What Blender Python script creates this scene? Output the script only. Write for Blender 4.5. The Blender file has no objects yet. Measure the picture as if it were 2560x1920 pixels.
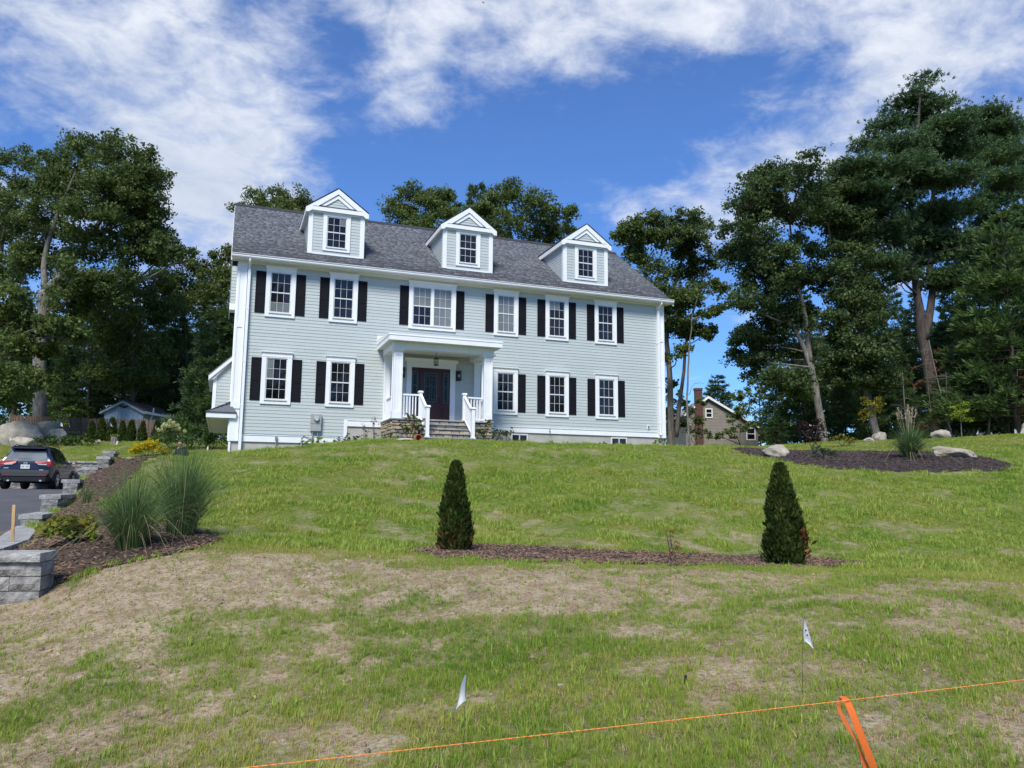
import bpy, bmesh, math, random
import numpy as np
from mathutils import Vector, Matrix, Euler
sc = bpy.context.scene
R = math.radians
EYE = 1.6                       # camera height above the street
DIST = 27.1687                  # camera to facade plane (the facade is y = 0)
PITCH, ROLL, YAW, FPX = 0.136588, 0.0089908, 0.3572248, 1923.0

# ------------------------------------------------------------ camera
cY, sY = math.cos(YAW), math.sin(YAW)
def _house(v):                  # camera-yaw frame (lateral, forward, up) -> world frame
    return Vector((v[0]*cY+v[1]*sY, -v[0]*sY+v[1]*cY, v[2]))
_cp, _sp, _cr, _sr = math.cos(PITCH), math.sin(PITCH), math.cos(ROLL), math.sin(ROLL)
FW = Vector((0, _cp, _sp)); UP0 = Vector((0, -_sp, _cp)); RT0 = Vector((1, 0, 0))
RT = RT0*_cr+UP0*_sr; UP = -RT0*_sr+UP0*_cr
def ray(px, py):                # pixel of the 2560x1920 photograph -> direction, yaw frame
    return FW+RT*((px-1280)/FPX)+UP*((960-py)/FPX)
def at(px, py, d):              # point at forward distance d (metres) along that pixel's direction
    r = ray(px, py); r = r*(d/r[1]); h = _house(r)
    return Vector((h.x, h.y-DIST, h.z+EYE))
def wdir(px, py):
    return _house(ray(px, py)).normalized()
cam = bpy.data.cameras.new('camera'); cam_o = bpy.data.objects.new('camera', cam)
sc.collection.objects.link(cam_o); sc.camera = cam_o
cam.sensor_width = 36.0; cam.lens = FPX/2560*36.0; cam.clip_end = 5000; cam.clip_start = 0.05
_r, _u, _f = _house(RT), _house(UP), _house(FW)
cam_o.matrix_world = Matrix(((_r.x, _u.x, -_f.x, 0), (_r.y, _u.y, -_f.y, -DIST), (_r.z, _u.z, -_f.z, EYE), (0, 0, 0, 1)))

# ------------------------------------------------------------ world: blue sky with broken cloud
SUN_EL, SUN_AZ = R(50), R(212)   # azimuth clockwise from +Y
sun_dir = Vector((math.sin(SUN_AZ)*math.cos(SUN_EL), math.cos(SUN_AZ)*math.cos(SUN_EL), math.sin(SUN_EL)))
world = bpy.data.worlds.new('World'); sc.world = world; world.use_nodes = True
wt = world.node_tree; wt.nodes.clear()
def WN(t, **kw):
    n = wt.nodes.new(t)
    for k, v in kw.items():
        if k.startswith('i_'): n.inputs[k[2:]].default_value = v
        else: setattr(n, k, v)
    return n
def wl(a, b): wt.links.new(a, b)
def wmath(op, a, b=None, clamp=False):
    n = wt.nodes.new('ShaderNodeMath'); n.operation = op; n.use_clamp = clamp
    for i, v in enumerate((a, b)):
        if v is None: continue
        if isinstance(v, (int, float)): n.inputs[i].default_value = v
        else: wl(v, n.inputs[i])
    return n.outputs[0]
sky = WN('ShaderNodeTexSky', sky_type='NISHITA', sun_disc=False, sun_elevation=SUN_EL, sun_rotation=SUN_AZ,
         altitude=200.0, air_density=1.0, dust_density=0.2, ozone_density=4.0)
tint = WN('ShaderNodeMix', data_type='RGBA', blend_type='MULTIPLY'); tint.inputs[0].default_value = 1.0
wl(sky.outputs[0], tint.inputs[6]); tint.inputs[7].default_value = (0.47, 0.74, 1.10, 1)
bg = WN('ShaderNodeBackground'); bg.inputs['Strength'].default_value = 0.066; wl(tint.outputs[2], bg.inputs[0])
tc = WN('ShaderNodeTexCoord')
sep = WN('ShaderNodeSeparateXYZ'); wl(tc.outputs['Generated'], sep.inputs[0])
zz = wmath('MAXIMUM', wmath('ADD', sep.outputs[2], 0.34), 0.10)
comb = WN('ShaderNodeCombineXYZ')
wl(wmath('DIVIDE', sep.outputs[0], zz), comb.inputs[0]); wl(wmath('DIVIDE', sep.outputs[1], zz), comb.inputs[1])
n1 = WN('ShaderNodeTexNoise', i_Scale=4.6, i_Detail=7.0, i_Roughness=0.62, i_Distortion=0.25)
n2 = WN('ShaderNodeTexNoise', i_Scale=12.0, i_Detail=4.0, i_Roughness=0.62, i_Distortion=0.35)
n3 = WN('ShaderNodeTexNoise', i_Scale=1.8, i_Detail=2.0, i_Roughness=0.5)
mp = WN('ShaderNodeMapping'); mp.inputs['Location'].default_value = (3.1, 7.7, 0.4); mp.inputs['Rotation'].default_value = (0, 0, 0.5); mp.inputs['Scale'].default_value = (1.0, 1.2, 1)
wl(comb.outputs[0], mp.inputs[0])
for n in (n1, n2, n3): wl(mp.outputs[0], n.inputs['Vector'])
field = wmath('ADD', wmath('MULTIPLY', wmath('SUBTRACT', n1.outputs[0], 0.5), 2.3), wmath('MULTIPLY', wmath('SUBTRACT', n2.outputs[0], 0.5), 1.1))
field = wmath('ADD', field, -0.05)
# where the cloud banks and the clear patch stand in the sky (direction, angular radius, weight)
banks = [(200, 10, .30, .44), (560, 210, .13, .26), (660, 510, .11, .50), (470, 560, .09, .22), (1000, 10, .19, .46), (1320, 90, .10, .30), (1060, 200, .07, .24),
         (1640, 30, .12, .60), (2400, 60, .18, .34), (2450, 300, .10, .22), (2120, 330, .11, .30), (1830, 490, .08, .62), (1520, 545, .075, .66),
         (1330, 410, .20, -.55), (870, 400, .11, -.42), (1640, 300, .09, -.32), (2000, 210, .06, -.32), (840, 150, .05, -.45), (1950, 780, .16, -.25), (60, 260, .06, -.30)]
for px, py, rad, w in banks:
    vm = WN('ShaderNodeVectorMath', operation='DOT_PRODUCT'); wl(tc.outputs['Generated'], vm.inputs[0]); vm.inputs[1].default_value = wdir(px, py)
    ma = WN('ShaderNodeMath', operation='MULTIPLY_ADD'); wl(vm.outputs['Value'], ma.inputs[0]); ma.inputs[1].default_value = 2/rad**2; ma.inputs[2].default_value = -2/rad**2
    g = wmath('EXPONENT', ma.outputs[0])
    m2 = WN('ShaderNodeMath', operation='MULTIPLY_ADD'); wl(g, m2.inputs[0]); m2.inputs[1].default_value = w; wl(field, m2.inputs[2]); field = m2.outputs[0]
mr = WN('ShaderNodeMapRange', interpolation_type='SMOOTHSTEP'); wl(field, mr.inputs[0])
mr.inputs[1].default_value = -0.12; mr.inputs[2].default_value = 0.92; mr.inputs[3].default_value = 0.03; mr.inputs[4].default_value = 0.97
cr = WN('ShaderNodeValToRGB')
cr.color_ramp.elements[0].position = 0.30; cr.color_ramp.elements[0].color = (0.50, 0.58, 0.74, 1)
cr.color_ramp.elements[1].position = 0.66; cr.color_ramp.elements[1].color = (0.84, 0.88, 0.96, 1)
wl(wmath('ADD', wmath('MULTIPLY', n3.outputs[0], 0.6), wmath('MULTIPLY', n2.outputs[0], 0.4)), cr.inputs[0])
bgc = WN('ShaderNodeBackground'); bgc.inputs['Strength'].default_value = 0.43; wl(cr.outputs[0], bgc.inputs[0])
mixw = WN('ShaderNodeMixShader'); wl(mr.outputs[0], mixw.inputs[0]); wl(bg.outputs[0], mixw.inputs[1]); wl(bgc.outputs[0], mixw.inputs[2])
wo = WN('ShaderNodeOutputWorld'); wl(mixw.outputs[0], wo.inputs[0])

# ------------------------------------------------------------ sun (veiled by cloud: soft), exposure
sl = bpy.data.lights.new('sun', 'SUN'); sl.energy = 2.0; sl.angle = R(20); sl.color = (1.0, 0.95, 0.86)
so = bpy.data.objects.new('sun', sl); sc.collection.objects.link(so)
so.rotation_euler = (-sun_dir).to_track_quat('-Z', 'Y').to_euler(); so.location = (-20, -40, 60)
sc.view_settings.view_transform = 'Standard'; sc.view_settings.look = 'None'
sc.view_settings.exposure = 1.3; sc.view_settings.gamma = 1.0
try: sc.view_settings.use_curve_mapping = False
except Exception: pass

# ------------------------------------------------------------ helpers
rng = np.random.default_rng(7); random.seed(7)
COL = sc.collection
def tag(o, label=None, cat=None, group=None, kind=None):
    if label: o['label'] = label
    if cat: o['category'] = cat
    if group: o['group'] = group
    if kind: o['kind'] = kind
    return o
def empty(name, loc=(0, 0, 0), rz=0.0, label=None, cat=None, group=None):
    o = bpy.data.objects.new(name, None); COL.objects.link(o)
    o.location = loc; o.rotation_euler = (0, 0, rz); o.empty_display_size = 0.2
    return tag(o, label, cat, group)
def link(name, me, parent=None, loc=None, rot=None, scale=None):
    o = bpy.data.objects.new(name, me); COL.objects.link(o)
    if parent is not None: o.parent = parent
    if loc is not None: o.location = loc
    if rot is not None: o.rotation_euler = rot
    if scale is not None: o.scale = scale
    return o
def copy_tree(o, parent=None):
    c = o.copy(); COL.objects.link(c); c.parent = parent
    for ch in list(o.children): copy_tree(ch, c)
    return c
class MB:
    def __init__(s): s.v = []; s.f = []; s.m = []
    def add(s, vs, fs, mi=0):
        b = len(s.v); s.v += [tuple(v) for v in vs]; s.f += [tuple(b+i for i in f) for f in fs]; s.m += [mi]*len(fs); return s
    def box(s, x0, x1, y0, y1, z0, z1, mi=0):
        return s.add([(x0, y0, z0), (x1, y0, z0), (x1, y1, z0), (x0, y1, z0), (x0, y0, z1), (x1, y0, z1), (x1, y1, z1), (x0, y1, z1)],
                     [(0, 3, 2, 1), (4, 5, 6, 7), (0, 1, 5, 4), (1, 2, 6, 5), (2, 3, 7, 6), (3, 0, 4, 7)], mi)
    def hexa(s, b, t, mi=0):    # bottom quad, top quad
        return s.add(list(b)+list(t), [(0, 3, 2, 1), (4, 5, 6, 7), (0, 1, 5, 4), (1, 2, 6, 5), (2, 3, 7, 6), (3, 0, 4, 7)], mi)
    def prism(s, poly, axis, a, b, mi=0):   # poly in the two other axes
        n = len(poly)
        def P(p, t):
            return (t, p[0], p[1]) if axis == 'x' else (p[0], t, p[1]) if axis == 'y' else (p[0], p[1], t)
        return s.add([P(p, a) for p in poly]+[P(p, b) for p in poly],
                     [tuple(range(n))[::-1], tuple(range(n, 2*n))]+[(i, (i+1) % n, n+(i+1) % n, n+i) for i in range(n)], mi)
    def tube(s, pts, rad, n=8, mi=0, cap=True):
        pts = [Vector(p) for p in pts]
        if isinstance(rad, (int, float)): rad = [rad]*len(pts)
        b = len(s.v); t0 = (pts[1]-pts[0]).normalized()
        a = t0.cross(Vector((0, 0, 1)));
        if a.length < 1e-3: a = Vector((1, 0, 0))
        a.normalize()
        for i, p in enumerate(pts):
            t = (pts[min(i+1, len(pts)-1)]-pts[max(i-1, 0)]).normalized()
            a = (a-t*a.dot(t)).normalized(); c = t.cross(a)
            for k in range(n):
                g = 2*math.pi*k/n; s.v.append(tuple(p+(a*math.cos(g)+c*math.sin(g))*rad[i]))
        for i in range(len(pts)-1):
            for k in range(n):
                s.f.append((b+i*n+k, b+i*n+(k+1) % n, b+(i+1)*n+(k+1) % n, b+(i+1)*n+k)); s.m.append(mi)
        if cap:
            s.f.append(tuple(b+k for k in range(n))[::-1]); s.m.append(mi)
            e = b+(len(pts)-1)*n; s.f.append(tuple(e+k for k in range(n))); s.m.append(mi)
        return s
    def lathe(s, prof, cx=0, cy=0, n=16, mi=0):   # (r, z)
        b = len(s.v)
        for r, z in prof:
            for k in range(n):
                g = 2*math.pi*k/n; s.v.append((cx+r*math.cos(g), cy+r*math.sin(g), z))
        for i in range(len(prof)-1):
            for k in range(n):
                s.f.append((b+i*n+k, b+i*n+(k+1) % n, b+(i+1)*n+(k+1) % n, b+(i+1)*n+k)); s.m.append(mi)
        return s
    def mesh(s, name, mats, smooth=False):
        me = bpy.data.meshes.new(name); me.from_pydata(s.v, [], s.f)
        for m in (mats if isinstance(mats, (list, tuple)) else [mats]): me.materials.append(m)
        if any(s.m): me.polygons.foreach_set('material_index', s.m)
        if smooth: me.polygons.foreach_set('use_smooth', [True]*len(s.f))
        me.update(); return me
    def build(s, name, mats, parent=None, smooth=False, bevel=0, loc=None, rot=None):
        o = link(name, s.mesh(name, mats, smooth), parent, loc, rot)
        if bevel: _bev(o, bevel)
        return o
def _bev(o, w):
    bm = bmesh.new(); bm.from_mesh(o.data)
    bm.normal_update()
    es = [e for e in bm.edges if len(e.link_faces) == 2 and e.calc_face_angle(0) > 0.5]
    bmesh.ops.bevel(bm, geom=es, offset=w, segments=1, affect='EDGES', clamp_overlap=True)
    bm.to_mesh(o.data); bm.free()
def npmesh(name, V, F, mat, smooth=False):     # V (n,3), F (m,k) with constant k
    me = bpy.data.meshes.new(name); V = np.asarray(V, np.float32); F = np.asarray(F, np.int32); k = F.shape[1]
    me.vertices.add(len(V)); me.vertices.foreach_set('co', V.ravel())
    me.loops.add(F.size); me.loops.foreach_set('vertex_index', F.ravel())
    me.polygons.add(len(F)); me.polygons.foreach_set('loop_start', np.arange(0, F.size, k, dtype=np.int32))
    try: me.polygons.foreach_set('loop_total', np.full(len(F), k, np.int32))
    except Exception: pass
    for m in (mat if isinstance(mat, (list, tuple)) else [mat]): me.materials.append(m)
    if smooth: me.polygons.foreach_set('use_smooth', np.ones(len(F), bool))
    me.update(calc_edges=True); me.validate(); return me
# value noise (numpy) for terrain and scattering
_perm = np.random.default_rng(3).random((256, 256))
def vnoise(x, y):
    xi = np.floor(x).astype(int); yi = np.floor(y).astype(int); fx = x-xi; fy = y-yi
    fx = fx*fx*(3-2*fx); fy = fy*fy*(3-2*fy)
    g = lambda a, b: _perm[a & 255, b & 255]
    return (g(xi, yi)*(1-fx)+g(xi+1, yi)*fx)*(1-fy)+(g(xi, yi+1)*(1-fx)+g(xi+1, yi+1)*fx)*fy
def fbm(x, y, o=4):
    s = 0; a = 0.5; t = 0
    for i in range(o):
        s = s+a*vnoise(x*2**i+17*i, y*2**i+9*i); t += a; a *= 0.5
    return s/t

# ------------------------------------------------------------ materials
def mat(name, col, rough=0.7, var=0.12, scale=8.0, bump=0.0, bscale=None, metal=0.0, spec=0.5, rnd=0.0, col2=None, coords='Object', stretch=None, sss=0, detail=5.0, island=0.0, clear=0.0, transl=0.0):
    m = bpy.data.materials.new(name); m.use_nodes = True; t = m.node_tree; N = t.nodes; L = t.links
    b = N['Principled BSDF']; b.inputs['Roughness'].default_value = rough; b.inputs['Metallic'].default_value = metal
    b.inputs['Specular IOR Level'].default_value = spec
    if clear: b.inputs['Coat Weight'].default_value = clear; b.inputs['Coat Roughness'].default_value = 0.04
    tcn = N.new('ShaderNodeTexCoord'); vec = tcn.outputs[coords]
    if stretch:
        mpn = N.new('ShaderNodeMapping'); mpn.inputs['Scale'].default_value = stretch; L.new(vec, mpn.inputs[0]); vec = mpn.outputs[0]
    nz = N.new('ShaderNodeTexNoise'); nz.inputs['Scale'].default_value = scale; nz.inputs['Detail'].default_value = detail; nz.inputs['Roughness'].default_value = 0.6; L.new(vec, nz.inputs['Vector'])
    c2 = col2 if col2 else tuple(c*(1-var*2) for c in col)
    c1 = col if col2 else tuple(min(1, c*(1+var)) for c in col)
    rp = N.new('ShaderNodeValToRGB'); rp.color_ramp.elements[0].position = 0.32; rp.color_ramp.elements[1].position = 0.68
    rp.color_ramp.elements[0].color = (*c2, 1); rp.color_ramp.elements[1].color = (*c1, 1); L.new(nz.outputs[0], rp.inputs[0])
    out = rp.outputs[0]
    src = None
    if rnd:
        oi = N.new('ShaderNodeObjectInfo'); src = oi.outputs['Random']; amt = rnd
    if island:
        ge = N.new('ShaderNodeNewGeometry'); src = ge.outputs['Random Per Island']; amt = island
    if src is not None:
        mrn = N.new('ShaderNodeMapRange'); L.new(src, mrn.inputs[0]); mrn.inputs[3].default_value = 1-amt; mrn.inputs[4].default_value = 1+amt
        mx = N.new('ShaderNodeVectorMath'); mx.operation = 'SCALE'; L.new(out, mx.inputs[0]); L.new(mrn.outputs[0], mx.inputs['Scale']); out = mx.outputs[0]
    L.new(out, b.inputs['Base Color'])
    if bump:
        nb = N.new('ShaderNodeTexNoise'); nb.inputs['Scale'].default_value = bscale or scale*3; nb.inputs['Detail'].default_value = 6; L.new(vec, nb.inputs['Vector'])
        bp_ = N.new('ShaderNodeBump'); bp_.inputs['Strength'].default_value = bump; bp_.inputs['Distance'].default_value = 0.03; L.new(nb.outputs[0], bp_.inputs['Height']); L.new(bp_.outputs[0], b.inputs['Normal'])
    if transl:
        tr = N.new('ShaderNodeBsdfTranslucent'); L.new(out, tr.inputs[0]); ms = N.new('ShaderNodeMixShader'); ms.inputs[0].default_value = transl
        L.new(b.outputs[0], ms.inputs[1]); L.new(tr.outputs[0], ms.inputs[2]); L.new(ms.outputs[0], N['Material Output'].inputs[0])
    return m
M = {}
M['siding'] = mat('siding_paint', (0.462, 0.508, 0.498), 0.55, 0.03, 1.5, rnd=0.025, bump=0.05, bscale=40)
M['white'] = mat('white_trim_paint', (0.80, 0.82, 0.83), 0.45, 0.02, 3)
M['vinyl'] = mat('white_vinyl', (0.82, 0.83, 0.84), 0.30, 0.015, 3)
M['sash'] = mat('sash_vinyl', (0.66, 0.66, 0.63), 0.35, 0.03, 6)
M['soffit'] = mat('soffit_paint', (0.72, 0.72, 0.66), 0.6, 0.03, 4)
M['shutter'] = mat('shutter_vinyl', (0.007, 0.008, 0.012), 0.7, 0.1, 30, bump=0.25, bscale=60, spec=0.15)
M['concrete'] = mat('foundation_concrete', (0.42, 0.41, 0.37), 0.85, 0.10, 1.8, bump=0.2, bscale=25)
M['glass'] = mat('window_glass_dark_room', (0.010, 0.011, 0.014), 0.04, 0.45, 1.4, spec=0.5, rnd=0.35)  # base tone varies pane to pane, painting in uneven reflections
M['glass_blind_reflection'] = mat('window_glass_blind_reflection', (0.17, 0.185, 0.175), 0.05, 0.10, 1.2, spec=0.8, rnd=0.12)  # pale tone for drawn blinds, and for reflections painted on single panes
M['black_metal'] = mat('black_metal', (0.010, 0.010, 0.011), 0.4, 0.1, 20)
M['door'] = mat('mahogany_door', (0.048, 0.011, 0.013), 0.42, 0.18, 9, stretch=(14, 14, 1), bump=0.08)
M['leaded'] = mat('leaded_glass', (0.014, 0.024, 0.023), 0.3, 0.5, 14, spec=0.3)
M['caming'] = mat('lead_caming', (0.10, 0.12, 0.12), 0.35, 0.1, 20, metal=0.6)
M['stone'] = mat('veneer_stone', (0.30, 0.27, 0.22), 0.85, 0.3, 3.0, bump=0.6, bscale=14, rnd=0.30, col2=(0.20, 0.20, 0.20))
M['stone_tan'] = mat('veneer_stone_tan', (0.40, 0.32, 0.22), 0.85, 0.2, 4.0, bump=0.6, bscale=14, rnd=0.28)
M['bluestone'] = mat('bluestone', (0.28, 0.29, 0.29), 0.75, 0.14, 4, bump=0.3, bscale=20)
M['mortar'] = mat('mortar', (0.16, 0.15, 0.13), 0.95, 0.1, 12)
M['meter'] = mat('grey_enamel', (0.33, 0.35, 0.35), 0.5, 0.05, 6)
M['steel'] = mat('galvanised_steel', (0.45, 0.46, 0.47), 0.35, 0.1, 20, metal=0.7)
M['clear'] = mat('meter_glass', (0.5, 0.52, 0.52), 0.1, 0.2, 10)
M['bulb'] = mat('bulb_glass', (0.75, 0.74, 0.68), 0.2, 0.02, 10)
M['lantern_glass'] = mat('lantern_glass', (0.20, 0.21, 0.20), 0.08, 0.2, 10)
M['block'] = mat('split_face_block', (0.27, 0.265, 0.255), 0.95, 0.3, 7, bump=1.0, bscale=22, rnd=0.16)
M['capstone'] = mat('wall_cap', (0.35, 0.345, 0.33), 0.95, 0.22, 6, bump=0.9, bscale=26, rnd=0.08)
M['asphalt'] = mat('asphalt', (0.085, 0.085, 0.092), 0.85, 0.12, 0.9, bump=0.3, bscale=120)
M['bark'] = mat('oak_bark', (0.13, 0.11, 0.09), 0.95, 0.3, 3, stretch=(3, 3, 0.6), bump=1.0, bscale=9)
M['bark_light'] = mat('grey_bark', (0.20, 0.185, 0.16), 0.95, 0.3, 3, stretch=(3, 3, 0.7), bump=1.0, bscale=9)
M['bark_pine'] = mat('pine_bark', (0.085, 0.068, 0.058), 0.95, 0.3, 3, stretch=(3, 3, 0.6), bump=1.0, bscale=9)
M['dry'] = mat('dry_straw', (0.42, 0.33, 0.20), 0.9, 0.2, 12, island=0.2)
def leafmat(name, c, c2, isl=0.40, transl=0.40, sc_=0.55, rough=0.55):
    return mat(name, c, rough, 0.1, sc_, col2=c2, island=isl, transl=transl, detail=2.0, spec=0.25)
M['oak'] = leafmat('oak_leaves', (0.130, 0.180, 0.046), (0.062, 0.100, 0.029))
M['oak2'] = leafmat('maple_leaves', (0.145, 0.192, 0.046), (0.074, 0.118, 0.032))
M['oak3'] = leafmat('dark_oak_leaves', (0.106, 0.155, 0.048), (0.052, 0.090, 0.031))
M['pine'] = leafmat('pine_needles', (0.105, 0.172, 0.060), (0.053, 0.102, 0.040))
M['pine2'] = leafmat('young_pine_needles', (0.120, 0.185, 0.050), (0.058, 0.110, 0.034))
M['deadpine'] = leafmat('dead_needles', (0.22, 0.085, 0.030), (0.12, 0.05, 0.02))
M['arbor'] = leafmat('arborvitae', (0.085, 0.125, 0.024), (0.034, 0.062, 0.014), sc_=4.0)
M['arborbrown'] = leafmat('arborvitae_brown', (0.24, 0.13, 0.045), (0.14, 0.07, 0.03), sc_=4.0)
M['gold'] = leafmat('golden_threadleaf', (0.66, 0.54, 0.02), (0.46, 0.39, 0.016), sc_=4.0)
M['shrub'] = leafmat('shrub_leaves', (0.080, 0.150, 0.026), (0.036, 0.075, 0.015), sc_=3.0)
M['lime'] = leafmat('lime_leaves', (0.26, 0.33, 0.028), (0.15, 0.22, 0.022), sc_=3.0)
M['yellowgreen'] = leafmat('yellowing_leaves', (0.26, 0.22, 0.020), (0.15, 0.15, 0.018), sc_=2.0)
M['purple'] = leafmat('purple_leaves', (0.050, 0.018, 0.016), (0.024, 0.014, 0.012), sc_=3.0)
M['spruce'] = leafmat('dwarf_spruce', (0.050, 0.100, 0.040), (0.025, 0.055, 0.022), sc_=5.0)
M['bloom'] = leafmat('hydrangea_bloom', (0.66, 0.66, 0.34), (0.48, 0.52, 0.24), isl=0.15, sc_=6.0)
M['bloom_pink'] = leafmat('fading_bloom', (0.46, 0.26, 0.16), (0.40, 0.32, 0.16), isl=0.2, sc_=6.0)
M['deadleaf'] = leafmat('dead_leaf', (0.32, 0.13, 0.05), (0.36, 0.24, 0.08), sc_=5)
M['maiden'] = leafmat('maiden_grass', (0.155, 0.235, 0.085), (0.080, 0.145, 0.052), isl=0.35, sc_=2.5, transl=0.3)
M['plume'] = leafmat('grass_plume', (0.52, 0.46, 0.33), (0.40, 0.33, 0.22), isl=0.15, sc_=5.0)
M['boulder'] = mat('granite_boulder', (0.45, 0.405, 0.33), 0.95, 0.15, 3.0, bump=1.0, bscale=9, col2=(0.25, 0.225, 0.18))
M['flag'] = mat('white_flag_vinyl', (0.82, 0.84, 0.86), 0.4, 0.02, 20, transl=0.3)
M['wire'] = mat('flag_wire', (0.06, 0.06, 0.06), 0.5, 0.1, 20, metal=0.5)
M['stake'] = mat('pine_stake', (0.55, 0.36, 0.17), 0.8, 0.15, 6, stretch=(8, 8, 0.8))
M['string'] = mat('orange_twine', (0.90, 0.30, 0.06), 0.6, 0.15, 90)
M['ribbon'] = mat('orange_flagging', (0.92, 0.22, 0.045), 0.35, 0.06, 8, transl=0.25)
M['terracotta'] = mat('terracotta', (0.38, 0.11, 0.05), 0.75, 0.15, 10)
M['terrain_dark'] = mat('pot_soil', (0.10, 0.05, 0.03), 0.95, 0.2, 10)
# ============================================================ terrain
def V3(x, y, v): return (x, y, v+EYE)
_ctl = [tuple(at(*a)) for a in [
    (1160, 1901, 3.9), (2020, 1733, 4.6), (0, 1920, 4.3), (2560, 1890, 3.6), (600, 1628, 6.0), (1200, 1612, 6.0), (2300, 1550, 6.2), (1700, 1600, 5.8),
    (700, 1402, 9.0), (1150, 1410, 9.0), (1600, 1425, 8.9), (2100, 1442, 8.7), (2560, 1455, 8.4), (300, 1428, 8.6), (115, 1500, 8.2), (40, 1522, 8.2), (480, 1395, 9.0), (250, 1560, 6.8),
    (1130, 1379, 11.0), (1950, 1413, 10.8), (1600, 1392, 11.4), (2400, 1420, 11.0), (1130, 1362, 12.2), (1900, 1388, 12.3), (400, 1330, 11.0), (200, 1345, 11.0), (600, 1335, 11.8), (800, 1345, 12.0), (2500, 1395, 12.3),
    (1100, 1275, 15.5), (1600, 1277, 15.5), (2100, 1290, 15.5), (2520, 1320, 15.0), (620, 1255, 14.8), (1100, 1200, 18.5), (1700, 1205, 18.5), (2200, 1225, 18.2), (600, 1190, 18.0), (2520, 1250, 18.0),
    (480, 1160, 21.5), (330, 1190, 20.5), (430, 1215, 17.5),
    (1905, 1142, 24.0), (2200, 1152, 22.8), (2400, 1162, 22.0), (1830, 1128, 25.5), (2545, 1178, 21.5), (2000, 1130, 26.5), (2300, 1130, 26.0),
    (1800, 1110, 30.0), (2130, 1104, 32.0), (2560, 1086, 34.0), (2450, 1096, 36.0), (2300, 1100, 34.0),
    (100, 1151, 38.0), (200, 1118, 42.0), (40, 1096, 45.0), (420, 1105, 44.0), (300, 1085, 52.0), (60, 1075, 54.0)]]
_ctl += [V3(*a) for a in [(0.1, -5, .84), (2.5, -5, 1.12), (4.1, -5, 1.36), (7.7, -5, 1.42), (11, -5, 1.43), (13.2, -5, 1.44), (17, -5, 1.50), (0.1, -2.5, .97), (2.8, -2.5, 1.28), (4.8, -3, 1.47), (7, -3, 1.50), (10, -3, 1.52), (14, -3, 1.53), (18, -3, 1.56), (-2.3, -4, .80), (21, -3, 1.62),
    (-3.4, 2.9, .98), (-3.4, 1.6, .62), (-3.4, -1.3, .22), (-3.4, -4.5, -.15), (-3.35, -7.1, -.52), (-3.3, -9, -.76), (-2.9, -11.6, -.84), (-2.4, -13.6, -.85), (-2.3, -15.4, -.86), (-2.4, 0, .62), (-2.2, 2.5, .76), (-1.4, 4, .80), (-2.5, -6, -.25),
    (0, -.3, 1.02), (3, -.3, 1.38), (5, -.5, 1.52), (9, -.5, 1.56), (14, -.3, 1.58), (17.5, 0, 1.60), (-1, 0.5, .88),
    (20, 8, 1.95), (8, 15, 2.0), (8, 32, 2.7), (25, 25, 2.1), (40, 40, 1.8), (45, 60, 1.6), (60, 20, 3.2), (-15, 40, 3.4), (-40, 40, 4.0), (-40, 10, 1.5), (-30, -10, -.6),
    (0, 75, 4.0), (-50, 80, 5), (60, 80, 2.4), (-10, -26, -1.58), (0, -25.6, -1.5), (10, -25.6, -1.5), (25, -25.6, -1.5), (-40, -27, -1.6), (50, -27, -1.6), (0, -40, -1.6), (40, -40, -1.6), (-40, -40, -1.6), (35, -10, 1.0), (60, -5, 1.5), (0, -60, -1.5), (60, -60, -1.5), (-60, -60, -1.5)]]
_ctl = np.array(_ctl, float)
def _tps(r2): return np.where(r2 > 1e-12, r2*np.log(r2+1e-12), 0.0)
_P = _ctl[:, :2]/20.0
_n = len(_P); _K = _tps(((_P[:, None]-_P[None])**2).sum(-1))+np.eye(_n)*2e-3
_A = np.zeros((_n+3, _n+3)); _A[:_n, :_n] = _K; _A[:_n, _n] = 1; _A[:_n, _n+1:] = _P; _A[_n, :_n] = 1; _A[_n+1:, :_n] = _P.T
_w = np.linalg.solve(_A, np.concatenate([_ctl[:, 2], np.zeros(3)]))
def zlawn(x, y):
    x = np.asarray(x, float); y = np.asarray(y, float); sh = x.shape
    x = np.clip(x.ravel(), -75, 85); y = np.clip(y.ravel(), -60, 90)
    out = np.empty(len(x))
    for i in range(0, len(x), 20000):
        p = np.stack([x[i:i+20000], y[i:i+20000]], 1)/20.0
        out[i:i+20000] = _tps(((p[:, None]-_P[None])**2).sum(-1))@_w[:_n]+_w[_n]+p@_w[_n+1:]
    z = out
    z = z+0.05*(fbm(x*0.55+3, y*0.55, 3)-0.5)+0.05*(fbm(x*2.3, y*2.3+5, 3)-0.5)*np.clip(1-(y+12)/10, 0.25, 1)
    return z.reshape(sh)
def zl(x, y): return float(zlawn(np.array([x]), np.array([y]))[0])
def zdrive(y): return EYE+np.maximum(-1.56, np.where(np.asarray(y, float) > 5, -.15, -.15-.056*(5-np.asarray(y, float))))
def gpx(px, py, d0=2.5, d1=90):          # where the direction of a pixel meets the ground
    ds = np.concatenate([np.arange(d0, 30, 0.05), np.arange(30, d1, 0.25)])
    r = ray(px, py); h = _house(r/r[1])
    X = h.x*ds; Y = h.y*ds-DIST; Z = EYE+h.z*ds
    g = zlawn(X, Y); k = np.nonzero(Z < g)[0]
    i = k[0] if len(k) else len(ds)-1
    return Vector((X[i], Y[i], g[i]))
WALLPATH = [(-3.76, 4.3), (-3.58, -9.0), (-3.20, -11.6), (-2.88, -13.6), (-2.80, -15.4), (-2.85, -16.5)]
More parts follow.
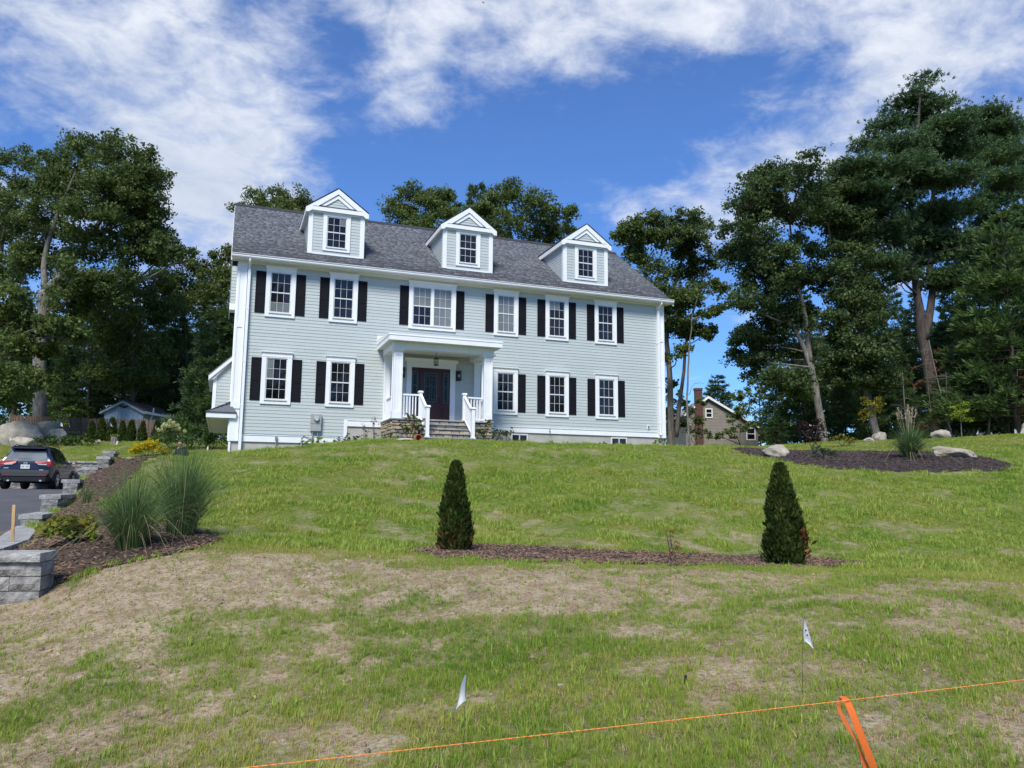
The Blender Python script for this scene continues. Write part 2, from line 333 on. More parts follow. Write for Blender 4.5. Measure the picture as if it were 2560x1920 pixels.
DRIVE = [(-3.76, 4.4), (-0.6, 4.4), (-0.6, 12.0), (-13, 12.0), (-13, -27), (-5.2, -27), (-4.6, -21), (-3.6, -18.4), (-3.0, -16.8)]+[p for p in WALLPATH[::-1]]
def inpoly(x, y, poly):
    x = np.asarray(x); y = np.asarray(y); c = np.zeros(x.shape, bool); n = len(poly)
    for i in range(n):
        x0, y0 = poly[i]; x1, y1 = poly[(i+1) % n]
        if y0 == y1: continue
        m = ((y0 > y) != (y1 > y)) & (x < (x1-x0)*(y-y0)/(y1-y0)+x0); c ^= m
    return c
def pxpoly(pts): return [tuple(gpx(*p)[:2]) for p in pts]
BED_C = pxpoly([(1000, 1376), (1100, 1364), (1300, 1366), (1500, 1377), (1700, 1386), (1900, 1391), (2050, 1397), (2190, 1411), (2130, 1419), (1900, 1420), (1700, 1418), (1500, 1413), (1300, 1408), (1100, 1398)])
BED_R = pxpoly([(1822, 1126), (1900, 1122), (2050, 1128), (2200, 1130), (2330, 1130), (2450, 1142), (2545, 1166), (2520, 1178), (2350, 1182), (2200, 1179), (2080, 1172), (1980, 1158), (1900, 1145)])
BED_L = [(-3.5, 3.6), (-3.35, -9.0), (-2.97, -11.6), (-2.7, -13.6), (-2.6, -15.4), (-2.5, -16.6), (-1.95, -17.25)]+pxpoly([(190, 1450), (260, 1424), (340, 1404), (430, 1388), (520, 1368), (572, 1352), (520, 1330), (430, 1318)])+[(-1.9, -10.5), (-2.5, -8.0), (-2.3, -5.0), (-1.7, -3.0), (-1.3, -0.6), (-1.8, 1.0)]
FOOT = [(0.1, -0.05), (16.85, -0.05), (16.85, 9.2), (0.1, 9.2)]
def dlat(x, y):                 # forward distance and lateral offset seen from the road
    yy = y+DIST; return x*sY+yy*cY, x*cY-yy*sY
def lushness(x, y):             # 0 bare soil .. 1 full turf
    d, la = dlat(x, y)
    n = fbm(x*1.35+11, y*1.35+4, 4); n2 = fbm(x*4.6, y*4.6+31, 3); n3 = fbm(x*0.33+2, y*0.33+8, 2)
    base = 0.80+1.7*(n-0.5)+1.5*(n2-0.5)+0.5*(n3-0.5)
    crest = np.exp(-((d-8.0)/1.25)**2)*np.clip(0.62-la*0.055, 0.12, 0.80)
    left = np.clip((-la-1.2)/3.5, 0, 1)*0.30*(d < 9.6)
    near = np.clip(base-crest-left+0.03, 0, 1)
    up = np.clip(0.86+0.9*(n-0.5)+0.5*(n2-0.5)-0.22*np.exp(-((d-13.2)/1.3)**2), 0, 1)
    t = np.clip((d-9.2)/1.0, 0, 1)
    return near*(1-t)+up*t
xs = np.unique(np.round(np.concatenate([np.arange(-6, 14, .15), np.arange(-18, 34, .4), -18-np.geomspace(.4, 900, 26), 34+np.geomspace(.4, 900, 26)]), 3))
ys = np.unique(np.round(np.concatenate([np.arange(-25, -13, .13), np.arange(-13, 4, .25), np.arange(4, 50, .7), -25-np.geomspace(.2, 900, 22), 50+np.geomspace(.7, 900, 22)]), 3))
def clean(a, eps=0.05):
    o = [a[0]]
    for t in a[1:]:
        if t-o[-1] > eps: o.append(t)
    return np.array(o)
xs = clean(xs); ys = clean(ys)
GX, GY = np.meshgrid(xs, ys, indexing='xy'); GZ = zlawn(GX, GY)
DLOW = [(x, 12.55 if y == 12.0 else y) for x, y in DRIVE]
ind = inpoly(GX, GY, DLOW); GZ = np.where(ind, np.minimum(GZ, zdrive(GY)-0.35), GZ)
inh = inpoly(GX, GY, [(0.5, 0.4), (16.4, 0.4), (16.4, 8.8), (0.5, 8.8)]); GZ = np.where(inh, GZ-0.6, GZ)
road = (GY < -25.9); GZ = np.where(road, np.minimum(GZ, -0.02), GZ)
nx, ny = len(xs), len(ys)
I = (np.arange(ny-1)[:, None]*nx+np.arange(nx-1)[None]).ravel()
TF = np.stack([I, I+1, I+1+nx, I+nx], 1)
def ground_mat():
    m = bpy.data.materials.new('lawn_soil'); m.use_nodes = True; t = m.node_tree; N = t.nodes; L = t.links; b = N['Principled BSDF']; b.inputs['Roughness'].default_value = 0.95; b.inputs['Specular IOR Level'].default_value = 0.1
    tc_ = N.new('ShaderNodeTexCoord')
    def nz(s, d=6, r=0.62):
        n = N.new('ShaderNodeTexNoise'); n.inputs['Scale'].default_value = s; n.inputs['Detail'].default_value = d; n.inputs['Roughness'].default_value = r; L.new(tc_.outputs['Object'], n.inputs['Vector']); return n.outputs[0]
    def ramp(src, st):
        r = N.new('ShaderNodeValToRGB'); e = r.color_ramp.elements
        while len(e) < len(st): e.new(0.5)
        for k, (p, c) in zip(e, st): k.position = p; k.color = (*c, 1)
        L.new(src, r.inputs[0]); return r.outputs[0]
    soil = ramp(nz(3.2, 9, 0.7), [(0.30, (0.20, 0.158, 0.105)), (0.46, (0.34, 0.275, 0.185)), (0.60, (0.43, 0.355, 0.25)), (0.75, (0.32, 0.275, 0.205))])
    fine = ramp(nz(34, 6, 0.7), [(0.34, (0.50, 0.47, 0.43)), (0.52, (1.0, 1.0, 1.0)), (0.70, (1.35, 1.28, 1.15))])
    mu = N.new('ShaderNodeMix'); mu.data_type = 'RGBA'; mu.blend_type = 'MULTIPLY'; mu.inputs[0].default_value = 1; L.new(soil, mu.inputs[6]); L.new(fine, mu.inputs[7])
    turf = ramp(nz(9, 7, 0.7), [(0.30, (0.075, 0.095, 0.022)), (0.55, (0.140, 0.175, 0.040)), (0.72, (0.21, 0.215, 0.070))])
    at_ = N.new('ShaderNodeAttribute'); at_.attribute_name = 'lush'
    mr_ = N.new('ShaderNodeMapRange'); L.new(at_.outputs['Fac'], mr_.inputs[0]); mr_.inputs[1].default_value = 0.42; mr_.inputs[2].default_value = 1.1
    mx = N.new('ShaderNodeMix'); mx.data_type = 'RGBA'; L.new(mr_.outputs[0], mx.inputs[0]); L.new(mu.outputs[2], mx.inputs[6]); L.new(turf, mx.inputs[7]); L.new(mx.outputs[2], b.inputs['Base Color'])
    bp_ = N.new('ShaderNodeBump'); bp_.inputs['Strength'].default_value = 0.9; bp_.inputs['Distance'].default_value = 0.03; L.new(nz(22, 8, 0.7), bp_.inputs['Height']); L.new(bp_.outputs[0], b.inputs['Normal'])
    return m
me = npmesh('lawn', np.stack([GX.ravel(), GY.ravel(), GZ.ravel()], 1), TF, ground_mat(), smooth=True)
LU = np.clip(lushness(GX, GY)+.22*np.clip((dlat(GX, GY)[0]-9.4)/1.2, 0, 1), 0, 1.2).ravel().astype(np.float32)
at_l = me.attributes.new('lush', 'FLOAT', 'POINT'); at_l.data.foreach_set('value', LU)
lawn = link('lawn', me); tag(lawn, 'patchy new lawn sloping up from the street to the house', None, None, 'structure')

# driveway, road
def sheet(name, xs_, ys_, zf, m, keep=None, smooth=True):
    gx, gy = np.meshgrid(xs_, ys_); gz = zf(gx, gy); n_ = len(xs_)
    i = (np.arange(len(ys_)-1)[:, None]*n_+np.arange(n_-1)[None]).ravel(); f = np.stack([i, i+1, i+1+n_, i+n_], 1)
    if keep is not None:
        c = np.stack([gx.ravel()[f].mean(1), gy.ravel()[f].mean(1)], 1); f = f[keep(c[:, 0], c[:, 1])]
    used = np.unique(f); rm = np.zeros(gx.size, int); rm[used] = np.arange(len(used))
    return npmesh(name, np.stack([gx.ravel()[used], gy.ravel()[used], gz.ravel()[used]], 1), rm[f], m, smooth)
dpoly = DRIVE
me = sheet('driveway', np.arange(-13, -0.4, .15), np.arange(-27, 12.2, .3), lambda x, y: zdrive(y)+0.0*x, M['asphalt'], lambda x, y: inpoly(x, y, dpoly))
tag(link('driveway', me), 'grey asphalt driveway rising past the stepped wall to the parked car', None, None, 'structure')
me = sheet('road', np.arange(-200, 201, 10.), np.array([-34.5, -31, -28, -25.95]), lambda x, y: 0.01+0*x, M['asphalt'])
tag(link('road', me), 'asphalt street in front of the plot', None, None, 'structure')

# mulch beds
M['mulch'] = mat('bark_mulch', (0.105, 0.066, 0.046), 0.95, 0.3, 26, bump=1.0, bscale=45, col2=(0.036, 0.025, 0.019))
M['mulch_dark'] = mat('dark_bark_mulch', (0.050, 0.034, 0.030), 0.95, 0.3, 20, bump=1.0, bscale=40, col2=(0.018, 0.013, 0.012))
M['chip'] = mat('bark_chip', (0.155, 0.098, 0.066), 0.95, 0.25, 12, island=0.6)
M['chip_dark'] = mat('dark_bark_chip', (0.062, 0.044, 0.040), 0.95, 0.25, 12, island=0.6)
def boxes_np(P, S, Rz, Tx, Ty):      # many small boxes in one mesh
    n = len(P); c = np.array([[-1, -1, -1], [1, -1, -1], [1, 1, -1], [-1, 1, -1], [-1, -1, 1], [1, -1, 1], [1, 1, 1], [-1, 1, 1]], float)*0.5
    v = c[None]*S[:, None]; v[:, 4:, :2] *= 0.7
    def rot(v, a, i, j):
        ca, sa = np.cos(a)[:, None], np.sin(a)[:, None]; vi = v[..., i]*ca-v[..., j]*sa; vj = v[..., i]*sa+v[..., j]*ca; v = v.copy(); v[..., i] = vi; v[..., j] = vj; return v
    v = rot(v, Tx, 1, 2); v = rot(v, Ty, 0, 2); v = rot(v, Rz, 0, 1); v = v+P[:, None]
    f = np.array([(0, 3, 2, 1), (4, 5, 6, 7), (0, 1, 5, 4), (1, 2, 6, 5), (2, 3, 7, 6), (3, 0, 4, 7)])
    return v.reshape(-1, 3), (f[None]+8*np.arange(n)[:, None, None]).reshape(-1, 4)
def mulch_bed(poly, step, m, mc, label, nchip, chip, rise=0.016):
    p = np.array(poly); x0, y0 = p.min(0); x1, y1 = p.max(0)
    zf = lambda x, y: zlawn(x, y)+rise+0.03*(fbm(x*5, y*5, 3)-0.5)
    me = sheet('mulch_bed', np.arange(x0, x1+step, step), np.arange(y0, y1+step, step), zf, m, lambda x, y: inpoly(x, y, poly))
    o = link('mulch_bed', me); tag(o, label, None, None, 'structure')
    rx = rng.uniform(x0, x1, nchip*6); ry = rng.uniform(y0, y1, nchip*6); k = inpoly(rx, ry, poly); rx, ry = rx[k][:nchip], ry[k][:nchip]; n = len(rx)
    S = np.stack([rng.uniform(.4, 1.5, n)*chip, rng.uniform(.2, .5, n)*chip, rng.uniform(.12, .25, n)*chip], 1)
    v, f = boxes_np(np.stack([rx, ry, zf(rx, ry)+0.008], 1), S, rng.uniform(0, 6.28, n), rng.normal(0, .35, n), rng.normal(0, .3, n))
    c = link('bark_chips', npmesh('bark_chips', v, f, mc), o); c['kind'] = 'stuff'
    return o
mulch_bed(BED_L, .12, M['mulch'], M['chip'], 'reddish brown bark mulch bed behind the stepped block wall', 5200, .075)
mulch_bed(BED_C, .12, M['mulch'], M['chip'], 'reddish bark mulch strip under the two dark arborvitae', 4200, .065)
mulch_bed(BED_R, .2, M['mulch_dark'], M['chip_dark'], 'dark bark mulch island with white boulders on the right lawn', 3000, .11)
# ============================================================ the house
house = empty('house', (0, 0, EYE), 0, 'pale grey two storey colonial house with three dormers and black shutters', 'house')
XL, XR = 0.13, 16.82; YR = 9.12; RIDGE_Y, RIDGE_V = 4.56, 11.30; EAVE_Y, EAVE_V = -0.38, 7.83
SL = (RIDGE_V-EAVE_V)/(RIDGE_Y-EAVE_Y)
def roofv(y): return EAVE_V+SL*(y-EAVE_Y)
H = lambda mb, name, m, par=house, **k: mb.build(name, m, par, **k)
# foundation and wall cores
H(MB().box(XL+.03, XR-.03, .02, YR, -.4, 2.20), 'foundation', M['concrete'])
w = MB().box(XL+.02, XR-.02, .0, YR-.02, 2.16, 7.76)
w.prism([(0.0, 7.75), (YR-.02, 7.75), (RIDGE_Y, RIDGE_V-.12)], 'x', XL+.02, XR-.02)
w.box(XL+.02, 3.95, .004, .3, 1.6, 2.165)
wall = H(w, 'wall', M['siding'])
EXPO = 0.1146
def clap(length):
    return MB().prism([(0.012, 0.0), (-0.022, 0.0), (-0.010, EXPO+.012), (0.012, EXPO+.012)], 'x', 0, length).mesh('clapboard', M['siding'])
c_unit = clap(1.0)
def course(x0, x1, z):       # a row of boards with staggered butt joints
    x = x0; first_ = True
    while x < x1-.01:
        L_ = random.uniform(1.4, 4.8) if first_ else 4.8
        if x1-(x+L_) < .8: L_ = x1-x
        o = link('clapboard', c_unit, wall, (x, random.uniform(-.0006, .0006), z)); o.scale = (L_-.003, 1, 1); x += L_; first_ = False
v = 2.365; first = True
nfull = int((7.60-2.365)/EXPO)+1
for i in range(nfull): course(XL+.31, XR-.31, 2.365+i*EXPO)
for i in range(1, 6):
    if 2.365-i*EXPO > 1.74: course(XL+.31, 3.88, 2.365-i*EXPO)
# left gable wall boards (seen at a grazing angle)
cs = MB().prism([(XL+.02+.012, 0.0), (XL+.02-.022, 0.0), (XL+.02-.010, EXPO+.012), (XL+.02+.012, EXPO+.012)], 'y', .2, YR-.3)
cs_me = MB(); cs_me.v = cs.v; cs_me.f = cs.f; cs_me.m = cs.m; cs_me = cs_me.mesh('clapboard', M['siding'])
for i in range(int((7.6-3.0)/EXPO)): link('clapboard', cs_me, wall, (0, 0, 3.0+i*EXPO))
# corner boards with raised pilaster panels
def pilaster(x0, x1, v0, v1, mid):
    p = MB().box(x0, x1, -.055, .02, v0, v1)
    f = .065
    p.box(x0, x0+f, -.075, -.053, v0, v1).box(x1-f, x1, -.075, -.053, v0, v1)
    for a, b in ((v0, v0+.22), (mid-.09, mid+.09), (v1-.14, v1)): p.box(x0+f, x1-f, -.0745, -.053, a, b)
    for a, b in ((v0+.22, v0+.25), (mid+.09, mid+.115)): p.box(x0+f, x1-f, -.068, -.053, a, b)
    p.box(x0-.012, x1+.012, -.085, .02, v1-.05, v1-.01)
    return p
o = H(pilaster(XL, XL+.30, 2.60, 7.62, 5.45), 'corner_pilaster', M['white'])
H(MB().box(XL, XL+.30, -.05, .02, 1.52, 2.60), 'corner_board', M['white'])
H(pilaster(XR-.34, XR, 2.13, 7.62, 6.18), 'corner_pilaster', M['white'])
H(MB().box(XL-.03, XL+.045, .02, .32, 1.52, 7.6), 'corner_board', M['white'])
H(MB().box(XL, XL+.07, -.03, .018, .9, 1.52), 'post', M['white'])
# water table boards (the left run sits lower and steps up)
wtb = MB().box(XL+.30, 4.0, -.030, .02, 1.517, 1.735).box(XL+.30, 4.0, -.048, .02, 1.735, 1.757)
H(wtb, 'water_table', M['white'])
wtb = MB().box(3.88, 4.0, -.034, .02, 1.50, 2.376).box(4.0, 5.3, -.030, .02, 2.15, 2.352).box(4.0, 5.3, -.048, .02, 2.352, 2.374)
H(wtb, 'water_table', M['white'])
wtb = MB().box(8.75, XR-.34, -.030, .02, 2.15, 2.346).box(8.75, XR-.34, -.050, .02, 2.346, 2.37)
H(wtb, 'water_table', M['white'])
# frieze, soffit, gutter, fascia
H(MB().box(XL, XR, -.035, .02, 7.60, 7.76), 'frieze_board', M['soffit'])
H(MB().box(XL-.2, XR+.2, -.36, .02, 7.665, 7.70).prism([(-.06, 7.60), (-.03, 7.60), (-.03, 7.665), (-.11, 7.665)], 'x', XL, XR), 'soffit', M['soffit'])
H(MB().box(XL-.22, XR+.22, -.375, -.345, 7.662, 7.80), 'fascia', M['white'])
H(MB().prism([(-.377, 7.70), (-.455, 7.70), (-.475, 7.735), (-.475, 7.775), (-.50, 7.80), (-.50, 7.815), (-.485, 7.815), (-.46, 7.78), (-.46, 7.72), (-.377, 7.72)], 'x', XL-.24, XR+.26), 'gutter', M['vinyl'])
for x in (XL+.36, XR-.30):
    d = MB().tube([(x, -.42, 7.70), (x, -.40, 7.62), (x, -.20, 7.50), (x, -.115, 7.44), (x, -.115, 7.3)], .042, 8)
    d.box(x-.045, x+.045, -.150, -.085, (1.06 if x < 5 else 2.42), 7.38)
    ds = H(d, 'downspout', M['vinyl'])
    for zz_ in (6.0, 4.2, 2.7): H(MB().box(x-.055, x+.055, -.156, -.05, zz_, zz_+.035), 'strap', M['vinyl'], ds)
H(MB().tube([(XR-.30, -.118, 2.42), (XR-.30, -.14, 2.30), (XR-.30, -.25, 2.22)], .04, 8), 'downspout_elbow', M['vinyl'])
# roof deck with individual shingle tabs
RX0, RX1 = XL-.24, XR+.24
deck = MB().prism([(EAVE_Y-.03, EAVE_V-.035), (RIDGE_Y, RIDGE_V-.035), (2*RIDGE_Y-EAVE_Y+.03, EAVE_V-.035), (2*RIDGE_Y-EAVE_Y+.03, EAVE_V-.08), (RIDGE_Y, RIDGE_V-.20), (EAVE_Y-.03, EAVE_V-.08)], 'x', RX0+.02, RX1-.02)
M['shingle'] = mat('asphalt_shingle', (0.135, 0.146, 0.162), 0.95, 0.08, 60, island=0.30, bump=0.4, bscale=150)
M['shingle_dark'] = mat('dark_shingle', (0.035, 0.037, 0.042), 0.95, 0.10, 60)
roof = H(deck, 'roof', M['shingle_dark'])
def shingles(x0, x1, y0, v0, y1, v1, expo, parent, seed, clipf=None):
    r = np.random.default_rng(seed); L_ = math.hypot(y1-y0, v1-v0); ty, tv = (y1-y0)/L_, (v1-v0)/L_; ny_, nv_ = -tv, ty
    if nv_ < 0: ny_, nv_ = -ny_, -nv_
    V_, F_ = [], []
    for k in range(int(L_/expo)+1):
        s0 = k*expo; s1 = min(s0+expo*1.15, L_); x = x0-r.uniform(0, .3)
        while x < x1:
            w_ = r.uniform(.13, .36); a, b = max(x, x0), min(x+w_-.004, x1); x += w_
            if b-a < .02: continue
            if clipf and clipf((a+b)/2, y0+ty*s0): continue
            t_ = r.choice([.012, .020]); q = []
            for (xx, ss, h) in ((a, s0, 0), (b, s0, 0), (b, s1, 0), (a, s1, 0), (a, s0, t_), (b, s0, t_), (b, s1, .004), (a, s1, .004)):
                q.append((xx, y0+ty*ss+ny_*h, v0+tv*ss+nv_*h))
            i = len(V_); V_ += q; F_ += [(i+4, i+5, i+6, i+7), (i, i+1, i+5, i+4), (i+1, i+2, i+6, i+5), (i+3, i, i+4, i+7)]
    o = link('shingles', npmesh('shingles', np.array(V_), np.array(F_), M['shingle']), parent); o['kind'] = 'stuff'; return o
shingles(RX0, RX1, EAVE_Y-.06, EAVE_V-.07, RIDGE_Y, RIDGE_V-.03, .135, roof, 1)
shingles(RX0, RX1, 2*RIDGE_Y-EAVE_Y+.06, EAVE_V-.07, RIDGE_Y, RIDGE_V-.03, .27, roof, 2)
H(MB().prism([(RIDGE_Y-.16, RIDGE_V-.13), (RIDGE_Y, RIDGE_V+.0), (RIDGE_Y+.16, RIDGE_V-.13), (RIDGE_Y+.16, RIDGE_V-.10), (RIDGE_Y, RIDGE_V+.035), (RIDGE_Y-.16, RIDGE_V-.10)], 'x', RX0, RX1), 'ridge_cap', M['shingle_dark'], roof)
for x in (RX0-.012, RX1+.0):   # rake boards
    rb = MB()
    for s in (1, -1):
        ya = RIDGE_Y-s*(RIDGE_Y-EAVE_Y+.02)
        rb.prism([(ya, EAVE_V-.09), (RIDGE_Y, RIDGE_V-.06), (RIDGE_Y, RIDGE_V-.27), (ya, EAVE_V-.26)], 'x', x, x+.03)
    H(rb, 'rake_board', M['white'], roof)

# ---- windows
UP_T, UP_B = 7.378, 5.978; LO_T, LO_B = 4.368, 2.968
def pane_set(parent, x0, x1, v0, v1, yf, cols, rows, blinds=()):
    """sash pair: frame, rails, muntins and separate panes; yf = outer face depth"""
    mid = (v0+v1)/2; mw = .011; out = []
    fr = MB(); e = .018
    fr.box(x0-.02, x0+e, yf+.004, yf+.03, v0-.02, v1+.02).box(x1-e, x1+.02, yf+.004, yf+.03, v0-.02, v1+.02)
    fr.box(x0+e, x1-e, yf+.004, yf+.03, v1-e, v1+.02).box(x0+e, x1-e, yf+.003, yf+.03, v0-.02, v0+e+.006).box(x0+e, x1-e, yf+.0, yf+.03, mid-.021, mid+.021)
    fr.build('sash', M['sash'], parent)
    mu = MB(); wpan = (x1-x0-2*e)/cols
    for si, (a, b) in enumerate(((v0+e+.006, mid-.021), (mid+.021, v1-e))):
        rh = (b-a)/rows
        for c in range(1, cols): mu.box(x0+e+c*wpan-mw/2, x0+e+c*wpan+mw/2, yf+.010, yf+.022, a, b)
        for r_ in range(1, rows):
            for c in range(cols): mu.box(x0+e+c*wpan+mw/2, x0+e+(c+1)*wpan-mw/2, yf+.0105, yf+.0225, a+r_*rh-mw/2, a+r_*rh+mw/2)
        for c in range(cols):
            for r_ in range(rows):
                g = M['glass_blind_reflection'] if (si, r_) in blinds or (si, r_, c) in blinds else M['glass']
                dx, dy = random.uniform(-.0012, .0012), random.uniform(-.0012, .0012)
                xa, xb = x0+e+c*wpan+mw/2, x0+e+(c+1)*wpan-mw/2; va, vb = a+r_*rh, a+(r_+1)*rh
                p = MB().hexa([(xa, yf+.018+dx, va), (xb, yf+.018-dx, va), (xb, yf+.026, va), (xa, yf+.026, va)], [(xa, yf+.018+dy, vb), (xb, yf+.018-dy, vb), (xb, yf+.026, vb), (xa, yf+.026, vb)])
                p.build('pane', g, parent)
    mu.build('muntin', M['sash'], parent)
def window(x0, x1, v0, v1, yf=-.045, header=True, blinds=(), mull=None, label=None, cw=.165):
    wn = MB()
    wn.box(x0-cw, x0-.018, yf-.02, .015, v0-.165, v1+.055).box(x1+.018, x1+cw, yf-.02, .015, v0-.165, v1+.055)
    wn.box(x0-.018, x1+.018, yf-.018, .015, v1+.018, v1+.055).box(x0-.018, x1+.018, yf-.018, .015, v0-.165, v0-.045)
    wn.box(x0-.019, x0-.0, yf+.01, .015, v0-.03, v1+.03).box(x1, x1+.019, yf+.01, .015, v0-.03, v1+.03)
    if mull: wn.box(mull[0], mull[1], yf-.018, .015, v0-.045, v1+.018)
    w_ = H(wn, 'window', M['white'])
    if label: w_['label'] = label
    MB().box(x0-.045, x1+.045, yf-.05, yf+.02, v0-.045, v0-.018).box(x0-.018, x1+.018, yf-.03, .01, v0-.02, v0).build('sill', M['sash'], w_)
    if header:
        h = MB().box(x0-cw-.004, x1+cw+.004, yf-.028, .015, v1+.055, v1+.155)
        h.prism([(yf-.028, v1+.155), (yf-.028, v1+.165), (yf-.075, v1+.205), (yf-.075, v1+.222), (.012, v1+.228), (.012, v1+.155)], 'x', x0-cw-.03, x1+cw+.03)
        h.build('header', M['white'], w_)
    if mull:
        pane_set(w_, x0, mull[0]-.004, v0, v1, yf, 3, 2, blinds[0]); pane_set(w_, mull[1]+.004, x1, v0, v1, yf, 3, 2, blinds[1])
    else: pane_set(w_, x0, x1, v0, v1, yf, 3, 2, blinds)
    return w_
def shutter(x0, x1, v0, v1):
    yf = -.036; s = MB().box(x0, x1, yf+.012, -.004, v0, v1); f = .05; mid = v0+(v1-v0)*.47
    s.box(x0, x0+f, yf, yf+.013, v0, v1).box(x1-f, x1, yf, yf+.013, v0, v1)
    for a, b in ((v0, v0+.075), (mid-.035, mid+.035), (v1-.07, v1)): s.box(x0+f, x1-f, yf+.0005, yf+.013, a, b)
    n = 8; pts = [(x0+f+(x1-x0-2*f)*i/n, v1-.07-.03*(1-math.sin(math.pi*i/n))) for i in range(n+1)]
    for i in range(n): s.hexa([(pts[i][0], yf+.001, pts[i][1]), (pts[i+1][0], yf+.001, pts[i+1][1]), (pts[i+1][0], yf+.013, pts[i+1][1]), (pts[i][0], yf+.013, pts[i][1])],
                              [(pts[i][0], yf+.001, v1-.069), (pts[i+1][0], yf+.001, v1-.069), (pts[i+1][0], yf+.013, v1-.069), (pts[i][0], yf+.013, v1-.069)])
    for a, b in ((v0+.075, mid-.035), (mid+.035, v1-.10)):
        k = (b-a)/int((b-a)/.045)
        t = a
        while t < b-1e-4:
            s.prism([(yf+.013, t+.004), (yf+.006, t+.006), (yf+.013, t+k-.002)], 'x', x0+f, x1-f); t += k
    return H(s, 'shutter', M['shutter'])
gx_u = [(1.218, 1.880), (3.368, 4.030), (9.531, 10.190), (11.663, 12.314), (13.80, 14.45)]
gx_l = [(1.216, 1.878), (3.365, 4.022), (9.540, 10.190), (11.672, 12.321), (13.812, 14.474)]
allb = {(s, r) for s in (0, 1) for r in (0, 1)}
for i, (a, b) in enumerate(gx_u):
    bl = {2: allb, 3: {(1, 1, 0), (1, 1, 1)}, 0: {(0, 0)}}.get(i, set())
    window(a, b, UP_B, UP_T, blinds=bl, label={2: 'upper window with pale blinds drawn behind the panes'}.get(i))
    shutter(a-.165-.335, a-.167, UP_B-.055, UP_T+.012); shutter(b+.167, b+.165+.335, UP_B-.055, UP_T+.012)
for i, (a, b) in enumerate(gx_l):
    bl = {0: {(1, 1, 0), (1, 0, 0)}}.get(i, set())  # pale left column: reflection patches painted into the pane colour, no blind
    window(a, b, LO_B, LO_T, blinds=bl)
    if i != 2: shutter(a-.165-.335, a-.167, LO_B-.055, LO_T+.012)
    shutter(b+.167, b+.165+.335, LO_B-.055, LO_T+.012)
window(6.226, 7.684, UP_B-.01, UP_T, mull=(6.905, 7.0), blinds=({(1, 0), (1, 1)}, allb), label='wide double window with blinds above the porch')
shutter(6.226-.165-.335, 6.226-.167, UP_B-.055, UP_T+.012); shutter(7.684+.167, 7.684+.165+.335, UP_B-.055, UP_T+.012)
# basement windows
for x0, x1 in ((10.12, 10.80), (14.34, 15.06)):
    bw = MB().box(x0, x0+.05, -.02, .06, 1.6, 2.10).box(x1-.05, x1, -.02, .06, 1.6, 2.10).box(x0+.05, x1-.05, -.02, .06, 2.05, 2.10).box((x0+x1)/2-.02, (x0+x1)/2+.02, -.015, .05, 1.6, 2.05)
    b_ = H(bw, 'basement_window', M['sash']); MB().box(x0+.05, (x0+x1)/2-.02, .0, .04, 1.6, 2.05).build('pane', M['glass'], b_); MB().box((x0+x1)/2+.02, x1-.05, .0, .04, 1.6, 2.05).build('pane', M['glass'], b_)

